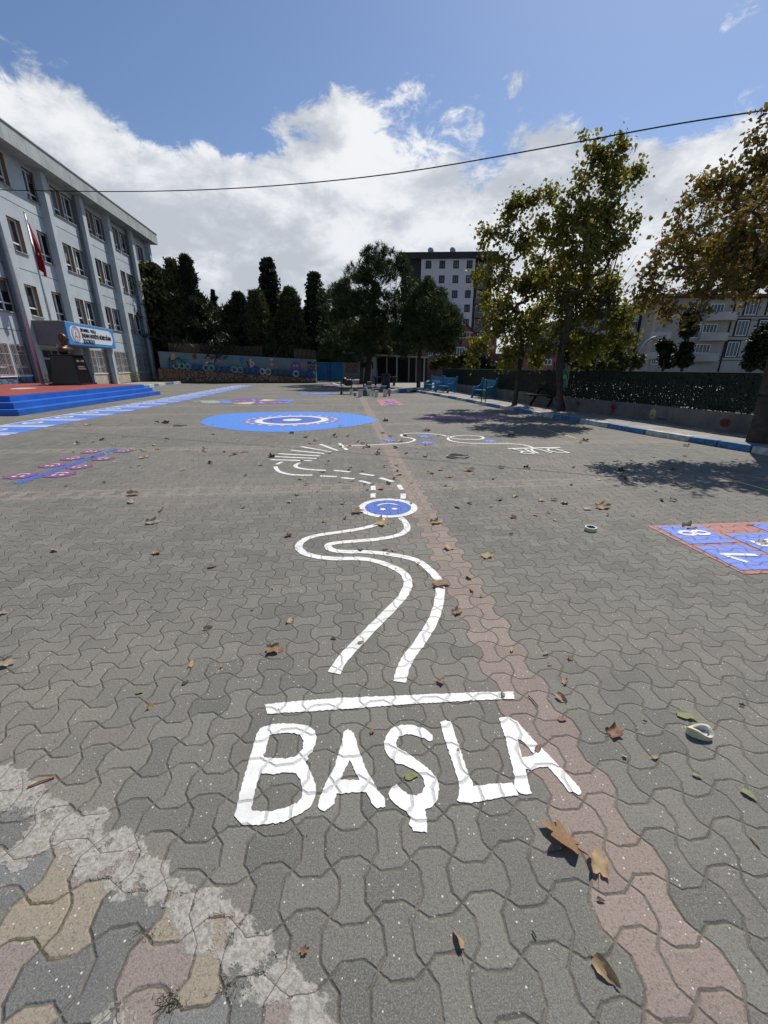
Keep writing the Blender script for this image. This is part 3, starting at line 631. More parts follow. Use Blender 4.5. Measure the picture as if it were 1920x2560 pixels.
wall_art(s_of(1866, 1056), .33, [(RD, 'disc', 0, 0, .13, .11), (MBK, 'dot', 0, .04, .12, .015), (MBK, 'dot', .05, -.03, .025, .025), (MBK, 'dot', -.05, -.03, .025, .025)])
fence_r = thing('garden_fence', (0, 0, 0), 'dark green leafy screen fence with iron posts on the low grey wall', 'fence')
FB = [((a[0]+b[0])/2, (a[1]+b[1])/2) for a, b in zip(WB, WO)]; FL = polylen(FB)[-1]
GREEN_L = leaf_material('plastic_hedge_leaves', [(.005, .013, .008), (.010, .022, .013), (.018, .030, .02), (.007, .016, .01)], .08)
DKG = mat('dark_green_net', (.006, .017, .011), .9, .3, 3)
vs = []; fs = []
s = 0
while s < FL:
    (p, d) = along(FB, s); dens_ = 1.1 if p[1] > 18 else (.98 if p[1] > 12 else .90)
    for z_ in np.arange(.60, 1.50, .034):
        k = dens_ if z_ < 1.22 else 1.25
        if p[1] < 12 and z_ < .66: k *= .45
        if rnd.random() < k*.9:
            r_ = rnd.uniform(.026, .042); a_ = rnd.uniform(0, 3.14); cx = rnd.uniform(-.02, .02); o = len(vs); t_ = rnd.uniform(-.02, .02)
            for q_ in range(4):
                aa = a_+q_*math.pi/2; rr_ = r_*(1.25 if q_ % 2 else .8); vs.append((p[0]+d[0]*(cx+rr_*math.cos(aa))+d[1]*t_*math.sin(aa), p[1]+d[1]*(cx+rr_*math.cos(aa))-d[0]*t_*math.sin(aa), z_+rr_*math.sin(aa)))
            fs.append((o, o+1, o+2, o+3))
    s += .034
MB().add(vs, fs).build('leaf_screen', GREEN_L, fence_r)
vs = []; fs = []; s = 0
while s < FL:
    (p, d) = along(FB, s)
    if p[1] < 19:
        for z_ in np.arange(.58, 1.5, .04):
            if rnd.random() < (.80 if z_ > .72 or p[1] > 11 else .2):
                r_ = rnd.uniform(.022, .036); a_ = rnd.uniform(0, 3.14); o = len(vs); x_, y_ = p[0]+d[1]*-.06*-1, p[1]+d[0]*.06
                for q_ in range(4): aa = a_+q_*math.pi/2; vs.append((x_+d[0]*r_*math.cos(aa), y_+d[1]*r_*math.cos(aa), z_+r_*math.sin(aa)))
                fs.append((o, o+1, o+2, o+3))
    s += .04
MB().add(vs, fs).build('leaf_screen', GREEN_L, fence_r)
nb_, _ = strip_wall([along(FB, s_)[0] for s_ in np.arange(0, max(s_ for s_ in np.arange(0, FL, .5) if along(FB, s_)[0][1] > 18.2), .5)], .58, 1.50, .02); nb_.build('net', DKG, fence_r)
# diamond wire behind the thin leaves and a rail on top
wr = MB(); rail = [(along(FB, s_)[0][0], along(FB, s_)[0][1], 1.505) for s_ in np.arange(0, FL, .5)]; wr.tube(rail, .022, 6); wr.tube([(a, b, .63) for a, b, _ in rail], .015, 6)
wr.build('rail', DKG, fence_r)
for px_, lean, ex_ in ((1510, 1.0, 0), (1636, 1.0, 0), (1795, 1.0, 0), (1424, 1, 0), (1340, 1, 0), (1240, 1, 0), (1180, 1, 0)):
    s_ = s_of(px_, 1005); (p, d) = along(FB, s_)
    m_ = MB(); m_.tube([(p[0], p[1], .5), (p[0], p[1], 1.56)], .045, 6); m_.build('post', BLACKM, fence_r)
for px_, y0_ in ((1825, 893), (1424, 897), (1378, 905), (1466, 902), (1612, 905), (1655, 906), (1536, 915)):
    s_ = s_of(px_, 1005); (p, d) = along(FB, s_); top_z = at(px_, y0_, p[1]).z
    MB().tube([(p[0], p[1]+.12, .5), (p[0], p[1]+.12, top_z)], .03, 6).build('post', BLACKM, fence_r)

# ================================================================== SCHOOL
SC0 = G(431, 951); SAZ = math.radians(-8.27); SE = (-math.sin(SAZ), -math.cos(SAZ)); SN = (math.cos(SAZ), -math.sin(SAZ))
SROT = math.atan2(SE[1], SE[0]); CAML = (58.787, 19.0)          # the viewer in the school's own frame
school = thing('school_building', (SC0[0], SC0[1], 0), 'long four storey grey blue school with slate pilasters and white framed windows', 'building', rz=SROT)
def s2(s_, y=-.5): return s_ - (0-y)*(CAML[0]-s_)/CAML[1]       # where a point seen on the pilaster plane lies on the wall plane
def z2(z, y=-.5): return H+(z-H)*(CAML[1]-y)/CAML[1]
rows = [(z2(1.13), z2(3.0)), (z2(4.9), z2(6.8)), (z2(8.7), z2(10.6)), (z2(12.4), z2(14.2))]
rows1 = [(z2(1.15), z2(2.51)), (z2(4.93), z2(6.35)), (z2(8.87), z2(10.3)), (z2(12.6), z2(14.05))]
bays = [[(s2(2.85), s2(4.35), rows1, 'small')]]
for L in (((6.6, 8.45), (8.72, 9.82)), ((11.6, 13.35), (13.5, 14.65)), ((16.42, 18.08), (18.25, 19.47)), ((20.9, 22.5), (24.15, 25.42)), ((26.6, 28.35), (28.6, 30.0)), ((31.5, 33.2), (33.4, 34.6)), ((36.2, 38), (38.2, 39.4))):
    bays.append([(s2(L[0][0]), s2(L[0][1]), rows, 'wide'), (s2(L[1][0]), s2(L[1][1]), rows, 'narrow')])
pils = [0.0, 4.85, 9.95, 14.68, 19.75, 25.45, 30.4, 35.3]
LEN = 42.0; YW = -.5
def roofz(s_): return 15.2-.022*s_
ops = []
for bi, b_ in enumerate(bays):
    for s0, s1, rw, kd in b_:
        for ri, (z0, z1) in enumerate(rw):
            if bi == 4 and ri == 0: continue
            ops.append((s0, s1, z0, z1, kd, ri, bi))
door_op = (s2(21.2)-.2, s2(25.3), .25, 2.9)
allo = [(o[0], o[1], o[2], o[3]) for o in ops]+[door_op]
def holed(mb, x0, x1, z0, z1, holes, y, flip=False):
    xs = sorted({x0, x1, *[h for o in holes for h in o[:2] if x0 < h < x1]}); zs = sorted({z0, z1, *[h for o in holes for h in o[2:4] if z0 < h < z1]})
    for a, b in zip(xs, xs[1:]):
        cur = None
        for c_, d in zip(zs, zs[1:]):
            mxx, mz = (a+b)/2, (c_+d)/2
            if any(o[0] < mxx < o[1] and o[2] < mz < o[3] for o in holes):
                if cur: mb.add([(a, y, cur[0]), (b, y, cur[0]), (b, y, cur[1]), (a, y, cur[1])], [(3, 2, 1, 0) if not flip else (0, 1, 2, 3)]); cur = None
            else: cur = (cur[0] if cur else c_, d)
        if cur: mb.add([(a, y, cur[0]), (b, y, cur[0]), (b, y, cur[1]), (a, y, cur[1])], [(3, 2, 1, 0) if not flip else (0, 1, 2, 3)])
wl_ = MB(); holed(wl_, .2, LEN, z2(1.13), 15.15, allo, YW); wl_.build('wall', SCHOOL, school)
PINKW = mat('pink_render', (.52, .40, .40), .85, .1, 1.2, .2, 50, streak=.2)
pb = MB(); holed(pb, .2, s2(20.0), -.1, z2(1.13), allo, YW+.03); pb.box(.2, s2(20.0), YW, YW+.028, z2(1.13)-.02, z2(1.13)); pb.build('plinth', CREAM, school)
pb = MB(); holed(pb, s2(25.45), LEN, -.1, z2(1.13), allo, YW+.03); pb.build('plinth', MURAL_STONE, school)
pb = MB(); pb.box(s2(20.0), s2(21.0)-.25, YW-.2, YW+.03, 0, z2(1.13)); pb.build('plinth', CREAM, school)
# the body behind (end wall, back, roof deck)
body = MB(); body.box(.2, LEN, -14, -13.8, -.1, 15.1); body.box(0, .2, -14, YW, -.1, 15.1); body.box(LEN, LEN+.2, -14, YW, -.1, 15.1); body.box(.2, LEN, -13.8, YW-2.2, -.1, 15.1); body.build('body', SCHOOL_D, school)
ev = MB(); t0, t1 = -.75, LEN
ev.hexa([(t1, -14.4, roofz(t1)), (t1, .62, roofz(t1)), (t0, .62, roofz(t0)), (t0, -14.4, roofz(t0))], [(t1, -14.4, roofz(t1)+1.0), (t1, .62, roofz(t1)+1.0), (t0, .62, roofz(t0)+1.05), (t0, -14.4, roofz(t0)+1.05)])
ev.build('eave', EAVE, school)
cp = MB(); cp.hexa([(t1, -14.5, roofz(t1)+1.0), (t1, .68, roofz(t1)+1.0), (t0-.05, .68, roofz(t0)+1.052), (t0-.05, -14.5, roofz(t0)+1.052)], [(t1, -14.5, roofz(t1)+1.07), (t1, .68, roofz(t1)+1.07), (t0-.05, .68, roofz(t0)+1.13), (t0-.05, -14.5, roofz(t0)+1.13)])
cp.build('roof_edge', CONC, school)
for i, p_ in enumerate(pils):
    m_ = MB(); m_.box(p_, p_+.56, YW-.02, 0, 1.15, roofz(p_)+.02); m_.build('pilaster', SCHOOL_D if 0 else SCHOOL, school)
    m_ = MB(); m_.box(p_-.02, p_+.58, YW-.02, .03, -.1, 1.15); m_.build('pilaster_base', STONE_Y, school)
for p_ in (4.85, 14.68, 25.45, 35.3):
    m_ = MB(); m_.tube([(p_+.72, YW+.16, .25), (p_+.72, YW+.16, roofz(p_)-.05)], .075, 8)
    for z_ in (3.9, 7.7, 11.6): m_.tube([(p_+.72, YW+.16, z_), (p_+.72, YW+.16, z_+.12)], .095, 8)
    m_.tube([(p_+.72, YW+.16, .25), (p_+.72, YW+.42, .12)], .075, 8); m_.build('downpipe', mat('slate_pipe', (.10, .12, .15), .5), school)
GR = mat('dark_joint', (.10, .12, .13), .9)
for z_ in (3.83, 7.68, 11.55, 14.62):
    m_ = MB()
    for a, b in zip(pils, pils[1:]+[LEN]):
        m_.box(a+.57, b-.01, YW, YW+.006, z2(z_)-.022, z2(z_)+.022)
    m_.build('groove', GR, school)
m_ = MB(); m_.box(.57, 4.84, YW, YW+.006, z2(10.8)-.02, z2(10.8)+.02); m_.box(.57, 4.84, YW, YW+.006, z2(3.05)-.02, z2(3.05)+.02); m_.build('groove', GR, school)
def win_unit(s0, s1, z0, z1, kind, ri, bi):
    D = .30; y1_ = YW; y0_ = YW-D
    rv = MB(); tanm = mat('red_brown_reveal', (.20, .085, .06), .85, .15, 2) if (ri == 0 and bi >= 5) else TAN
    rv.add([(s0, y0_, z0), (s0, y1_, z0), (s0, y1_, z1), (s0, y0_, z1)], [(0, 1, 2, 3)]); rv.add([(s1, y0_, z0), (s1, y1_, z0), (s1, y1_, z1), (s1, y0_, z1)], [(3, 2, 1, 0)])
    rv.add([(s0, y0_, z1), (s1, y0_, z1), (s1, y1_, z1), (s0, y1_, z1)], [(0, 1, 2, 3)]); rv.add([(s0, y0_, z0), (s1, y0_, z0), (s1, y1_, z0), (s0, y1_, z0)], [(3, 2, 1, 0)])
    w_ = MB(); f = .075; y0_ += .0; ya = y0_+.06
    def bar(a, b, c_, d): w_.box(a, b, y0_-.02, ya, c_, d)
    bar(s0, s0+f, z0, z1); bar(s1-f, s1, z0, z1); bar(s0+f, s1-f, z0, z0+f); bar(s0+f, s1-f, z1-f, z1)
    zt = z0+(z1-z0)*.27
    if kind != 'small': bar(s0+f, s1-f, zt-.045, zt+.045)
    md = (s0+s1)/2
    if kind == 'wide': bar(md-.05, md+.05, z0+f, zt-.045); bar(md-.05, md+.05, zt+.045, z1-f); 
    if kind == 'small': bar(md-.04, md+.04, z0+f, z1-f)
    if ri == 0 and kind == 'wide': bar(s0+f, md-.05, z1-.45, z1-.38)
    wn = w_.build('window', PVC, school)
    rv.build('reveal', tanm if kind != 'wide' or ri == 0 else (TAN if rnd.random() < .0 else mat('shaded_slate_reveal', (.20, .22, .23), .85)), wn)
    MB().add([(s0, y0_, z0), (s1, y0_, z0), (s1, y0_, z1), (s0, y0_, z1)], [(3, 2, 1, 0)]).build('pane', GLASS, wn)
    sl = MB().box(s0-.06, s1+.06, YW-.02, YW+.09, z0-.07, z0-.002); sl.build('sill', CONC if ri else PVC, wn)
    if rnd.random() < .45 and ri:         # curtain or blind behind the pane
        cz = z1-(z1-z0)*rnd.uniform(.3, .7); MB().box(s0+f, rnd.choice((md, s1-f)), y0_+.004, y0_+.010, cz, z1-f).build('blind', mat('pale_blind', (.16, .17, .17), .9, .2, 9), wn)
    if ri == 0 and kind != 'small':
        g = MB(); n = int((s1-s0)/.13)
        for i in range(n+1):
            a = s0+(s1-s0)*i/n; g.box(a-.010, a+.010, YW+.02, YW+.04, z0+.02, z1-.02)
        for z_ in (z0+.05, z0+(z1-z0)*.33, z0+(z1-z0)*.68, z1-.05): g.box(s0-.02, s1+.02, YW+.041, YW+.056, z_-.012, z_+.012)
        g.build('grille', mat('white_grille_paint', (.50, .49, .47), .5), wn)
for o in ops: win_unit(*o)
# entrance: glass doors, canopy
a, b, c_, d = door_op
dr = MB(); y_ = YW-.25
for q_ in (a, (a*2+b)/3, (a+2*b)/3, b-.1): dr.box(q_, q_+.1, y_, y_+.08, c_, d)
dr.box(a+.1, b-.1, y_+.005, y_+.075, d-.12, d); dr.box(a+.1, b-.1, y_+.005, y_+.075, d-.75, d-.62); dr.box(a+.1, b-.1, y_+.005, y_+.075, c_, c_+.35)
dd = dr.build('door', mat('aluminium_frame', (.36, .38, .37), .5), school)
MB().add([(a, y_+.02, c_), (b, y_+.02, c_), (b, y_+.02, d), (a, y_+.02, d)], [(3, 2, 1, 0)]).build('pane', GLASS, dd)
m_ = MB(); m_.tube([((a+2*b)/3+.3, y_+.16, c_+.9), ((a+2*b)/3+.42, y_+.2, c_+1.2), ((a+2*b)/3+.3, y_+.16, c_+1.5)], .02, 6); m_.build('handle', STEEL, dd)
def text_mesh(name, s, size, m, parent, matrix, extrude=.01, space=1.0):
    cu = bpy.data.curves.new(name, 'FONT'); cu.body = s; cu.size = size; cu.extrude = extrude; cu.offset = size*.010; cu.space_character = space; cu.align_x = 'LEFT'
    tmp = bpy.data.objects.new('tmp', cu); C.objects.link(tmp); bpy.context.view_layer.update()
    me = bpy.data.meshes.new_from_object(tmp.evaluated_get(bpy.context.evaluated_depsgraph_get())); bpy.data.objects.remove(tmp); bpy.data.curves.remove(cu)
    me.name = name; me.materials.clear(); me.materials.append(m); o = bpy.data.objects.new(name, me); C.objects.link(o); o.parent = parent; o.matrix_local = matrix; return o
def face_n(s_, y, z): return Matrix.Translation((s_, y, z)) @ Matrix(((-1, 0, 0, 0), (0, 0, 1, 0), (0, 1, 0, 0), (0, 0, 0, 1)))   # text on a wall of the school, read from the yard
KS1, KS0, KW, KZ0, KZ1 = 25.9-.3, 18.75, 1.95, 3.1, 4.53
cnp = MB(); cnp.box(KS0, KS1, YW+.0, KW, KZ0, KZ1); cnp.build('canopy', mat('dark_grey_canopy_render', (.17, .165, .175), .85, .1, 1.5), school)
MB().box(KS0-.03, KS1+.03, YW+.01, KW+.05, KZ1+.001, KZ1+.06).build('canopy_edge', CONC, school)
MB().box(KS0+.1, KS0+.4, KW-.5, KW-.2, -.1, KZ0).build('canopy_column', SCHOOL, school)
m_ = MB(); m_.box(s2(21.2)-.45, s2(21.2)-.2, YW-.0, YW+.9, .0, KZ0); m_.build('side_pier', SCHOOL_D, school)
sg = MB(); sy = KW+.055; sg.box(KS0+.02, KS1-.01, KW+.002, sy, KZ0+.02, KZ1-.0)
sign = sg.build('name_board', mat('sign_blue', (.04, .24, .58), .5, .08), school)
def rrect(x0, x1, z0, z1, r, n=8):
    out = []
    for cx, cz, a0 in ((x1-r, z1-r, 0), (x0+r, z1-r, 90), (x0+r, z0+r, 180), (x1-r, z0+r, 270)):
        out += [(cx+r*math.cos(math.radians(a0+90*i/n)), cz+r*math.sin(math.radians(a0+90*i/n))) for i in range(n+1)]
    return out
MB().prism(rrect(KS0+.35, KS1-.35, KZ0+.2, KZ1-.17, .52), sy+.001, sy+.012, lambda a_, b_, h_: (a_, h_, b_)).build('white_panel', mat('sign_white', (.62, .64, .68), .5, .04), sign)
em = MB(); ec = (KS1-1.05, (KZ0+KZ1)/2); EMR = mat('emblem_rose', (.42, .22, .24), .5)
def lring(mb, c_, r0, r1, y, n=32): 
    vs = []; 
    for i in range(n+1):
        a_ = 2*math.pi*i/n
        for r_ in (r0, r1): vs.append((c_[0]+r_*math.cos(a_), y, c_[1]+r_*math.sin(a_)))
    return mb.add(vs, [(2*i, 2*i+1, 2*i+3, 2*i+2) for i in range(n)])
lring(em, ec, .45, .53, sy+.03); lring(em, ec, .30, .325, sy+.03)
for i in range(24):
    a_ = 2*math.pi*i/24; lring(em, (ec[0]+.385*math.cos(a_), ec[1]+.385*math.sin(a_)), 0, .028, sy+.03, 6)
em.prism([(ec[0]+x, ec[1]+z) for x, z in ((-.05,-.16),(.05,-.16),(.035,.02),(.06,.09),(0,.2),(-.06,.09),(-.035,.02))], sy+.02, sy+.034, lambda a_, b_, h_: (a_, h_, b_))
em.prism([(ec[0]+x, ec[1]+z) for x, z in ((-.17,-.2),(0,-.15),(.17,-.2),(.17,-.13),(0,-.09),(-.17,-.13))], sy+.02, sy+.036, lambda a_, b_, h_: (a_, h_, b_))
em.build('emblem', EMR, sign)
BKT = mat('black_letters', (.012, .012, .014), .4)
text_mesh('lettering', 'İSTANBUL - TUZLA', .25, BKT, sign, face_n(KS1-1.75, sy+.014, KZ1-.47) @ Matrix.Diagonal((1, 1.15, 1, 1)), .02)
text_mesh('lettering', 'İHSAN HAYRİYE NÜRDOĞAN', .335, BKT, sign, face_n(KS1-1.80, sy+.014, KZ1-.87) @ Matrix.Diagonal((1, 1.22, 1, 1)), .02, .95)
text_mesh('lettering', 'İLKOKULU', .335, BKT, sign, face_n(KS1-1.85, sy+.014, KZ1-1.25) @ Matrix.Diagonal((1, 1.22, 1, 1)), .02, .95)
# blue steps and red platform
def L3(px, py, z): x, y = G(px, py, z); return (x, y, z)
PF = [((48.6, 1040), (402, 986.5), 0, .21), ((36, 1022.3), (382, 977.5), .21, .42), ((26, 1004.5), (361, 969.6), .42, .63)]
stage = thing('blue_steps', (-15, 20, 0), 'wide platform with an oxide red top and three bright blue steps', 'steps')
inv = Vector((15, -20, 0))
for i, (a, b, z0, z1) in enumerate(PF):
    A, B = Vector(G(*a, z0)), Vector(G(*b, z0)); dirn = (B-A).normalized(); nrm = Vector((-dirn.y, dirn.x)); A2_, B2_ = A+nrm*9.4, B+nrm*9.4-dirn*0
    m_ = MB()
    def pt(v, z): return (v.x+15, v.y-20, z)
    A2w = A+Vector((-9.0, .0)); B2w = B+Vector((-8.6, 2.2))
    m_.hexa([pt(A, z0-.01), pt(B, z0-.01), pt(B2w, z0-.01), pt(A2w, z0-.01)][::1], [pt(A, z1-(.012 if i == 2 else 0)), pt(B, z1-(.012 if i == 2 else 0)), pt(B2w, z1-(.012 if i == 2 else 0)), pt(A2w, z1-(.012 if i == 2 else 0))])
    m_.build('step', BLUE_STEP, stage, bevel=.012)
    if i == 2:
        A3, B3 = A+nrm*.05+dirn*.05, B+nrm*.05-dirn*.05
        MB().add([pt(A3, z1), pt(B3, z1), pt(B2w, z1), pt(A2w, z1)], [(0, 1, 2, 3)]).build('platform_top', RED_TOP, stage)
        mb_flat(MB(), [(x+15, y-20) for x, y in [G(px_, py_, .63) for px_, py_ in ((24, 972.5), (45, 970), (90, 969.5), (92, 971), (60, 973), (30, 973.5))]], z=.636, step=.1, amp=.02).build('white_smear', K_WHITE, stage)
# left kerb and walk along the school foot
KL = [G(361, 972), G(400, 964), G(440, 960), G(468, 957)]
kerb_run(KL, 1, 1.9, h=.2, cols=(0, 1, 0, 1), wd=.3, name='kerb')
mb_flat(MB(), [KL[0], KL[1], KL[2], KL[3], (-23.6, 46.9), (-30, 46.9), (-30, 58), (-27.2, 56.5), (-27.0, 54), (-23.4, 28)], z=.15, step=0).build('walk', POND)['kind'] = 'structure'
# flagpoles, flag
def sl(s_, y, z=0): return Vector((SC0[0]+SE[0]*s_+SN[0]*y, SC0[1]+SE[1]*s_+SN[1]*y, z))
gp = G(108, 963, .63); fp = thing('flagpole', (gp[0], gp[1], .63), 'taller bare steel pole nearest the painted school windows, running out of the top left', 'flagpole', 'flagpoles on the red platform')
MB().tube([(0, 0, 0), (0, 0, 6), (0, 0, 12.5)], [.09, .075, .055], 10).build('pole', STEEL, fp, True); MB().lathe([(.22, 0), (.22, .03), (.10, .05), (.10, .1)], n=14).build('base_plate', STEEL, fp)
gp = G(165, 955, .63); Yp = gp[1]; zt_ = at(73, 534, Yp).z-.63
fp = thing('flagpole', (gp[0], gp[1], .63), 'steel pole with a drooping red flag, behind the black plinth', 'flagpole', 'flagpoles on the red platform')
MB().tube([(0, 0, 0), (0, 0, 5), (0, 0, zt_)], [.09, .07, .05], 10).build('pole', STEEL, fp, True); MB().lathe([(.22, 0), (.22, .03), (.10, .05), (.10, .1)], n=14).build('base_plate', STEEL, fp)
MB().lathe([(.02, 0), (.06, .04), (.06, .1), (.01, .14)], (0, 0, zt_), 10).build('finial', STEEL, fp, True)
fm = MB(); nx_, nz_ = 14, 22; vs = []
ztop = zt_-.25; 
for j in range(nz_+1):
    t = j/nz_; wdt = .30+.62*math.sin(min(1, t*1.25)*math.pi*.5)*(1 if t < .8 else 1-(t-.8)*1.2)
    for i in range(nx_+1):
        u = i/nx_; fold = .10*math.sin(u*17+t*2.5)*(.4+u)
        vs.append((.06+u*wdt*.50+.04*math.sin(t*5), fold, ztop-t*2.75-u*.75*(1-t*.35)-.05*math.sin(u*9)))
fm.add(vs, [(j*(nx_+1)+i, (j+1)*(nx_+1)+i, (j+1)*(nx_+1)+i+1, j*(nx_+1)+i+1) for j in range(nz_) for i in range(nx_)])
flag = fm.build('flag', mat('flag_red', (.26, .006, .014), .8, .15, 3), fp, True); tag(flag)
fw = MB(); 
for (u, t, r_) in ((.72, .40, .09), (.80, .47, .07), (.70, .62, .05)):
    i, j = int(u*nx_), int(t*nz_); p = vs[j*(nx_+1)+i]; fw.add([(p[0]+r_*math.cos(a_), p[1]-.09, p[2]+1.6*r_*math.sin(a_)) for a_ in [2*math.pi*k/10 for k in range(10)]], [tuple(range(10))])
fw.build('crescent_and_star', mat('flag_white', (.6, .55, .55), .8), flag)
# bust on plinth
pc = sl(30.35, 4.1, .63); plt_ = thing('monument_plinth', pc, 'tall black marble plinth with small gold lettering beside the school entrance', 'plinth', rz=SROT)
BLKM = mat('black_marble', (.012, .010, .011), .22, .2, 2, spec=.5)
zp = at(180, 889, pc.y).z-.63
MB().hexa([(-.80, -.70, 0), (.80, -.70, 0), (.80, .80, 0), (-.80, .80, 0)], [(-.62, -.55, zp), (.62, -.55, zp), (.62, .62, zp), (-.62, .62, zp)]).build('block', BLKM, plt_, bevel=.02)
MB().box(-.70, .70, -.63, .70, zp, zp+.06).build('cap', BLKM, plt_, bevel=.01); MB().box(-.92, .92, -.85, .92, 0, .10).build('foot', BLKM, plt_, bevel=.01)
GLD = mat('engraved_gold', (.42, .36, .25), .5)
for k_, (txt, sz, zz) in enumerate((('1881 - 1938', .17, .78), ('YURTTA SULH', .11, .60), ('CİHANDA SULH', .11, .53))):
    text_mesh('inscription', txt, sz, GLD, plt_, Matrix.Translation((.42, .80-.18*zz+.02, zp*zz)) @ Matrix(((-1, 0, 0, 0), (0, 0, 1, 0), (0, 1, 0, 0), (0, 0, 0, 1))), .003)
bu = thing('bronze_bust', pc+Vector((0, 0, zp+.06)), 'bronze head and shoulders bust looking over the yard from the black plinth', 'bust', rz=SROT)
BRZ = mat('bronze', (.10, .062, .042), .38, .25, 5, .2, 30, metal=.75)
b_ = MB(); N = 20; prof = [(0, .36, .26, 0), (.10, .50, .31, 0), (.24, .53, .30, 0), (.34, .47, .26, 0), (.40, .32, .22, -.01), (.45, .185, .165, 0), (.52, .165, .155, .02), (.57, .165, .185, .045), (.64, .18, .215, .05), (.74, .195, .235, .03), (.84, .20, .245, .015), (.94, .175, .215, .0), (1.01, .11, .14, -.01), (1.04, .04, .05, -.01)]
vs = []
for z_, rx, ry, oy in prof:
    for k in range(N):
        a_ = 2*math.pi*k/N; x_, y2_ = rx*math.cos(a_), ry*math.sin(a_)+oy
        if .6 < z_ < .95: # face to +y: brow, nose, chin
            if math.sin(a_) > .85: y2_ += {.60: .02, .68: .03, .78: .05, .90: .01}.get(z_, 0)
        vs.append((x_, y2_, z_*1.12))
b_.add(vs, [(i*N+k, i*N+(k+1) % N, (i+1)*N+(k+1) % N, (i+1)*N+k) for i in range(len(prof)-1) for k in range(N)]+[tuple(range(N-1, -1, -1)), tuple(range((len(prof)-1)*N, len(prof)*N))])
hd = b_.build('body', BRZ, bu, True)
n_ = MB(); n_.add([(-.03, .31, .93), (.03, .31, .93), (.045, .385, .80), (-.045, .385, .80), (0, .30, .77)], [(0, 1, 2, 3), (3, 2, 4), (0, 3, 4), (1, 4, 2)]); n_.build('nose', BRZ, bu)
for sx in (-1, 1):
    e_ = MB(); e_.lathe([(.01, -.07), (.035, -.03), (.035, .04), (.01, .07)], (sx*.215, .04, .88), 8); e_.build('ear', BRZ, bu, True)
    e_ = MB(); e_.hexa([(sx*.05, .20, .45), (sx*.28, .26, .20), (sx*.30, .285, .05), (sx*.06, .29, .05)], [(sx*.05, .23, .45), (sx*.28, .29, .20), (sx*.30, .30, .05), (sx*.06, .32, .05)]); e_.build('lapel', BRZ, bu)

# ================================================================== FAR SIDE OF THE YARD
YB = 47.0
def bx(px, Y=YB): return at(px, 940, Y).x
def bz(py, Y=YB): return at(960, py, Y).z
mw = thing('mural_wall', (0, YB, 0), 'pale blue wall with cartoon mural above a brown rubble stone base', 'wall')
def loc(v): return (v[0], v[1]-YB, v[2])
MW = mat('pale_blue_mural_render', (.135, .20, .225), .9, .12, .8, .2, 40, streak=.25)
xl, xr_ = bx(405), bx(791)
def wtop(px): return bz(879.5+(px-430)*(899-879.5)/(791-430))
def stop_(px): return bz(922.0+(px-430)*(946-922.0)/(791-430))
m_ = MB(); m_.hexa([(xl, .02, .2), (xr_, .02, .2), (xr_, .3, .2), (xl, .3, .2)], [(xl, .02, wtop(405)), (xr_, .02, wtop(791)), (xr_, .3, wtop(791)), (xl, .3, wtop(405))]); m_.build('wall', MW, mw)
m_ = MB(); m_.hexa([(xl, -.62, -.05), (xr_, -.62, -.05), (xr_, .015, -.05), (xl, .015, -.05)], [(xl, -.56, stop_(405)), (xr_, -.56, stop_(791)), (xr_, .015, stop_(791)), (xl, .015, stop_(405))]); m_.build('stone_base', STONE_B, mw)
m_ = MB().box(xl, xr_+.05, -.75, -.625, -.05, .16); m_.build('dark_foot', mat('dark_green_foot', (.04, .05, .03), .95), mw)  # low dark green strip along the foot of the stone base
m_ = MB()
for i in range(44):
    px = 470+rnd.random()*318; z_ = .25+rnd.random()*(stop_(px)-.45); r_ = rnd.uniform(.04, .09)
    m_.add([(bx(px)+r_*math.cos(a), -.64, z_+r_*math.sin(a)*1.1) for a in [2*math.pi*k/6 for k in range(6)]], [tuple(range(6))])
tag(m_.build('painted_flowers', mat('chalk_flower_paint', (.34, .28, .22), .9), mw), kind='stuff')
def art(shapes, name='mural_figure'):
    """flat wall painting; shapes are (material, px, py, rx, ry) discs or (material, [(px,py)..]) outlines at the wall's real place"""
    m_ = MB(); ms = []
    for i, s_ in enumerate(shapes):
        if s_[0] not in ms: ms.append(s_[0])
        m_.m = ms.index(s_[0]); y = .010-.004*i
        if len(s_) == 5:
            c_ = at(s_[1], s_[2], YB); k_ = depth_k(YB); pts = [(c_.x+s_[3]*k_*math.cos(a), y, c_.z+s_[4]*k_*math.sin(a)) for a in [2*math.pi*j/20 for j in range(20)]]
        else: pts = [(at(x, yy, YB).x, y, at(x, yy, YB).z) for x, yy in s_[1]]
        m_.add(pts, [tuple(range(len(pts)))])
    return m_.build(name, ms, mw)
MGR, MVI, MWH = mat('mural_grey', (.20, .21, .20), .8), mat('mural_violet', (.13, .10, .22), .8), mat('mural_white', (.42, .42, .40), .8)
MGRN, MPK = mat('mural_teal', (.05, .15, .16), .8), mat('mural_pink', (.34, .16, .15), .8)
art([(YL, [(428,884),(436,884),(441,897),(428,901)])])
for px in (446, 453, 459, 465): art([(MBL, [(px-3,902),(px-2,893),(px,899),(px+1,891),(px+3,902)])], 'mural_plant')
art([(RD, 486.5, 891, 5.8, 7.2), (RD, [(485.5,897),(487.5,897),(487,901),(486,901)])], 'mural_balloon'); art([(MBL, 604, 902, 6.0, 7.6), (MBL, [(603,909),(605,909),(604.5,913),(603.5,913)])], 'mural_balloon')
art([(MWH, [(512,907),(519,902),(530,902),(536,894),(533,907),(530,911),(514,911)]), (MGRN, [(520,904),(530,903),(532,911),(519,911)]), (MPK, 522, 898, 5.2, 4.6), (YL, 522, 894.2, 4.5, 2.2), (MBK, 520.5, 896, 1.1, .9), (MBK, 523.8, 896, 1.1, .9)])
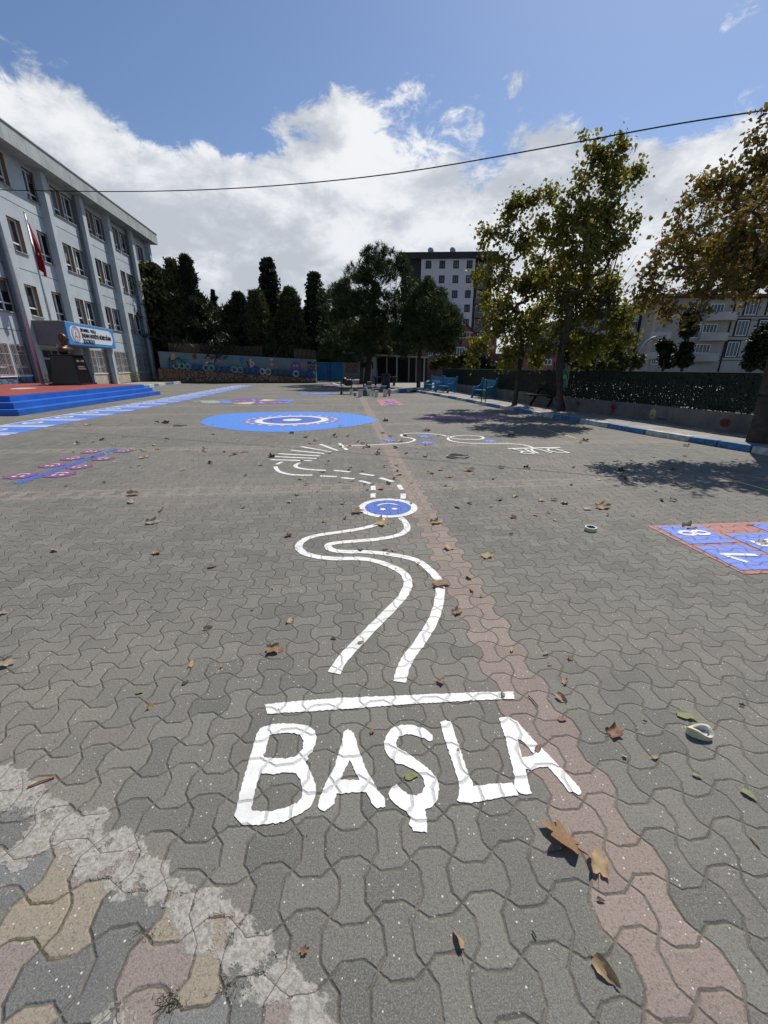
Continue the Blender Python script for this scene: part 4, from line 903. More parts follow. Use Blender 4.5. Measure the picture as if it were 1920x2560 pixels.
art([(MVI, 549, 893, 5.4, 6.5), (MVI, [(543,890),(545,884),(548,888),(550,884),(553,888),(555,884),(556,891)]), (MPK, 549.5, 904, 8.5, 5), (MWH, 547, 901, 1.5, .8), (MWH, 551, 901, 1.5, .8)])
art([(RD, [(614,903),(617,901),(627,912),(625,920),(621,918)]), (RD, [(633,916),(640,915),(651,921),(636,922)]), (MWH, 630, 909, 6.5, 6), (MWH, 628, 918, 3.6, 5), (MWH, 626.5, 901.5, 3, 4), (MBK, 630, 910.5, 2.2, 1.8), (MBK, 628, 905, .9, .9), (MPK, 614.5, 900.5, 1.8, 2.6)])
art([(MGR, 678.5, 899.5, 10, 2.6), (MWH, 678, 898.3, 4.3, 2.4), (YL, 679, 908.5, 5, 5.6), (MBK, 677, 906.5, 1.4, 1.5), (MBK, 681.5, 906.5, 1.4, 1.5), (MPK, [(675,914),(684,914),(685,923),(674,923)]), (MPK, 671, 919, 4, 2.6), (MPK, 691, 918, 5, 2.3)])
art([(MPK, 727, 914, 7.2, 6.5), (MPK, 754, 914, 7.2, 6.5), (MVI, 740, 916, 13, 12), (MVI, [(720,926),(728,918),(752,918),(761,927)]), (MWH, 736, 914.5, 2.6, 3.2), (MWH, 743.5, 914.5, 2.6, 3.2), (MVI, 737, 915.5, 1.3, 1.8), (MVI, 744.3, 915.5, 1.3, 1.8)])
def wall_text(s_, px, py, Y, size, m_, par, org):
    p_ = at(px, py, Y); text_mesh('mural_lettering', s_, size, m_, par, Matrix.Translation((p_.x-org[0], -.018+Y-org[1]-.0, p_.z-org[2])) @ Matrix(((1, 0, 0, 0), (0, 0, -1, 0), (0, 1, 0, 0), (0, 0, 0, 1))), .004)
wall_text('Mutlu', 769, 911, YB, .52, MBK, mw, (0, YB, 0)); wall_text('mutlu', 769, 920, YB, .50, RD, mw, (0, YB, 0)); wall_text('Ders', 770, 929, YB, .50, RD, mw, (0, YB, 0))
# painted tyres along the ledge
tyre_me = {}
def tyre_proto(mat_):
    m_ = MB(); prof = [(.30, -.13), (.30, -.10), (.235, -.095), (.235, .095), (.30, .10), (.30, .13)]; n = 20; R0 = .36; rings = 10; vs = []; fs = []
    for k in range(n):
        a = 2*math.pi*k/n
        for j in range(rings):
            b = 2*math.pi*j/rings; r_ = R0-.085+.085*math.cos(b); r_ = max(r_, .22 if abs(math.sin(b)) > .3 else .2); y = .12*math.sin(b)
            vs.append((r_*math.cos(a), y, r_*math.sin(a)))
    fs = [(k*rings+j, k*rings+(j+1) % rings, ((k+1) % n)*rings+(j+1) % rings, ((k+1) % n)*rings+j) for k in range(n) for j in range(rings)]
    me = bpy.data.meshes.new('tyre'); me.from_pydata(vs, [], fs); me.polygons.foreach_set('use_smooth', [True]*len(fs)); me.materials.append(mat_); me.update(); return me
TM = {'blue': mat('tyre_blue_paint', (.025, .10, .30), .5), 'mint': mat('tyre_mint_paint', (.20, .36, .31), .5), 'white': mat('tyre_white_paint', (.46, .45, .42), .5), 'green': mat('tyre_green_paint', (.035, .10, .07), .5)}
tl = [(435, 917.5, 'blue'), (448, 915, 'mint'), (462.6, 913.5, 'mint'), (476.8, 914.5, 'mint'), (492, 915, 'blue'), (506.5, 916, 'blue'), (521, 917.5, 'mint'), (534.3, 918, 'mint'), (549, 918.8, 'blue'), (563, 920, 'blue'), (577.5, 921.5, 'blue'), (590.5, 922.4, 'mint'), (604.5, 923, 'mint'),
      (618.5, 925, 'blue'), (632, 926, 'blue'), (645, 927, 'blue'), (659, 928, 'white'), (673, 929.5, 'white'), (687.3, 930, 'blue'), (700.5, 931, 'green'), (714.5, 931, 'green'), (729, 932.5, 'blue'), (742, 934, 'white'), (755.5, 935.5, 'blue'), (769.7, 937, 'blue'), (782, 937.2, 'blue')]
cnt = {}
for i, (px, py, c_) in enumerate(tl):
    if c_ not in tyre_me: tyre_me[c_] = tyre_proto(TM[c_])
    o = bpy.data.objects.new('painted_tyre', tyre_me[c_]); C.objects.link(o); zz = stop_(px)+.345
    o.location = (bx(px), YB-.28+rnd.uniform(-.03, .03), zz); o.rotation_euler = (0, rnd.uniform(0, 3), rnd.uniform(-.28, .28))
    prv = tl[i-1][2] if i else None; nxt = tl[i+1][2] if i < len(tl)-1 else None
    ords = ('first','second','third','fourth','fifth','sixth','seventh','eighth','ninth','tenth','eleventh','twelfth','thirteenth')
    lab = (f'{c_} painted tyre, {ords[i]} along the ledge counting from the school' if i < 13 else f'{c_} painted tyre, {ords[25-i]} along the ledge counting from the blue gate')
    tag(o, lab, 'tyre', 'painted tyres standing on the stone ledge')
# picket fence on top, gate, kiosk
pf = thing('picket_fence', (0, YB+.8, 0), 'rusty dark picket fence on top of the mural wall under the trees', 'fence')
RUST = mat('rusty_picket', (.10, .075, .055), .8, .5, 8)
px = 425.0; n_pk = 0
for seg0, seg1, yt0, yt1, yb in ((425, 566, 858, 860, 884), (567, 655, 864, 866, 889), (735, 790, 872, 876, 895)):
    px = seg0
    while px < seg1 and n_pk < 98:
        t = (px-seg0)/(seg1-seg0); x_ = at(px, 880, YB+.8).x; zt_ = bz(yt0+(yt1-yt0)*t+rnd.uniform(-1, 1), YB+.8); zb = bz(yb, YB+.8)
        MB().box(x_-.025, x_+.025, -.02, .02, zb-.2, zt_).build('picket', RUST, pf); px += 3.25; n_pk += 1
    MB().box(at(seg0, 880, YB+.8).x, at(seg1, 880, YB+.8).x, .021, .05, bz(yb-4, YB+.8), bz(yb-4, YB+.8)+.05).build('rail', RUST, pf)
YG = 50.0
gt_ = thing('metal_gate', (0, YG, 0), 'blue corrugated metal gate between the mural wall and the kiosk', 'gate')
GB = mat('gate_blue_paint', (.018, .17, .36), .5, .12, 1.5)
x0, x1, z0, z1 = at(793, 930, YG).x, at(857, 930, YG).x, .22, bz(906, YG); m_ = MB(); n = 44
vs = [(x0+(x1-x0)*i/n, .05*(1 if (i//2) % 2 else -1), z) for z in (z0, z1) for i in range(n+1)]; m_.add(vs, [(i, i+1, n+2+i, n+1+i) for i in range(n)]); m_.build('gate_panel', GB, gt_)
m_ = MB(); m_.box(x0, x1, -.09, -.055, z0-.03, z0+.05); m_.box(x0, x1, -.09, -.055, z1-.05, z1+.03); m_.box(x0-.08, x0, -.1, .1, 0, z1+.1); m_.box(x1, x1+.08, -.1, .1, 0, z1+.1); m_.build('gate_frame', GB, gt_)
m_ = MB(); m_.box((x0+x1)/2-.03, (x0+x1)/2+.03, -.12, -.06, 0, z1); m_.box((x0+x1)/2-.15, (x0+x1)/2+.15, -.16, -.1, .95, 1.25); m_.build('latch', mat('gate_dark_blue', (.01, .06, .16), .5), gt_)
YK = 46.0
gw = thing('greeting_wall', (0, YK, 0), 'grey green wall with red and black words Güle Güle beside the blue gate', 'wall')
x0, x1 = at(858, 930, YK).x, at(894, 930, YK).x
MB().box(x0, x1, 0, .25, 0, bz(906, YK)).build('wall', mat('grey_green_render', (.16, .185, .165), .9, .15, 1), gw)
wall_text('Güle,', 865, 919, YK, .72, RD, gw, (0, YK, 0)); wall_text('Güle...', 863, 931.5, YK, .72, RD, gw, (0, YK, 0))
MB().box(x0-.05, x1+.3, -.5, .6, bz(904, YK), bz(884, YK)).build('green_cover', DKG, gw)
m_ = MB(); m_.box(x0-.1, x1+.6, -.6, .7, bz(884, YK)+.01, bz(884, YK)+.09); m_.build('cover_top', CONC, gw)
ki = thing('kiosk', (0, YK, 0), 'small white kiosk with pale blue trim behind the pine trunks', 'kiosk')
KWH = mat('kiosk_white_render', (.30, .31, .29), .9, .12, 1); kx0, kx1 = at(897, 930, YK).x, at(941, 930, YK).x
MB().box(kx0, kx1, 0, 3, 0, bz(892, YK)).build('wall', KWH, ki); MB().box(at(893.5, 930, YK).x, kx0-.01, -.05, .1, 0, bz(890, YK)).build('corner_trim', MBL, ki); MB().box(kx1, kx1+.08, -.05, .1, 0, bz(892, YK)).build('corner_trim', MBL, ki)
m_ = MB(); m_.box(at(927, 930, YK).x, at(933, 930, YK).x, -.03, 0, bz(922, YK), bz(905, YK)); m_.build('window', MBK, ki); m_ = MB(); m_.box(at(887, 930, YK).x, at(909, 930, YK).x, -.9, .2, bz(892, YK), bz(886, YK)); m_.build('roof', CONC, ki)
po = thing('porch', (0, YK, 0), 'long low white porch roof on thin posts right of the kiosk', 'porch')
px0, px1 = at(926, 930, YK).x, at(1071, 930, YK).x
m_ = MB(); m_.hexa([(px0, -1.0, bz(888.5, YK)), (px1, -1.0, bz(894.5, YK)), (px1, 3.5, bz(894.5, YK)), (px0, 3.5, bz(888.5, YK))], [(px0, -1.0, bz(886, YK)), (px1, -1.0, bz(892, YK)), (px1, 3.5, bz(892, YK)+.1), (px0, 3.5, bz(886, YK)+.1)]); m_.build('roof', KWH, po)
for px, yy in ((928, -.9), (967, 1), (992, -.9), (1022, 1.5), (1040, 1.5), (1060, -.9)):
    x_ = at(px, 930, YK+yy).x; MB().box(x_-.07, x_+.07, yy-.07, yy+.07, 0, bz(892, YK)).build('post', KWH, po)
MB().box(at(943, 930, 49).x, at(1068, 930, 49).x, 3.2, 3.3, 0, 2.6).build('shade_panel', mat('porch_shade_dark', (.02, .022, .022), .9), po)  # near-black sheet stands in for the shade under the porch roof
m_ = MB(); m_.box(at(876, 960, 44).x, at(903, 960, 44).x, -3.2, -.4, 0, .42); m_.build('threshold', K_WHITE, ki)

# ------------------------------------------------------------------ benches
def bench(px_pts, label):
    """px_pts: ground points under front foot of the left panel, front foot of the right panel, back foot of the right panel"""
    a, b, c_ = (Vector(G(*q_, .12)) for q_ in px_pts); L_ = (b-a).length; rz = math.atan2((b-a).y, (b-a).x)
    t = thing('park_bench', (a.x, a.y, .115), label, 'bench', 'blue plastic benches on the pavement', rz)
    return t, L_
def make_bench(t, L_, D=.72, Hh=.98):
    side = [(0,0),(.10,0),(.16,.10),(.26,.17),(.42,.17),(.54,.10),(.60,0),(.72,0),(.70,.30),(.74,.55),(.80,.86),(.81,.95),(.76,.99),(.69,.97),(.66,.90),(.60,.70),(.52,.62),(.38,.57),(.20,.56),(.10,.54),(.05,.46),(.08,.30)]
    for x_ in (0, L_-.05): MB().prism([(y, z) for y, z in side], x_, x_+.05, lambda a_, b_, h_: (h_, a_, b_)).build('side_panel', BENCH, t, bevel=.008)
    m_ = MB()
    for y_ in (.08, .20, .32, .44): m_.box(.05, L_-.05, y_, y_+.10, .38, .42)
    m_.build('seat', mat('bench_seat_blue', (.06, .24, .40), .4), t)
    bk = MB()
    for z_, y_ in ((.50, .57), (.64, .60), (.78, .64)): bk.hexa([(.05, y_, z_), (L_-.05, y_, z_), (L_-.05, y_+.04, z_), (.05, y_+.04, z_)], [(.05, y_+.03, z_+.12), (L_-.05, y_+.03, z_+.12), (L_-.05, y_+.07, z_+.12), (.05, y_+.07, z_+.12)])
    bk.build('backrest', BENCH, t)
b3 = Vector(G(1176.5, 993.5, .12)); e3 = Vector(G(1207, 998, .12))
def put_bench(p, rz, L_, lab):
    t = thing('park_bench', (p[0], p[1], .115), lab, 'bench', 'blue plastic benches on the pavement', rz); make_bench(t, L_)
put_bench(b3, math.radians(-64), 1.15, 'blue plastic bench standing alone behind the black hoop')
put_bench(Vector(G(1087, 980, .12)), math.radians(-62), 1.3, 'nearer of the two blue benches standing close together')
put_bench(Vector(G(1057, 976, .12)), math.radians(-62), 1.3, 'farther of the two blue benches standing close together')
hp = G(1208, 1007, .115); ht = thing('steel_hoop', (hp[0], hp[1], .115), 'black steel hoop bolted to the pavement in front of the lone blue bench', 'hoop', rz=math.radians(-18))
hw_, hh = .085, .98; arc = [(-hw_, 0, 0), (-hw_, 0, hh-.1)]+[(-hw_*math.cos(a), 0, hh-.1+hw_*1.2*math.sin(a)) for a in [math.pi*i/8 for i in range(1, 8)]]+[(hw_, 0, hh-.1), (hw_, 0, 0)]
MB().tube(arc, .022, 8).build('hoop', BLACKM, ht, True); MB().box(-.16, .16, -.05, .05, 0, .015).build('foot_plate', BLACKM, ht)
# sign on the fence
p_, d_ = along(FB, s_of(1346, 1010)); sgz = at(1346, 946, p_[1]).z
sg = thing('assembly_sign', (p_[0]-.15, p_[1]-.28, sgz), 'green and white assembly point sign hung on the dark fence between two plane trees', 'sign', rz=math.atan2(d_[1], d_[0])+math.pi/2+math.radians(95))
sg.rotation_euler[2] = math.radians(-25)
SG = mat('sign_green', (.015, .13, .065), .5); SW = mat('sign_pale', (.34, .42, .36), .5)
sw_, sh_ = .135, .315
MB().box(-sw_, sw_, 0, .01, -sh_, sh_).build('board', SG, sg); 
m_ = MB(); 
for a in ((-sw_, sw_, sh_-.014, sh_), (-sw_, sw_, -sh_, -sh_+.014), (-sw_, -sw_+.012, -sh_+.015, sh_-.015), (sw_-.012, sw_, -sh_+.015, sh_-.015), (-sw_+.013, sw_-.013, -.125, -.113)): m_.box(a[0], a[1], -.004, -.001, a[2], a[3])
m_.build('border', SW, sg)
m_ = MB()
for cx, cz, r_ in ((0, .13, .026), (-.045, .09, .02), (.045, .09, .02), (0, .045, .045), (-.04, .03, .03), (.04, .03, .03)): m_.add([(cx+r_*math.cos(a), -.006, cz+r_*1.3*math.sin(a)) for a in [2*math.pi*k/12 for k in range(12)]], [tuple(range(12))])
for sx in (-1, 1):
    for sz in (-1, 1): m_.add([(sx*.105, -.006, .10+sz*.17), (sx*.105, -.006, .10+sz*.115), (sx*.06, -.006, .10+sz*.17)], [(0, 1, 2)]); m_.add([(sx*.095, -.006, .10+sz*.15), (sx*.085, -.006, .10+sz*.16), (sx*.045, -.006, .10+sz*.105), (sx*.055, -.006, .10+sz*.095)], [(0, 1, 2, 3)])
m_.build('pictogram', SW, sg)
text_mesh('lettering', 'ACİL DURUM', .042, SW, sg, Matrix.Translation((-.122, -.004, -.175)) @ Matrix(((1, 0, 0, 0), (0, 0, -1, 0), (0, 1, 0, 0), (0, 0, 0, 1))), .001); text_mesh('lettering', 'TOPLANMA', .045, SW, sg, Matrix.Translation((-.115, -.004, -.228)) @ Matrix(((1, 0, 0, 0), (0, 0, -1, 0), (0, 1, 0, 0), (0, 0, 0, 1))), .001)
text_mesh('lettering', 'YERİ', .045, SW, sg, Matrix.Translation((-.045, -.004, -.280)) @ Matrix(((1, 0, 0, 0), (0, 0, -1, 0), (0, 1, 0, 0), (0, 0, 0, 1))), .001)
# dark picnic table in the shade between the plane trees
pg = G(1368, 1017, .115); pt_ = thing('picnic_table', (pg[0]+.35, pg[1]+.5, .115), 'very dark wooden picnic table in the shade by the low wall', 'table', rz=math.radians(-68))
DW = mat('dark_stained_wood', (.018, .016, .014), .8)
MB().box(-.75, .75, -.35, .35, .70, .75).build('table_top', DW, pt_)
for y_ in (-.68, .68): MB().box(-.75, .75, y_-.13, y_+.13, .42, .46).build('seat', DW, pt_)
for x_ in (-.5, .5):
    m_ = MB(); m_.hexa([(x_-.03, -.72, 0), (x_+.03, -.72, 0), (x_+.03, -.62, 0), (x_-.03, -.62, 0)], [(x_-.03, -.24, .70), (x_+.03, -.24, .70), (x_+.03, -.16, .70), (x_-.03, -.16, .70)]); m_.hexa([(x_-.03, .62, 0), (x_+.03, .62, 0), (x_+.03, .72, 0), (x_-.03, .72, 0)], [(x_-.03, .16, .70), (x_+.03, .16, .70), (x_+.03, .24, .70), (x_-.03, .24, .70)]); m_.box(x_-.032, x_+.032, -.75, .75, .36, .42); m_.build('leg', DW, pt_)
# second dark table further back, under the pines
pg = G(962, 972); t2 = thing('picnic_table', (pg[0], pg[1]+3, 0), 'dark picnic table under the porch behind the paint buckets', 'table', rz=.1)
MB().box(-1.1, 1.1, -.4, .4, .78, .85).build('table_top', DW, t2)
for x_ in (-.8, .8): MB().box(x_-.05, x_+.05, -.4, .4, 0, .78).build('leg', DW, t2)

# ------------------------------------------------------------------ buckets and clutter
def bk(px, py): return (840+px/10.37, 940+py/10.37)
BW, BC, BO = mat('bucket_white_plastic', (.62, .62, .63), .5, .15, 4), mat('bucket_cream_plastic', (.66, .62, .48), .5, .15, 4), mat('bucket_orange_lid', (.45, .22, .09), .5)
BL_ = mat('label_paper', (.25, .22, .24), .7, .5, 20)
for cx, ty, by, wd, body_m, lid_m, lab in ((392,352,495,92,BW,BO,'white bucket with a rusty orange rim, leftmost by the black trolley'),(490,430,520,88,BL_,BW,'short squat pale tub, the lowest of the paint buckets'),(625,374,550,140,BW,BO,'big white paint bucket with an orange rim, standing nearest the viewer'),
        (850,376,520,118,BC,BC,'cream paint bucket just right of the green bottle'),(950,366,530,78,BW,BO,'slim grey bucket between the two cream ones'),(1047,398,550,108,BC,BC,'cream paint bucket with a thick white lid, nearest of the cream ones'),(1275,374,540,128,BW,BO,'white bucket with an orange rim, last of the row at the right'),
        (1385,340,525,60,mat('bucket_grey_plastic',(.16,.16,.17),.6),BW,'dark grey bucket in the shade beside the white concrete block')):
    p = G(*bk(cx, by)); k_ = depth_k(p[1], .3); r_ = wd/10.37*k_/2; h_ = (by-ty)/10.37*k_/CP*.98
    t = thing('paint_bucket', (p[0], p[1]+r_, .002), lab, 'bucket', 'paint buckets standing in a row', rnd.uniform(0, 3))
    MB().lathe([(r_*.80, 0), (r_*.83, .02), (r_*.95, h_*.86), (r_*.95, h_*.90)], n=18).build('body', body_m, t, True)
    MB().lathe([(r_, h_*.86), (r_*1.02, h_*.9), (r_*1.02, h_*.985), (r_*.98, h_)], n=18).build('lid', lid_m, t)
    hn = [(r_*math.cos(a), -.02-r_*.35*math.sin(a)*0-r_*0, h_*.88-.55*r_*abs(math.sin(a))) for a in [math.pi*i/10 for i in range(11)]]
    MB().tube([(x, -r_*.0-(r_*1.03)*math.sqrt(max(0, 1-(x/r_)**2)), z) for x, y, z in hn], .006, 5).build('handle', STEEL, t)
p = G(*bk(757, 515)); t = thing('drink_bottle', (p[0], p[1]+.1, 0), 'big clear bottle of green liquid among the paint buckets', 'bottle'); k_ = depth_k(p[1])*.096
MB().lathe([(.15, 0), (.16, .03), (.16, .30)], n=14).build('liquid', mat('green_liquid', (.01, .16, .09), .3), t, True); MB().lathe([(.163, .30), (.163, .42), (.10, .52), (.045, .57), (.045, .62)], n=14).build('bottle', mat('cloudy_plastic', (.22, .27, .34), .3), t, True); MB().lathe([(.055, .60), (.055, .68)], n=10).build('cap', PVC, t)
p = G(*bk(865, 395)); t = thing('stacked_cups', (p[0], p[1]+.6, 0), 'tall yellowish paint can stack behind the cream bucket', 'can'); MB().lathe([(.12, 0), (.12, .35), (.10, .37), (.15, .40), (.17, .60), (.18, .62)], n=14).build('can', mat('ochre_can', (.20, .17, .05), .5), t, True); MB().lathe([(.185, .61), (.185, .66)], n=14).build('lid', BC, t)
p = G(*bk(270, 480)); t = thing('black_trolley', (p[0], p[1]+.3, 0), 'black trolley heaped with dark bags and a white sheet left of the buckets', 'trolley'); t.scale = (.8, .8, .8)
MB().box(-.45, .45, -.3, .4, .45, .52).build('shelf', BLACKM, t); m_ = MB()
for i in range(5): m_.lathe([(.12, 0), (.26, .1), (.25, .35), (.12, .5)], (rnd.uniform(-.25, .35), rnd.uniform(-.1, .2), .52+rnd.uniform(0, .25)), 9)
m_.build('bags', mat('black_bag_plastic', (.012, .012, .014), .45), t, True)
for x_ in (-.4, .4):
    MB().box(x_-.03, x_+.03, -.28, -.22, .1, 1.2).build('upright', BLACKM, t); MB().tube([(x_, -.3, .11), (x_, -.2, .11)], .11, 12).build('wheel', BLACKM, t)
m_ = MB(); m_.hexa([(-1.1, -.3, .82), (-.3, -.32, .55), (-.3, .1, .55), (-1.1, .1, .82)], [(-1.1, -.3, .86), (-.3, -.32, .60), (-.3, .1, .60), (-1.1, .1, .86)]); m_.build('white_sheet', PVC, t)
p = G(*bk(1290, 385)); t = thing('litter_bin', (p[0], p[1]+1.0, 0), 'black cylindrical litter bin behind the last white bucket', 'bin'); MB().lathe([(.30, 0), (.32, .1), (.34, 1.0), (.30, 1.04)], n=18).build('body', BLACKM, t, True); MB().lathe([(.35, 1.0), (.36, 1.1), (.20, 1.2)], n=18).build('lid', BLACKM, t, True)
p = G(*bk(1060, 400)); t = thing('plank', (p[0], p[1]+.5, 0), 'white topped low plank on two blocks behind the buckets', 'plank'); MB().box(-.7, .7, -.2, .2, .32, .38).build('board', PVC, t); MB().box(-.6, -.4, -.15, .15, 0, .32).build('block', CONC, t); MB().box(.4, .6, -.15, .15, 0, .32).build('block', CONC, t)

# ================================================================== TREES
def mesh_np(name, vs, fs, mats, parent=None, smooth=False):
    vs = np.asarray(vs, np.float32); fs = np.asarray(fs, np.int32); me = bpy.data.meshes.new(name)
    me.vertices.add(len(vs)); me.vertices.foreach_set('co', vs.ravel()); n, k = fs.shape
    me.loops.add(n*k); me.loops.foreach_set('vertex_index', fs.ravel()); me.polygons.add(n)
    me.polygons.foreach_set('loop_start', np.arange(0, n*k, k, dtype=np.int32)); me.polygons.foreach_set('loop_total', np.full(n, k, np.int32))
    if smooth: me.polygons.foreach_set('use_smooth', np.ones(n, bool))
    me.materials.append(mats); me.update(calc_edges=True); me.validate()
    o = bpy.data.objects.new(name, me); C.objects.link(o)
    if parent: o.parent = parent
    return o
def unit(v): return v/np.maximum(np.linalg.norm(v, axis=1, keepdims=True), 1e-9)
def leaf_cloud(pts, size, hang=.6, fold=.25, width=.42, jit=.35, up=0.0):
    """two folded triangles pairs (4 corner leaf) per point"""
    n = len(pts); ax = nr.normal(size=(n, 3)); ax[:, 2] = ax[:, 2]*.6-hang*1.3+up*2.0; ax = unit(ax)
    sd_ = unit(np.cross(ax, nr.normal(size=(n, 3)))); nn = np.cross(ax, sd_)
    L = (size*(1+jit*nr.uniform(-1, 1, n)))[:, None]; W = L*width
    b = pts; m1 = pts+ax*L*.45+sd_*W+nn*W*fold; m2 = pts+ax*L*.45-sd_*W+nn*W*fold; t = pts+ax*L
    vs = np.stack([b, m1, t, m2], 1).reshape(-1, 3); i = np.arange(n)*4
    fs = np.concatenate([np.stack([i, i+1, i+2], 1), np.stack([i, i+2, i+3], 1)]); return vs, fs
def tufts(pts, size, blades=4, up=.8, width=.16, spread=.8):
    n = len(pts); P_ = np.repeat(pts, blades, 0); m = len(P_); ax = nr.normal(size=(m, 3))*spread; ax[:, 2] += up; ax = unit(ax)
    sd_ = unit(np.cross(ax, nr.normal(size=(m, 3)))); L = (size*nr.uniform(.6, 1.3, m))[:, None]
    vs = np.stack([P_-sd_*L*width*.5, P_+sd_*L*width*.5, P_+ax*L+sd_*L*width*.25, P_+ax*L-sd_*L*width*.25], 1).reshape(-1, 3)
    i = np.arange(m)*4; return vs, np.stack([i, i+1, i+2, i+3], 1)
def grow(base, trunk, blobs, n_targets, seed, tip=.007, mid_n=4, power=2.25, droop=0.0):
    """limbs: every crown point is joined to the nearest good place of the skeleton grown so far"""
    rs = np.random.default_rng(seed); T = []
    wts = np.array([b[3]**2 for b in blobs]); wts = wts/wts.sum()
    for i in rs.choice(len(blobs), n_targets, p=wts):
        b = blobs[i]; v = rs.normal(size=3); v /= np.linalg.norm(v); T.append(np.array(b[:3])+v*b[3]*rs.uniform(.15, 1)**.6)
    nodes = [np.array(trunk[0])]; par = [-1]
    for a, b in zip(trunk, trunk[1:]):
        for k in range(1, 4): nodes.append(np.array(a)+(np.array(b)-np.array(a))*k/3); par.append(len(nodes)-2)
    start = len(nodes)-3; top = nodes[-1]; T.sort(key=lambda t: np.linalg.norm(t-top)); tips = []
    free = [len(nodes)-1-i for i in range(3)]
    A = [np.array(nodes[i]) for i in free]; idx = list(free)
    for t in T:
        M = np.array(A); dv = t-M; d = np.linalg.norm(dv, axis=1); cost = d*(1+.9*np.clip(-dv[:, 2]/np.maximum(d, .01), 0, 1)); j = int(np.argmin(cost)); p = A[j]; pi = idx[j]
        dd = t-p; L = np.linalg.norm(dd)
        if L < .02: continue
        side = rs.normal(size=3)*L*.09; bend = np.array([0, 0, -L*.10 if dd[2] > 0 else L*.05])
        prev = pi
        for k in range(1, mid_n+1):
            s = k/mid_n; q_ = p+dd*s+(side+bend)*math.sin(s*math.pi)+rs.normal(size=3)*L*.012; nodes.append(q_); par.append(prev); prev = len(nodes)-1; A.append(q_); idx.append(prev)
        tips.append(prev)
    n = len(nodes); acc = np.zeros(n); ch = np.zeros(n, int)
    for i in range(n):
        if par[i] >= 0: ch[par[i]] += 1
    R = np.zeros(n)
    for i in range(n-1, -1, -1):
        R[i] = tip if ch[i] == 0 else max(acc[i]**(1/power), tip)
        if par[i] >= 0: acc[par[i]] += R[i]**power
    return np.array(nodes), par, R, tips
def limb_mesh(nodes, par, R, k=6, rmin=0, scale=1.0):
    vs, fs = [], []
    for i in range(len(nodes)):
        if par[i] < 0 or R[i] < rmin: continue
        a, b = Vector(nodes[par[i]]), Vector(nodes[i]); d = b-a
        if d.length < 1e-4: continue
        d.normalize(); u = d.orthogonal().normalized(); w_ = d.cross(u); ra, rb = min(R[par[i]], R[i]*1.35)*scale, R[i]*scale; o = len(vs); kk = k if R[i] > .03 else 4
        for c_, r_ in ((a, ra), (b+d*rb*.3, rb)):
            for j in range(kk): t = 2*math.pi*j/kk; vs.append(c_+(u*math.cos(t)+w_*math.sin(t))*r_)
        fs += [(o+j, o+(j+1) % kk, o+kk+(j+1) % kk, o+kk+j) for j in range(kk)]
    return vs, fs
def px_blobs(L, Y, dj=.6, seed=1):
    rs = random.Random(seed); out = []
    for b in L:
        px, py, r = b[:3]; yy = Y+(b[3] if len(b) > 3 else rs.uniform(-dj, dj)*r*depth_k(Y)*1.6); p = at(px, py, yy); out.append((p.x, p.y, p.z, r*depth_k(yy, p.z)))
    return out
def broad_tree(name, label, base, trunk_px, blobs, mats, nt, nleaf, lsize, tr, seed, group=None, hang=.6, bark=None, spread=.20, cat='tree', bare=0, tz=0):
    Y = base[1]; t = thing(name, (base[0], base[1], tz), label, cat, group)
    trunk = [(base[0], base[1], tz)]+[tuple(at(x, y, Y)) for x, y in trunk_px]
    nodes, par, R, tips = grow(base, trunk, blobs, nt, seed)
    k = tr/max(R[1], 1e-6); R2 = np.where(R > .02, R*(1+(k-1)*np.clip((R-.02)/(max(R[1], .021)-.02), 0, 1)), R)
    nt_ = (len(trunk)-1)*3+1
    for i in range(min(nt_, len(R2))): R2[i] = max(R2[i], tr*(1.25 if i == 0 else 1.0-.3*i/nt_))
    org = np.array([base[0], base[1], tz]); vs, fs = limb_mesh(nodes-org, par, R2)
    m_ = MB(); m_.add([tuple(v) for v in vs], fs); m_.build('trunk', bark or BARK, t, True)
    # leaves sit along the outer twigs
    outer = [i for i in range(len(nodes)) if R[i] < .017 and i > nt_]; rs = np.random.default_rng(seed+5)
    if bare: outer = [i for i in outer if not (nodes[i][2] > bare[1] and nodes[i][0] > bare[0] and rs.random() < .8)]
    ii = rs.choice(outer, nleaf); pts = nodes[ii]-org+rs.normal(size=(nleaf, 3))*spread*rs.uniform(.2, 1, (nleaf, 1))
    v, f = leaf_cloud(pts, lsize, hang); mesh_np('crown', v, f, mats, t); return t
PLANE_L = leaf_material('plane_tree_leaves', [(.13, .15, .03), (.20, .21, .04), (.28, .25, .055), (.14, .145, .03), (.27, .19, .05), (.16, .18, .04)], .55)
PLANE_B = leaf_material('browning_leaves', [(.14, .095, .034), (.17, .14, .034), (.21, .125, .04), (.12, .12, .03), (.25, .15, .05), (.12, .08, .03)], .5)
T1B = G(1286, 1013, .115); T2B = G(1403, 1027, .115); T3B = G(1893, 1105, .115)
b1 = [(1290,510,26),(1330,500,20),(1262,560,32),(1218,575,20),(1205,620,16),(1300,600,48),(1250,680,42),(1196,690,20),(1290,740,52),(1240,800,46),(1195,860,30),(1300,840,56),(1350,790,46),(1262,895,28),(1175,890,20),(1340,690,40),(1350,890,26),(1224,745,30)]
broad_tree('plane_tree', 'slimmer plane tree with green leaves between the lone bench and the assembly sign', T1B, [(1300,915),(1306,850),(1300,790)], px_blobs(b1, T1B[1], seed=3), PLANE_L, 440, 9800, .125, .095, 21, 'plane trees on the pavement', tz=.1)
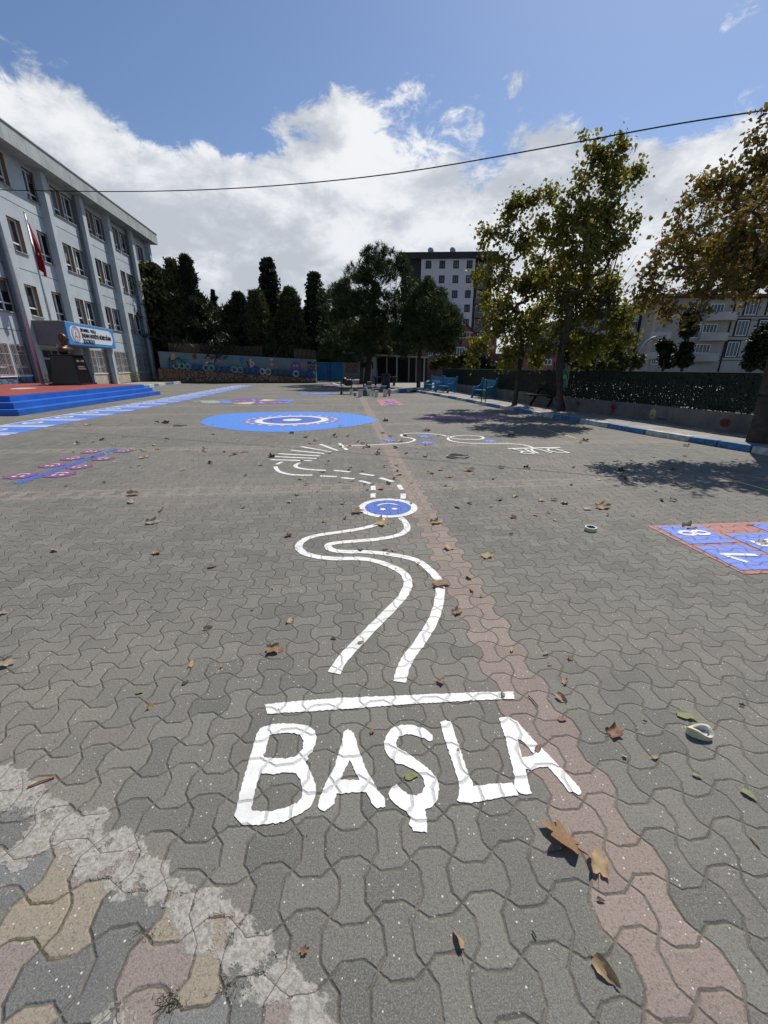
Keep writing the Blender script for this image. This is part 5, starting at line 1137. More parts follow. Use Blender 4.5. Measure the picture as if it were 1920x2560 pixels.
b2 = [(1475,338,14),(1470,375,18),(1500,385,24),(1555,352,18),(1565,395,20),(1530,430,38),(1580,440,28),(1622,430,14),(1465,450,38),(1440,520,48),(1505,530,60),(1395,575,48),(1460,630,70),(1540,600,42),(1590,540,16),(1400,700,66),(1475,740,66),(1425,820,56),(1520,720,40),(1545,790,40),(1500,860,36),(1355,640,40),(1352,560,20),(1380,410,8),(1385,480,20),(1570,850,26),(1600,760,24),(1450,900,30),(1360,870,30)]
broad_tree('plane_tree', 'tallest leaning plane tree with yellow green leaves beside the dark picnic table', T2B, [(1397,915),(1410,850),(1428,780)], px_blobs(b2, T2B[1], seed=4), PLANE_L, 620, 14500, .122, .12, 33, 'plane trees on the pavement', tz=.1)
b3 = [(1900,290,26),(1925,360,50),(1880,420,44),(1810,470,48),(1850,540,62),(1760,485,30),(1705,520,26),(1720,590,50),(1800,630,60),(1890,640,56),(1650,620,34),(1645,700,42),(1720,710,54),(1800,725,52),(1880,725,44),(1612,730,22),(1690,780,24),(1640,780,18),(1740,780,16),
      (1980,420,80),(2050,520,110),(2000,650,90),(2150,450,130),(2200,620,130),(2080,300,110),(2250,320,120),(1760,640,60,8.0),(1850,600,70,7.6),(1980,560,100,8.2),(1900,680,60,11.5),(1760,690,50,11.0),(1700,600,44,12.4),(1800,560,56,12.8),(1860,690,56,12.6),(1760,480,40,12.2),(1900,480,70,12.8),(1960,600,80,13.0),(1680,700,36,12.0)]
broad_tree('plane_tree', 'big browning plane tree whose crown hangs in from the right edge', T3B, [(1935,930),(1965,830),(1985,740)], px_blobs(b3, T3B[1], seed=5), PLANE_B, 960, 38000, .090, .18, 44, 'plane trees on the pavement', spread=.19, tz=.1)
# dead twigs between the two crowns
dt = MB(); yb_ = T2B[1]
for i in range(16):
    x0_, y0_ = 1500+rnd.uniform(-20, 20), 800-rnd.uniform(0, 60); x1_, y1_ = rnd.uniform(1545, 1600), rnd.uniform(520, 740); a = at(x0_, y0_, yb_); b = at(x1_, y1_, yb_+rnd.uniform(-.6, .6)); mdl = (a+b)/2+Vector((rnd.uniform(-.1, .1), 0, .12)); dt.tube([a, mdl, b], [.018, .011, .004], 4)
dt.v = [(v[0]-T2B[0], v[1]-T2B[1], v[2]-.1) for v in dt.v]
dt.build('dead_twigs', BARK, [o for o in bpy.data.objects if o.name.startswith('plane_tree') and o.type == 'EMPTY'][1])

# --- dark conifers and evergreens beyond the wall
PINE = leaf_material('pine_needles', [(.024, .038, .012), (.038, .060, .016), (.060, .082, .022), (.028, .046, .014)], .22)
CYP = leaf_material('cypress_foliage', [(.022, .034, .014), (.038, .050, .022), (.028, .038, .018), (.052, .056, .026)], .18)
EVG = leaf_material('dark_evergreen_leaves', [(.040, .054, .018), (.062, .080, .026), (.085, .078, .036), (.046, .060, .022)], .28)
def clump_tree(name, label, px, Y, top, base_py, prof, n, size, m_, kind='cards', group=None, trunk_r=.15, lump=.5, seed=0, trunk_lean=0, nclump=60, base_z=0.0, fill=.6, rag=.55):
    """prof: (height fraction, half width in photo px) pairs measured from the bottom of the crown to its top"""
    rs = np.random.default_rng(seed+100); k_ = depth_k(Y, 4); bxp = at(px, 900, Y); zt = at(px, top, Y).z; zb = at(px, base_py, Y).z; bxp.z = base_z
    t = thing(name, (bxp.x, Y, base_z), label, 'tree', group); hs_ = np.array([p[0] for p in prof]); ws_ = np.array([p[1] for p in prof])*k_
    # clumps spread on and inside the crown, then foliage inside each clump
    h = rs.uniform(0, 1, nclump*6); wv = np.interp(h, hs_, ws_); keep = rs.uniform(0, 1, len(h)) < (wv/ws_.max()+.12); h = h[keep][:nclump]; wv = wv[keep][:nclump]
    a = rs.uniform(0, 2*np.pi, len(h)); r_ = wv*np.sqrt(rs.uniform(.15, 1, len(h)))*.86; cz = zb+(zt-zb)*h; cc_ = np.stack([r_*np.cos(a), r_*np.sin(a)*.9, cz-base_z], 1)
    cr = np.clip(wv*lump, .28, 1.7)*rs.uniform(.65, 1.25, len(h)); cnt_ = rs.choice(len(h), n, p=(cr**2)/np.sum(cr**2))
    v = rs.normal(size=(n, 3)); v /= np.linalg.norm(v, axis=1, keepdims=True); v[:, 2] = np.abs(v[:, 2])*.9-.25
    pts = cc_[cnt_]+v*(cr[cnt_]*rs.uniform(.3, 1, n)**.45)[:, None]*np.array([1, 1, .9])
    nf = int(n*fill); hh = rs.uniform(0, 1, nf)**.9; aa = rs.uniform(0, 2*np.pi, nf); ww = np.interp(hh, hs_, ws_)
    lob = np.array([noise.noise(Vector((math.cos(q_)*1.6, math.sin(q_)*1.6, u_*(zt-zb)*.85+seed*7))) for q_, u_ in zip(aa, hh)])
    rr2 = ww*np.sqrt(rs.uniform(.35, 1, nf))*(.92+rag*lob); pts[:nf] = np.stack([rr2*np.cos(aa), rr2*np.sin(aa), zb+(zt-zb)*hh-base_z], 1)
    pts[:, 2] = np.minimum(pts[:, 2], (zt-base_z)-rs.uniform(0, .3, n))
    pts[:, 0] += trunk_lean*(pts[:, 2])*.1
    if kind == 'spike': vv, ff = tufts(pts, size*1.25, 3, .75, .26, .95)
    else: vv, ff = leaf_cloud(pts, size, .1, .3, .5, .4, .25)
    mesh_np('crown', vv, ff, m_, t)
    zc = zb+(zt-zb)*.8-base_z; mb = MB(); mb.tube([(0, 0, 0), (trunk_lean*zc*.05, .05, zc*.5), (trunk_lean*zc*.1, 0, zc)], [trunk_r, trunk_r*.75, trunk_r*.25], 8)
    for i in range(0, len(cc_), 2):
        z0_ = max(.3, cc_[i][2]-cr[i]*.8-.2*abs(cc_[i][0])); mb.tube([(trunk_lean*z0_*.1, 0, min(z0_, zc)), tuple(cc_[i]*np.array([.6, .6, 1])-np.array([0, 0, .3])), tuple(cc_[i])], [.05, .035, .012], 4)
    mb.build('trunk', BARK_D, t, True); return t
GRP = 'dark trees beyond the mural wall'
clump_tree('evergreen_tree', 'bushy dark green tree touching the school corner', 405, 54, 658, 925, [(0, 60), (.3, 78), (.6, 76), (.8, 60), (.93, 40), (1, 18)], 15000, .40, EVG, group=GRP, seed=1, nclump=110, lump=.34, fill=.3, rag=1.2)
clump_tree('sparse_conifer', 'thin half bare conifer with brownish twigs left of the pointed conifer', 462, 52, 652, 900, [(0, 44), (.4, 36), (.7, 24), (1, 8)], 3600, .36, EVG, 'spike', GRP, seed=2, nclump=60, lump=.35, rag=1.0)
clump_tree('pointed_conifer', 'tall pointed conifer with a narrow spire near the school', 498, 53, 645, 915, [(0, 64), (.35, 50), (.6, 32), (.78, 15), (.9, 8), (1, 4)], 14000, .40, CYP, 'spike', GRP, seed=3, nclump=100, lump=.4, rag=2.0)
clump_tree('slim_cypress', 'slim spire of a cypress, the smallest pointed one against the sky', 553, 58, 726, 900, [(0, 12), (.5, 10), (.8, 6), (1, 2)], 3600, .26, CYP, group=GRP, seed=4, nclump=40, rag=.2)
clump_tree('young_conifer', 'small wide young conifer between the slim cypress and the big round topped cypress', 610, 51, 736, 900, [(0, 60), (.4, 50), (.7, 30), (.9, 12), (1, 5)], 9000, .36, CYP, 'spike', GRP, seed=5, nclump=80, lump=.3, rag=2.2)
clump_tree('columnar_cypress', 'big dark round topped cypress column, the tallest one at the back', 688, 54, 646, 880, [(0, 28), (.25, 27), (.55, 29), (.8, 22), (.92, 17), (1, 9)], 15000, .26, CYP, group=GRP, seed=6, nclump=90, lump=.42, rag=1.0, fill=.4)
clump_tree('columnar_cypress', 'shorter cypress column with a domed head beside the big pines', 795, 54, 682, 880, [(0, 24), (.4, 25), (.75, 21), (.92, 16), (1, 10)], 12000, .26, CYP, group=GRP, seed=7, nclump=80, lump=.42, rag=.8, fill=.4)
clump_tree('sparse_conifer', 'thin ragged young tree between the two cypress columns', 735, 52, 722, 900, [(0, 46), (.5, 36), (.8, 24), (1, 8)], 5200, .34, EVG, 'spike', GRP, seed=8, nclump=60, lump=.35)
clump_tree('sparse_conifer', 'thin ragged shrub with bent twigs left of the big cypress column', 655, 50, 728, 905, [(0, 44), (.5, 34), (1, 12)], 4600, .32, EVG, 'spike', GRP, seed=9, nclump=50, lump=.3)
for i, (px, tp, hw2, lab) in enumerate(((440, 770, 70, 'low dark thicket tree behind the left end of the picket fence'), (540, 765, 72, 'low dark thicket tree below the slim cypress'), (640, 772, 66, 'low dark thicket tree below the ragged shrub'), (735, 770, 70, 'low dark thicket tree between the two cypress trunks'), (830, 790, 70, 'low dark thicket tree above the blue gate'), (590, 790, 66, 'low dark thicket tree below the young conifer'), (905, 800, 70, 'low dark thicket tree behind the kiosk'), (985, 810, 60, 'low dark thicket tree behind the porch'))):
    clump_tree('thicket_tree', lab, px, 57+i % 3, tp, 925, [(0, hw2), (.5, hw2), (.85, hw2*.7), (1, hw2*.3)], 5200, .46, EVG, group='dark thicket behind the fence', seed=20+i, nclump=70, fill=.25, rag=1.4)
# pines whose trunks stand in the yard
def pine(px_base, trunk_px, blobs, n, seed, label, tr, nt=240):
    b = G(*px_base); t = thing('pine_tree', (b[0], b[1], 0), label, 'tree', 'pine trees by the kiosk'); bl = px_blobs(blobs, b[1], .8, seed)
    nodes, par, R, tips = grow(b, [(b[0], b[1], 0)]+[tuple(at(x, y, b[1])) for x, y in trunk_px], bl, nt, seed, tip=.012, mid_n=3)
    k = tr/R[1]; R2 = np.where(R > .03, R*(1+(k-1)*np.clip((R-.03)/(R[1]-.03+1e-6), 0, 1)), R); nt_ = len(trunk_px)*3+1
    for i in range(nt_): R2[i] = max(R2[i], tr*(1.1-.35*i/nt_))
    org = np.array([b[0], b[1], 0]); vs, fs = limb_mesh(nodes-org, par, R2); MB().add([tuple(v) for v in vs], fs).build('trunk', BARK_D, t, True)
    rs = np.random.default_rng(seed); wts = np.array([q_[3]**2 for q_ in bl]); ncl = 420; ci = rs.choice(len(bl), ncl, p=wts/wts.sum()); cv_ = rs.normal(size=(ncl, 3)); cv_ /= np.linalg.norm(cv_, axis=1, keepdims=True)
    cc_ = np.array([bl[i][:3] for i in ci])+cv_*np.array([[bl[i][3]] for i in ci])*rs.uniform(.35, .95, (ncl, 1)); cr = rs.uniform(.28, .62, ncl)
    k_ = rs.choice(ncl, n); v = rs.normal(size=(n, 3)); v /= np.linalg.norm(v, axis=1, keepdims=True); v[:, 2] = np.abs(v[:, 2])*1.25-.3
    pts = cc_[k_]+v*np.array([.85, .85, 1.05])*(cr[k_]*rs.uniform(.35, 1, n)**.4)[:, None]-org; vv, ff = tufts(pts, .27, 5, .8, .13, .8); mesh_np('crown', vv, ff, PINE, t); return t
pine((915, 968), [(925, 880), (930, 790), (935, 720)], [(960,628,15),(930,650,26),(975,660,28),(900,690,34),(950,700,46),(1000,680,34),(870,715,22),(860,760,38),(920,770,60),(1000,760,55),(840,800,26),(1030,720,22),(880,840,50),(950,840,60),(820,850,26),(1015,830,36),(850,880,28),(915,890,34)], 12500, 61, 'huge dark pine with the thickest trunk, in front of the kiosk', .26)
pine((903, 961), [(905, 900), (890, 830), (880, 780)], [(875,700,20),(850,740,32),(820,790,26),(860,800,44),(812,750,18),(830,840,34),(815,880,22),(900,760,30)], 6000, 62, 'second dark pine leaning left behind the huge one', .20, 150)
pine((1046, 972), [(1047, 905), (1052, 860), (1058, 800)], [(1070,722,18),(1050,745,26),(1095,750,28),(1030,790,30),(1080,790,42),(1120,790,22),(1130,830,30),(1000,840,24),(1050,845,44),(1100,850,40),(985,820,14),(1142,800,10),(1010,880,18),(1120,875,16)], 8500, 63, 'rounder lighter pine with a slim brown trunk beside the two benches', .15, 200)

# ------------------------------------------------------------------ greenery behind the right fence
BUSH = leaf_material('bright_bush_leaves', [(.045, .060, .014), (.070, .088, .020), (.10, .11, .028), (.035, .048, .012)], .35)
STREET = leaf_material('street_tree_leaves', [(.014, .022, .008), (.026, .038, .014), (.020, .030, .011)], .25)
def bush(name, lab, px, py, r_, Y, n, size, m_, grp, trunk=None, seed=0):
    bl = px_blobs([(x, y, rr_) for x, y, rr_ in zip(px, py, r_)], Y, .5, seed); rs = np.random.default_rng(seed); t = thing(name, (bl[0][0], Y, 0), lab, 'bush' if 'bush' in name else 'tree', grp)
    w_ = np.array([b[3]**2 for b in bl]); ci = rs.choice(len(bl), n, p=w_/w_.sum()); v = rs.normal(size=(n, 3)); v /= np.linalg.norm(v, axis=1, keepdims=True)
    B_ = np.array(bl)[ci]; lum = np.array([noise.noise(Vector(q_)*3.0) for q_ in (B_[:, :3]+v*B_[:, 3:])]); pts = B_[:, :3]+v*B_[:, 3:]*(rs.uniform(.3, 1, (n, 1))**.5)*(1+.35*lum[:, None])-np.array([bl[0][0], Y, 0])
    vv, ff = leaf_cloud(pts, size, .2, .3, .45); mesh_np('crown', vv, ff, m_, t)
    mb = MB(); zt = min(b[2] for b in bl); mb.tube([(0, 0, -.5), (.05, 0, zt*.5+.2), (0, 0, max(b[2] for b in bl))], [.13, .10, .03], 7)
    for b in bl: mb.tube([(0, 0, max(.4, b[2]-b[3]*1.2)), (b[0]-bl[0][0], b[1]-Y, b[2])], [.05, .02], 5)
    mb.build('trunk', BARK_D, t, True); return t
bush('garden_bush', 'bright green bush above the fence between the two benches and the pink house', (1110, 1140, 1165, 1185, 1085), (900, 905, 895, 912, 912), (16, 18, 18, 14, 12), 38, 3600, .22, BUSH, 'bushes behind the green fence', seed=1)
bush('garden_bush', 'darker bush behind the fence left of the slimmer plane tree', (1210, 1185, 1225), (905, 880, 918), (18, 16, 12), 42, 2200, .24, STREET, 'bushes behind the green fence', seed=2)
bush('garden_bush', 'low sunny bush behind the fence right of the tallest plane tree', (1470, 1500, 1440, 1530), (905, 912, 912, 914), (16, 14, 12, 10), 24, 2600, .16, BUSH, 'bushes behind the green fence', seed=3)
bush('street_tree', 'green street tree in front of the navy and white flats', (1545, 1535, 1560, 1550, 1590, 1555), (835, 870, 800, 905, 900, 815), (24, 26, 16, 24, 20, 14), 30, 4200, .19, BUSH, 'street trees beyond the fence', seed=4)
bush('street_tree', 'dark round street tree directly left of the pale trunk before the balcony flats', (1665, 1670, 1655, 1668), (870, 890, 860, 905), (18, 18, 12, 16), 33, 3200, .2, STREET, 'street trees beyond the fence', seed=5)
bush('street_tree', 'street tree with a pale pollarded trunk and a dark tall top before the balcony flats', (1725, 1722, 1715, 1700, 1712, 1730), (800, 825, 870, 895, 900, 785), (20, 18, 16, 18, 18, 16), 31, 3800, .2, STREET, 'street trees beyond the fence', seed=6)
bush('street_tree', 'dark street tree at the right edge before the balcony flats', (1900, 1895, 1915, 1880, 1925), (850, 880, 830, 905, 900), (24, 26, 22, 20, 26), 28, 3600, .19, STREET, 'street trees beyond the fence', seed=7)
bush('street_tree', 'small dark tree behind the tallest plane tree, before the orange framed flats', (1440, 1425, 1470), (850, 890, 885), (20, 18, 16), 30, 2200, .2, STREET, 'street trees beyond the fence', seed=8)

# ================================================================== BUILDINGS BEYOND
class Flat:
    """a block of flats; local x runs along its front, y goes away from the viewer, z up"""
    def __init__(s, name, label, p, rz): s.t = thing(name, (p[0], p[1], 0), label, 'building', None, rz)
    def box(s, n_, m_, *a): return MB().box(*a).build(n_, m_, s.t)
    def window(s, x, z, w_, h_, fm, gm=None, div=2, y=0.0, depth=.05, bar=.06, cols=None):
        m_ = MB(); b = bar
        m_.box(x, x+b, y-depth, y, z, z+h_); m_.box(x+w_-b, x+w_, y-depth, y, z, z+h_); m_.box(x+b, x+w_-b, y-depth, y, z, z+b); m_.box(x+b, x+w_-b, y-depth, y, z+h_-b, z+h_)
        for i in range(1, div): xx = x+w_*i/div; m_.box(xx-b*.4, xx+b*.4, y-depth*.9, y, z+b, z+h_-b)
        wn = m_.build('window', fm, s.t); MB().box(x+b, x+w_-b, y-.02, y-.004, z+b, z+h_-b).build('pane', gm or GLASS, wn); return wn
FGL = [mat('curtained_pane', (.11, .12, .135), .4, .15, 2), glass_material('dark_pane', (.02, .023, .028)), mat('half_curtain_pane', (.075, .08, .09), .4, .6, 1.2)]
# tall white block
Yw = 90.0; rzW = math.radians(-3); pW = at(1047, 900, Yw); kw = depth_k(Yw, 15)
fb = Flat('apartment_block', 'tall white apartment block with a charcoal roof band behind the pines', (pW.x, Yw, 0), math.radians(-2))
WR = mat('white_block_render', (.60, .565, .57), .85, .04, .3, .1, 30); CH = mat('charcoal_cladding', (.035, .036, .04), .8, .15, .6)
z_at = lambda py, Y=Yw, px=1047: at(px, py, Y).z
zr0 = z_at(647.5); zr1 = z_at(631.5); xw = (1178-1047)*kw; xe = (1226-1047)*kw; xl_ = (999-1047)*kw
fb.box('facade', WR, 0, xw, 0, 12, 0, zr0); fb.box('side_wing', CH, xl_, -.01, .8, 12, 0, zr0); fb.box('recessed_wing', mat('brown_grey_cladding', (.085, .065, .06), .85), xw+.01, xe, 1.4, 12, 0, zr0)
fb.box('roof_band', CH, xl_-.5, xe+.5, -.5, 12.5, zr0+.01, zr1)
for i, py in enumerate((652, 689, 726.5, 762, 798, 833)):
    zt = z_at(py)
    for j, px in enumerate((1056.8, 1090.5, 1124.2, 1157)):
        x_ = (px-1047)*kw+.05; fb.window(x_, zt-17*kw, 13.8*kw, 17*kw, CH, FGL[rnd.choice((0, 0, 1, 2))], 2, 0, .05, .16)
    x_ = xw+.4; fb.box('balcony', mat('balcony_grey', (.13, .12, .12), .8), x_, xe-.2, .2, 1.38, zt-17*kw-1.0, zt-17*kw)
    fb.window(x_+.4, zt-17*kw+.1, 2.4, 1.9, PVC, FGL[1], 2, 1.39)
for px, w2 in ((1071, 4.3), (1126, 4.6)):
    x_ = (px-1047)*kw; ch_ = MB().box(x_-w2*kw, x_+w2*kw, 4, 5, zr1+.01, zr1+9.5*kw).build('chimney', CH, fb.t); MB().box(x_-w2*kw-.1, x_+w2*kw+.1, 3.9, 5.1, zr1+8*kw, zr1+9.3*kw+.2).build('chimney_cap', CH, ch_)
    m_ = MB(); m_.lathe([(.04, 0), (.50, .12), (.62, .2), (.60, .24), (.45, .16), (.02, .1)], n=18); d_ = m_.build('satellite_dish', mat('dish_grey', (.35, .36, .38), .5), ch_, True); d_.location = (x_, 3.8, zr1+14*kw); d_.rotation_euler = (math.radians(75), 0, .3)
x_ = (1048.5-1047)*kw; MB().tube([(x_, 5, zr1), (x_, 5, zr1+11*kw)], .24, 8).tube([(x_, 5, zr1+10*kw), (x_, 5, zr1+12.5*kw)], .38, 8).build('flue', mat('flue_grey', (.30, .31, .33), .5), fb.t)
# pink house
Yp = 62.0; kp = depth_k(Yp, 5); pP = at(1052, 900, Yp); hp_ = Flat('pink_house', 'faded pink house with a gabled upper window and white glazed bay behind the bush', (pP.x, Yp, 0), 0)
PK = mat('faded_pink_render', (.27, .14, .125), .9, .12, .6, .1, 30, streak=.2); zp_ = lambda py: at(1052, py, Yp).z
xx = lambda px: (px-1052)*kp
hp_.box('facade', PK, xx(1052), xx(1150), 0, 9, 0, zp_(834)); hp_.box('facade', PK, xx(1150)+.01, xx(1236), -1.0, 9, 0, zp_(838)); hp_.box('lower_wing', mat('brown_red_render', (.15, .075, .055), .9), xx(1190), xx(1360), -2.5, -1.02, 0, zp_(885))
m_ = MB(); m_.prism([(xx(1128), zp_(838)), (xx(1182), zp_(838)), (xx(1155), zp_(813))], -1.3, 6, lambda a, b, h: (a, h, b)); m_.build('gable', PK, hp_.t)
m_ = MB(); m_.prism([(xx(1122), zp_(840)), (xx(1155), zp_(809)), (xx(1188), zp_(840)), (xx(1184), zp_(842)), (xx(1155), zp_(813)), (xx(1126), zp_(842))], -1.6, 6.2, lambda a, b, h: (a, h, b)); m_.build('roof', mat('dark_red_roof', (.10, .04, .032), .85), hp_.t)
m_ = MB(); m_.hexa([(xx(1045), -.6, zp_(838)), (xx(1125), -.6, zp_(838)), (xx(1125), 9, zp_(838)), (xx(1045), 9, zp_(838))], [(xx(1050), 3, zp_(822)), (xx(1120), 3, zp_(822)), (xx(1120), 6, zp_(822)), (xx(1050), 6, zp_(822))]); m_.build('roof', mat('dark_red_roof', (.10, .04, .032), .85), hp_.t)
for x0_, x1_, y0_, y1_, dv, yy in ((1141,1168,831,847,3,-1.31),(1066,1079,839,850,2,0),(1070,1081,871,890,2,0),(1090,1108,871,888,2,0)): hp_.window(xx(x0_), zp_(y1_), xx(x1_)-xx(x0_), zp_(y0_)-zp_(y1_), PVC, FGL[1], dv, yy-.01, .06, .09)
hp_.window(xx(1113), zp_(891), xx(1157)-xx(1113), zp_(868.5)-zp_(891), PVC, FGL[1], 7, -1.02, .5, .12)
hp_.box('band', mat('cream_trim', (.34, .31, .27), .9), xx(1108), xx(1160), -1.3, -1.005, zp_(894.5), zp_(891.5))
# second pink house, right of the plane trees
Y2 = 55.0; k2 = depth_k(Y2, 4); p2_ = at(1310, 900, Y2); h2 = Flat('pink_house', 'lower pink house seen between the plane trunks with two white framed windows', (p2_.x, Y2, 0), 0); zz2 = lambda py: at(1310, py, Y2).z
h2.box('facade', PK, -.5, (1398-1310)*k2, 0, 8, 0, zz2(868)); h2.box('roof', mat('dark_red_roof', (.10, .04, .032), .85), -.9, (1402-1310)*k2, -.4, 8.4, zz2(868)+.01, zz2(862))
for a, b in ((14, 34), (50, 70)): h2.window(a*k2, zz2(913), 20*k2, zz2(898)-zz2(913), PVC, FGL[1], 2, -.01, .06, .1)
# orange framed flats and navy/white flats
Y3 = 60.0; k3 = depth_k(Y3, 6); z3 = lambda py: at(1500, py, Y3).z
def wx(px, py=880, Y=Y3): return at(px, py, Y).x
f3 = Flat('apartment_block', 'grey flats with white balcony bands and an orange frame behind the plane trees', (wx(1420), Y3, 0), 0); x0 = wx(1420); lx = lambda px, py=880: wx(px, py)-x0
GRY = mat('grey_flat_render', (.20, .215, .225), .85, .08, .4); NAV = mat('navy_cladding', (.014, .026, .075), .75, .12, .5); ORG = mat('orange_frame_paint', (.30, .115, .04), .7, .1, 1); WH2 = mat('white_flat_render', (.52, .50, .49), .85, .05, .4)
f3.box('facade', GRY, lx(1385), lx(1505), 0, 9, 0, z3(800)); f3.box('stair_tower', NAV, lx(1512)+.02, lx(1538), -1.0, 9, 0, z3(772))
m_ = MB(); m_.box(lx(1478), lx(1507), -.75, -.02, z3(903), z3(896)); m_.box(lx(1506)+.05, lx(1512), -.95, -.01, z3(903), z3(790)); m_.build('orange_frame', ORG, f3.t)
for py in (828, 862.5): f3.box('balcony_band', WH2, lx(1462), lx(1506), -.7, -.02, z3(py+4.5), z3(py)); f3.box('balcony_band', WH2, lx(1462), lx(1506), -.7, -.02, z3(py+9), z3(py+5.3))
for py in (810, 838, 871): f3.window(lx(1490), z3(py+22), lx(1503)-lx(1490), z3(py)-z3(py+22), mat('dark_window_frame', (.05, .04, .04), .6), FGL[1], 2, -.02, .05, .08)
f4 = Flat('apartment_block', 'white flats with small square windows between navy walls', (wx(1540), Y3+2, 0), 0); x0 = wx(1540, 880, Y3+2); lx = lambda px, py=880: at(px, py, Y3+2).x-x0; z4 = lambda py: at(1570, py, Y3+2).z
f4.box('facade', WH2, lx(1540), lx(1600), 0, 9, 0, z4(762)); f4.box('stair_tower', NAV, lx(1600)+.01, lx(1630), -.6, 9, 0, z4(770)); f4.box('stair_tower', NAV, lx(1530), lx(1540)-.01, -.3, 9, 0, z4(765))
for py in (797.5, 830, 863): f4.box('joint', mat('thin_dark_joint', (.09, .09, .10), .9), lx(1540)+.01, lx(1600)-.01, -.012, -.001, z4(py+.7), z4(py))
for py in (805.5, 838.5, 871.5):
    for a, b in ((1554, 1568), (1586, 1598)): f4.window(lx(a), z4(py+16), lx(b)-lx(a), z4(py)-z4(py+16), mat('dark_window_frame', (.05, .04, .04), .6), FGL[2], 1, -.01, .05, .08)
# balcony flats at the right
Y5 = 46.0; x0 = at(1612, 880, Y5).x; lx = lambda px, py=880: at(px, py, Y5).x-x0; z5 = lambda py: at(1750, py, Y5).z
f5 = Flat('apartment_block', 'big off white flats with rounded balconies and dark framed windows at the right edge', (x0, Y5, 0), math.radians(0))
OW = mat('off_white_flat_render', (.40, .37, .33), .88, .1, .35, .1, 30, streak=.35); DF = mat('dark_window_surround', (.02, .02, .024), .7)
def skew(n_, m_, xa, xb, ya, yb, za, zb): k_ = .36; MB().hexa([(xa+ya*k_, ya, za), (xb, ya, za), (xb, yb, za), (xa+yb*k_, yb, za)], [(xa+ya*k_, ya, zb), (xb, ya, zb), (xb, yb, zb), (xa+yb*k_, yb, zb)]).build(n_, m_, f5.t)
skew('facade', OW, lx(1640), lx(2120), 0, 10, 0, z5(745)); skew('corner_bay', OW, lx(1620), lx(1640)-.34, -.9, -.02, 0, z5(752)); skew('roof', mat('brown_tile_roof', (.10, .06, .045), .9), lx(1612), lx(2130), -1, 10.5, z5(745)+.01, z5(738))
for k_, py in enumerate((783, 833, 884)):
    zb_ = z5(py+20); zt_ = z5(py)
    # rounded balcony slab with parapet
    xa, xb = lx(1738-k_*4), lx(1812-k_*10); n = 12
    arc = [(xa+(xb-xa)*i/n, -1.35*math.sin(math.pi*(.12+.76*i/n))) for i in range(n+1)]; poly = [(xa, 0)]+arc+[(xb, 0)]
    m_ = MB(); m_.prism(poly, zb_, zt_); m_.build('balcony', mat('balcony_white', (.47, .44, .40), .88, .08, .5), f5.t)
    f5.window(lx(1748-k_*6), zt_+.02, lx(1782-k_*5)-lx(1748-k_*6), z5(py-23)-zt_, PVC, FGL[1], 4, -.01, .06, .07)
    xa, xb = lx(1618)-.5, lx(1640); m_ = MB(); m_.box(xa, xb, -1.9, -.91, z5(py+18-k_*2), z5(py+2-k_*2)); m_.build('balcony', mat('balcony_white', (.47, .44, .40), .88, .08, .5), f5.t)
    for px in (1834-k_*10, 1888-k_*10):
        xs_ = lx(px); w_, h_ = 1.15, 1.45; zc = z5(py+5+k_*1.5)
        m_ = MB(); m_.box(xs_-.18, xs_+w_+.18, -.04, -.005, zc-.02, zc+h_+.16); dfm = m_.build('window_surround', DF, f5.t); wn = f5.window(xs_, zc, w_, h_, PVC, FGL[0], 3, -.041, .05, .06)
    for dz in (0, .32): f5.box('groove', DF, lx(1818-k_*10), lx(2120), -.01, -.001, z5(py+18)+dz, z5(py+18)+dz+.07)
    f5.window(lx(1705-k_*4), z5(py+12), 1.5, 1.3, PVC, FGL[0], 3, -.01, .06, .07)
f5.window(lx(1619), z5(912), lx(1640)-lx(1619)-.05, z5(893)-z5(912), PVC, FGL[1], 4, -.91, .06, .07)
f5.box('downpipe', DF, lx(1806), lx(1808), -.12, -.001, 0, z5(760))

# ------------------------------------------------------------------ street lamp, overhead cable
Yl = 34.0; a_, b_2, c_3, d_4 = at(1594, 925, Yl), at(1594, 897, Yl), at(1606, 868, Yl), at(1640, 842, Yl)
lt_ = thing('street_lamp', (a_.x, Yl, 0), 'pale curved street lamp arm rising in front of the navy wall', 'street lamp'); o_ = Vector((a_.x, Yl, 0))
MB().tube([Vector((0, 0, 0)), b_2-o_, at(1597, 882, Yl)-o_, c_3-o_, at(1618, 853, Yl)-o_, at(1630, 845, Yl)-o_, d_4-o_], [.10, .09, .085, .08, .075, .07, .06], 8).build('pole', mat('lamp_grey_paint', (.36, .37, .40), .5), lt_, True)
hd_ = d_4-o_; MB().hexa([(hd_.x, -.12, hd_.z-.08), (hd_.x+.75, -.14, hd_.z+.02), (hd_.x+.75, .14, hd_.z+.02), (hd_.x, .12, hd_.z-.08)], [(hd_.x, -.10, hd_.z+.06), (hd_.x+.7, -.10, hd_.z+.14), (hd_.x+.7, .10, hd_.z+.14), (hd_.x, .10, hd_.z+.06)]).build('lamp_head', mat('lamp_grey_paint', (.36, .37, .40), .5), lt_)
cp_ = [(-260, 468, 19), (0, 475, 17.6), (285, 480.5, 16.3), (500, 476, 15.2), (700, 465, 14.1), (1000, 436, 12.7), (1300, 381, 11.5), (1500, 345, 10.8), (1700, 307, 10.2), (1915, 276, 9.7), (2100, 245, 9.2)]
pts = [at(*q_) for q_ in cp_]; sm = []
for i in range(len(pts)-1):
    for j in range(4): sm.append(pts[i].lerp(pts[i+1], j/4))
for _ in range(6): sm = [sm[0]]+[(sm[i-1]+sm[i]*2+sm[i+1])/4 for i in range(1, len(sm)-1)]+[sm[-1]]
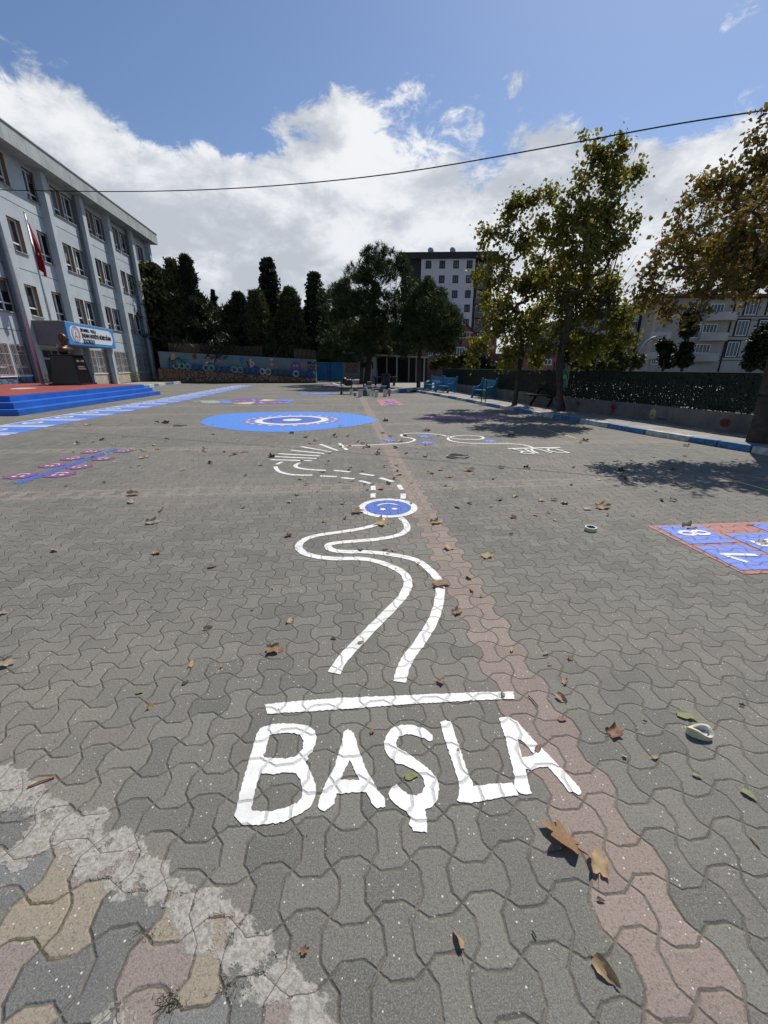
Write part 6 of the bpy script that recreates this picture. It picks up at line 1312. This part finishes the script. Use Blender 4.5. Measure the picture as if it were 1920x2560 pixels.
tag(MB().tube(sm, .0125, 6).build('overhead_cable', mat('black_cable', (.012, .012, .014), .95, spec=.05), None, True), 'black overhead cable sagging across the whole sky from the school to the right hand tree', 'cable')
# parked car glimpsed behind the right end of the fence
cg = (10.9, 11.2); car = thing('parked_car', (cg[0], cg[1], 0), 'white parked car glimpsed through the holes of the fence at the right', 'car', rz=math.radians(100))
CW = mat('white_car_paint', (.62, .62, .63), .25, .02, 1)
prof = [(-2.1, .35), (-2.1, .75), (-1.95, .88), (-1.2, .95), (-.7, 1.38), (.75, 1.42), (1.45, .98), (2.05, .88), (2.15, .6), (2.12, .35)]
MB().prism(prof, -.85, .85, lambda a, b, h: (a, h, b)).build('body', CW, car, bevel=.04)
for sy_ in (-.856, .856): MB().add([(-1.05, sy_, .97), (1.2, sy_, .99), (.68, sy_, 1.36), (-.66, sy_, 1.33)], [(0, 1, 2, 3)]).build('side_window', GLASS, car)
for x_ in (-1.3, 1.3):
    for y_ in (-.88, .88):
        w_ = MB().tube([(x_, y_-.09, .32), (x_, y_+.09, .32)], .32, 18).build('wheel', BLACKM, car)

# ================================================================== LITTER ON THE PAVING
LC = {'brown': [(.22, .125, .06), (.30, .18, .09)], 'tan': [(.42, .29, .15), (.36, .24, .12)], 'rust': [(.26, .12, .065), (.19, .09, .05)], 'green': [(.16, .20, .05), (.26, .27, .10)], 'dark': [(.055, .038, .026), (.10, .07, .045)], 'pale': [(.46, .40, .29), (.36, .28, .17)]}
def dry(name):
    key = 'dry_leaf_'+name
    if key in MATS: return MATS[key]
    m, b, out = newmat(key); t = node('ShaderNodeTexCoord').outputs['Object']; a, c_ = LC[name]
    cc_ = mixc(sstep(nz(t, 22, 4, .6), .35, .65), a, c_); cc_ = mixc(sstep(nz(t, 60, 3, .7), .58, .7)*.6, cc_, tuple(x*.45 for x in a))
    link(cc_, b.inputs['Base Color']); b.inputs['Roughness'].default_value = .6
    tr = node('ShaderNodeBsdfTranslucent'); link(cc_, tr.inputs[0]); ms = node('ShaderNodeMixShader'); ms.inputs[0].default_value = .25; link(b.outputs[0], ms.inputs[1]); link(tr.outputs[0], ms.inputs[2]); link(ms.outputs[0], out.inputs[0])
    MATS[key] = m; return m
def leaf_mesh(kind, curl, seed):
    """maple-like, lobed or plain outline, cupped and twisted; about 1 unit long, lying at z = 0"""
    rs = random.Random(seed)
    if kind == 'lobed': rad = [(0, 1.0), (13, .80), (27, .56), (40, .74), (54, .95), (70, .68), (86, .52), (102, .66), (116, .72), (135, .50), (158, .40), (180, .20)]
    else: rad = [(0, 1.0), (12, .82), (28, .60), (48, .46), (75, .40), (105, .38), (135, .36), (160, .30), (180, .22)]
    out = [(math.radians(a), r_) for a, r_ in rad]+[(math.radians(-a), r_*rs.uniform(.85, 1.05)) for a, r_ in rad[-2:0:-1]]
    rings = (0.0, .35, .7, 1.0); n = len(out); vs = [(0, 0, 0)]; 
    for k_ in rings[1:]:
        for a, r_ in out: vs.append((r_*k_*math.cos(a), r_*k_*math.sin(a), 0))
    c1_, c2_, tw = curl*rs.uniform(.7, 1.3), curl*rs.uniform(-.6, 1.0), rs.uniform(-.8, .8)*curl; w2 = []
    for x, y, _ in vs:
        r_ = math.hypot(x, y)
        z = c1_*y*y*(.34 if kind == 'lobed' else .62)*(1 if y > 0 else .45)+c2_*max(0, x-.1)**2*(.22 if kind == 'lobed' else .42)+tw*x*y*.3+.07*curl*math.sin(x*9+seed)*r_+.07*curl*math.cos(y*10+seed*2)*r_+.045*math.sin(x*17+y*13+seed)*r_+.03*math.sin(x*29-y*23)*r_
        yy = y*(1-.42*min(1, c1_*abs(y)*1.1)); xx_ = x*(1-.22*min(1, abs(c2_)*abs(x)))
        w2.append((xx_, yy, z))
    fs = [(0, 1+i, 1+(i+1) % n) for i in range(n)]
    for k_ in range(2): fs += [(1+k_*n+i, 1+(k_+1)*n+i, 1+(k_+1)*n+(i+1) % n, 1+k_*n+(i+1) % n) for i in range(n)]
    zmin = min(v[2] for v in w2); w2 = [(x, y, z-zmin) for x, y, z in w2]
    o = len(w2); s_ = .02; z0 = w2[0][2]
    stem = [(-.20, 0, w2[0][2]*.6), (-.45, .03, .06), (-.75, .06, .01)]
    for x, y, z in stem: w2 += [(x, y-s_, z), (x, y+s_, z)]
    fs += [(o, o+2, o+3, o+1), (o+2, o+4, o+5, o+3)]
    return w2, fs
LM = {}
def ground_leaf(px, py, size_px, col, kind='lobed', curl=.8, label=None, rot=None, tilt=0, lift=0, stretch=1.0):
    v_ = rnd.randrange(5); key = (kind, round(curl, 1), v_, col)
    if key not in LM:
        vs, fs = leaf_mesh(kind, curl, v_*7+3); me = bpy.data.meshes.new('fallen_leaf'); me.from_pydata(vs, [], fs); me.polygons.foreach_set('use_smooth', [True]*len(fs)); me.materials.append(dry(col)); me.update(); LM[key] = me
    x, y = G(px, py); sz = size_px*depth_k(y, 0)*.62
    o = bpy.data.objects.new('fallen_leaf', LM[key]); C.objects.link(o); o.location = (x, y, .006+lift); o.scale = (sz, sz*stretch, sz)
    o.rotation_euler = (tilt if tilt else rnd.uniform(-.12, .12), rnd.uniform(-.15, .05), rnd.uniform(0, 6.28) if rot is None else rot)
    if label: tag(o, label, 'leaf', 'fallen leaves')
    else: tag(o, {'brown': 'small curled brown leaf lying alone on the grey pavers', 'tan': 'small pale tan dry leaf lying on the grey pavers', 'rust': 'small rusty dry leaf lying on the grey pavers', 'green': 'small still green leaf lying on the grey pavers', 'dark': 'small dark shrivelled leaf lying on the pavers', 'pale': 'small bleached leaf curled up on the pavers'}[col], 'leaf', {'brown': 'small brown leaves on the pavers', 'tan': 'small tan leaves on the pavers', 'rust': 'small rusty leaves on the pavers', 'green': 'small green leaves on the pavers', 'dark': 'small dark leaves on the pavers', 'pale': 'small bleached leaves on the pavers'}[col])
    return o
D = 1.1573
big = [(1228,1818,92,'brown','lobed',.45,'large flat brown maple leaf tilted up, below the last A of BAŞLA',2.5,.35),(1293,1878,72,'tan','lobed',1.3,'large crumpled yellow brown leaf beside the flat maple leaf',1.2,0),(1296,2085,72,'tan','plain',1.1,'folded tan leaf near the bottom right on the pink paver run',-1.0,.5),(992,2045,48,'tan','plain',1.2,'curled tan leaf standing on edge near the bottom middle',1.9,.7),
   (946,1264,42,'brown','lobed',1.0,'brown leaf lying across the right white path line',0,0),(1049,1203,36,'tan','lobed',1.1,'curled tan leaf right of the pink paver run, level with the path bend',.4,0),(971,1186,30,'tan','lobed',1.0,'tan leaf on the pink paver run above the path bend',2,0),(1324,1587,46,'rust','lobed',1.0,'reddish crumpled leaf left of the yellow green leaf',.3,0),(1471,1546,46,'green','plain',.9,'yellow green folded leaf just above the torn tape ring',-.5,0),
   (881,1679,36,'green','plain',.3,'flat small green leaf inside the Ş of BAŞLA',.1,0),(1608,1713,34,'green','plain',.5,'slender green leaf at the far right, level with the word BAŞLA',-1.1,0),(1207,1507,34,'tan','plain',1.4,'rolled yellowish leaf above the last A of BAŞLA',-1.0,.3),(1085,1504,26,'tan','plain',1.6,'small rolled tan leaf standing on the end of the start bar',1.4,.5),(586,1408,44,'brown','lobed',1.3,'spidery brown leaf left of the white path',.2,0),
   (411,1440,24,'tan','plain',1.5,'upright tan leaf alone on the left pavers',1.6,.6),(322,1530,28,'brown','plain',1.5,'upright brown leaf with a long shadow on the left pavers',1.3,.7),(298,1497,20,'green','plain',.2,'small flat green oval leaf on the left pavers',0,0),(6,1438,44,'pale','lobed',1.2,'bleached crumpled leaf cut by the left edge',.3,0),(0,1328,24,'pale','lobed',1.2,'small bleached leaf at the left edge, above the crumpled one',.3,0),(398,1478,18,'dark','plain',.4,'small dark leaf below the upright tan one',1,0),
   (445,1360,26,'dark','plain',1.2,'dark thin curled leaf in the left middle',.7,.5),(625,1345,22,'tan','lobed',1.2,'little tan leaf left of the white path curve',1.5,.3),(776,1391,18,'brown','plain',.4,'little round brown leaf on the left white path line',.5,0),(985,1326,30,'brown','lobed',1.2,'torn brown leaf on the pink paver run beside the path',.5,0),(1160,1622,26,'rust','plain',1.3,'small rust leaf lying on the last A of BAŞLA',.8,.2),(1210,1556,24,'rust','plain',.8,'small brown leaf on the pink paver run right of the start bar',0,0),
   (1485,1141,34,'pale','lobed',1.3,'striped curled leaf on the number 8 of the hopscotch',0,0),(1642,1176,30,'pale','lobed',1.3,'bleached leaf on the number 5 of the hopscotch',.3,0),(1618,1135,18,'rust','plain',.8,'small rust leaf on the red part of the hopscotch',0,0),(1430,1083,22,'dark','plain',1.2,'dark upright leaf above the hopscotch',1.3,.8),(1298,1098,42,'brown','lobed',1.4,'heap of torn brown leaf above the blue tape roll',.2,0),(1265,1101,22,'pale','plain',.9,'yellowish leaf beside the torn brown heap',0,0),
   (822,1133,44,'tan','lobed',1.4,'big crumpled tan leaf on the path just below the smiling disc',.9,.2),(768,1108,34,'brown','lobed',1.3,'brown leaf at the left rim of the blue smiling disc',.3,0),(938,1131,30,'tan','lobed',1.2,'tan leaf right of the blue smiling disc',.2,0),(323,1131,34,'pale','lobed',1.1,'pale leaf in the left middle, nearest below the pink band',.3,0),(656,2057,24,'brown','lobed',1.6,'small brown clump on the cement smear at the bottom',.3,0),(1412,1639,22,'tan','plain',1.1,'small curled tan leaf right of the last A of BAŞLA',.2,0)]
for px, py, sz, col, kd, cu, lab, rt, tl_ in big: ground_leaf(px*D, py*D, sz*D*1.12, col, kd, cu, lab, rt, tl_)
mid_ = [(293,1070,30,'brown'),(285,1087,26,'pale'),(352,1103,24,'brown'),(338,1195,26,'tan'),(122,1191,24,'tan'),(455,1226,22,'brown'),(625,1158,18,'brown'),(1220,1087,22,'pale'),(1195,1081,16,'dark'),(990,1097,18,'brown'),(1012,1087,16,'dark'),(1010,1017,26,'brown'),(1085,1011,16,'dark'),(1136,1012,16,'dark'),(953,1016,16,'brown'),(968,1031,18,'rust'),(830,1187,14,'brown'),(840,1197,10,'tan'),(655,995,18,'pale'),(760,1010,12,'pale'),(1015,1250,22,'tan'),(1020,1278,18,'brown'),(1040,1290,12,'green'),(718,1380,14,'dark'),(1106,1405,14,'tan'),(1180,1412,18,'green'),(1232,1425,16,'rust'),(1185,1437,12,'brown'),(1220,1473,22,'tan'),(1350,1637,12,'pale'),(1500,1675,20,'green'),(1103,1155,10,'dark'),(1600,1525,12,'dark'),(1390,1560,10,'dark'),(805,1580,14,'rust'),(480,1440,10,'tan'),(590,1270,14,'pale'),(780,1190,12,'dark'),(1293,1945,18,'dark'),(990,1620,8,'tan'),(327,1312,8,'rust'),(545,1318,8,'rust'),(953,1477,20,'rust'),(850,1190,10,'tan'),(902,1220,10,'tan'),(660,1048,14,'brown'),(700,1020,14,'dark'),(740,1088,14,'brown'),(745,1120,12,'dark'),(690,1100,10,'dark'),(525,1098,12,'dark'),(700,1128,12,'brown'),(1110,1118,16,'brown'),(1080,1080,16,'dark'),(1060,1095,12,'brown')]
for px, py, sz, col in mid_: ground_leaf(px*D, py*D, sz*D*1.25, col, rnd.choice(('lobed', 'plain')), rnd.uniform(.9, 1.5), None, None, rnd.choice((0, 0, .4)))
for i in range(150):                      # the scatter between the big blue oval and the smiling disc, thinner to the right
    if rnd.random() < .66: px, py = rnd.uniform(140, 940), rnd.triangular(905, 1060, 960)
    else: px, py = rnd.uniform(600, 1500), rnd.uniform(940, 1130)
    ground_leaf(px*D, py*D, rnd.choice((9, 11, 14, 18))*D*1.15, rnd.choice(('dark', 'dark', 'brown', 'pale', 'pale', 'tan')), rnd.choice(('lobed', 'plain')), rnd.uniform(1.0, 1.6), None, None, rnd.choice((0, 0, .5)))
for i in range(26): ground_leaf(rnd.uniform(0, 1650)*D, rnd.uniform(1180, 2150)*D, rnd.choice((4, 6, 8))*D, rnd.choice(('dark', 'tan', 'rust', 'pale')), 'plain', .8)
# rolls of tape
def tape(px, py, r_px, lab, flat=1.0, torn=False):
    x, y = G(px, py); r_ = r_px*depth_k(y, 0); t = thing('tape_roll', (x, y, .003), lab, 'tape roll', rz=rnd.uniform(0, 3)); h_ = r_*.62; n = 28; YT = mat('yellow_masking_tape', (.60, .58, .34), .6, .12, 30)
    def ringm(r0, r1, z0, z1, wob=0):
        m_ = MB(); vs = []
        for k in range(n):
            a = 2*math.pi*k/n; f_ = 1+wob*.06*math.sin(a*3+1)*1.0
            for r2, z in ((r1, z0), (r1, z1), (r0, z1), (r0, z0)): vs.append((r2*math.cos(a)*f_, r2*math.sin(a)*flat*f_, z+wob*.012*math.sin(a*2)*(z > z0)))
        m_.add(vs, [(k*4+j, ((k+1) % n)*4+j, ((k+1) % n)*4+(j+1) % 4, k*4+(j+1) % 4) for k in range(n) for j in range(4)]); return m_
    ringm(r_*.80, r_, 0, h_, 1 if torn else 0).build('tape', YT, t, False); ringm(r_*.70, r_*.795, 0, h_*.98, 1 if torn else 0).build('core', mat('white_core', (.62, .60, .62), .7, .1, 20) if torn else mat('blue_core', (.10, .22, .42), .6), t)
    if torn:
        m_ = MB(); fn = 10; pts_ = [(r_*.78*math.cos(2*math.pi*k/fn)*(1 if k % 2 else .85), r_*.78*flat*math.sin(2*math.pi*k/fn)*(1 if k % 2 else .8), h_*(.55+.3*math.sin(k*2.1))) for k in range(fn)]
        m_.add([(r_*.1, 0, h_*.35)]+pts_, [(0, 1+k, 1+(k+1) % fn) for k in range(6)]); m_.build('crumpled_film', mat('white_crumpled_film', (.62, .62, .63), .5, .2, 60, .5, 80), t)
        ground_leaf(px-6, py+4, 34, 'tan', 'plain', 1.2, 'little tan leaf caught inside the torn tape ring', .9, .2, .01)
tape(1476, 1326, 14, 'small roll of yellow tape with a blue core standing alone on the right pavers')
tape(1747, 1838, 28, 'squashed yellow and white tape ring lying on the near right pavers', .62, True)
x, y = G(1145, 1143); m_ = MB(); 
for k in range(3): m_.tube([(x+.21*math.cos(a)*(1+.02*k), y+.15*math.sin(a), .012+.009*k+.012*math.sin(3*a+k)) for a in [2*math.pi*i/26 for i in range(27)]], .009, 5, False)
tag(m_.build('wire_ring', mat('pale_wire', (.40, .37, .30), .6)), 'loop of pale wire lying on the paving below the word DUR', 'wire')
x, y = G(450, 1065); m_ = MB().tube([(x+.20*math.cos(a), y+.12*math.sin(a), .012+.01*math.sin(3*a)) for a in [2*math.pi*i/26 for i in range(24)]], .010, 5); tag(m_.build('wire_ring', mat('brown_wire', (.16, .12, .09), .6)), 'brown hoop of wire lying beside the number strip', 'wire')
for (a, b, r_, lab, cl) in (((70, 1970), (137, 1945), .004, 'thin orange brown stick on the cement smear at the left', (.33, .15, .07)), ((1876, 2095), (1898, 2120), .003, 'short pale stick at the right edge', (.35, .28, .18)), ((1320, 1740), (1345, 1768), .0025, 'tiny dark twig under the last A of BAŞLA', (.06, .045, .03)), ((1330, 2330), (1340, 2348), .0025, 'tiny dark twig on the pavers above the folded tan leaf', (.05, .04, .03))):
    p0, p1 = G(*a), G(*b); tag(MB().tube([(*p0, .006), ((p0[0]+p1[0])/2, (p0[1]+p1[1])/2+.002, .009), (*p1, .006)], r_, 5).build('stick', mat('stick_%d' % int(cl[0]*100), cl, .8)), lab, 'stick')
# weeds in the open joints of the broken corner
vs, fs = [], []
for cx, cy, n_, h_, sp in ((430, 2515, 40, .018, .016), (420, 2490, 26, .013, .016), (370, 2335, 26, .015, .03), (575, 2475, 24, .016, .025), (40, 2048, 30, .012, .04), (760, 2090, 5, .008, .01)):
    x0_, y0_ = G(cx, cy)
    for i in range(n_):
        x, y = x0_+rnd.gauss(0, sp), y0_+rnd.gauss(0, sp*.5); a = rnd.uniform(0, 6.28); l_ = h_*rnd.uniform(.4, 1.2); o = len(vs); w_ = .0012
        vs += [(x-w_, y, 0), (x+w_, y, 0), (x+l_*.5*math.cos(a)+w_*.6, y+l_*.5*math.sin(a), l_*.8), (x+l_*math.cos(a), y+l_*math.sin(a), l_)]; fs += [(o, o+1, o+2), (o, o+2, o+3)]
tag(MB().add(vs, fs).build('grass', leaf_material('dry_weeds', [(.12, .12, .03), (.20, .16, .06), (.08, .10, .03)], .3)), kind='stuff')
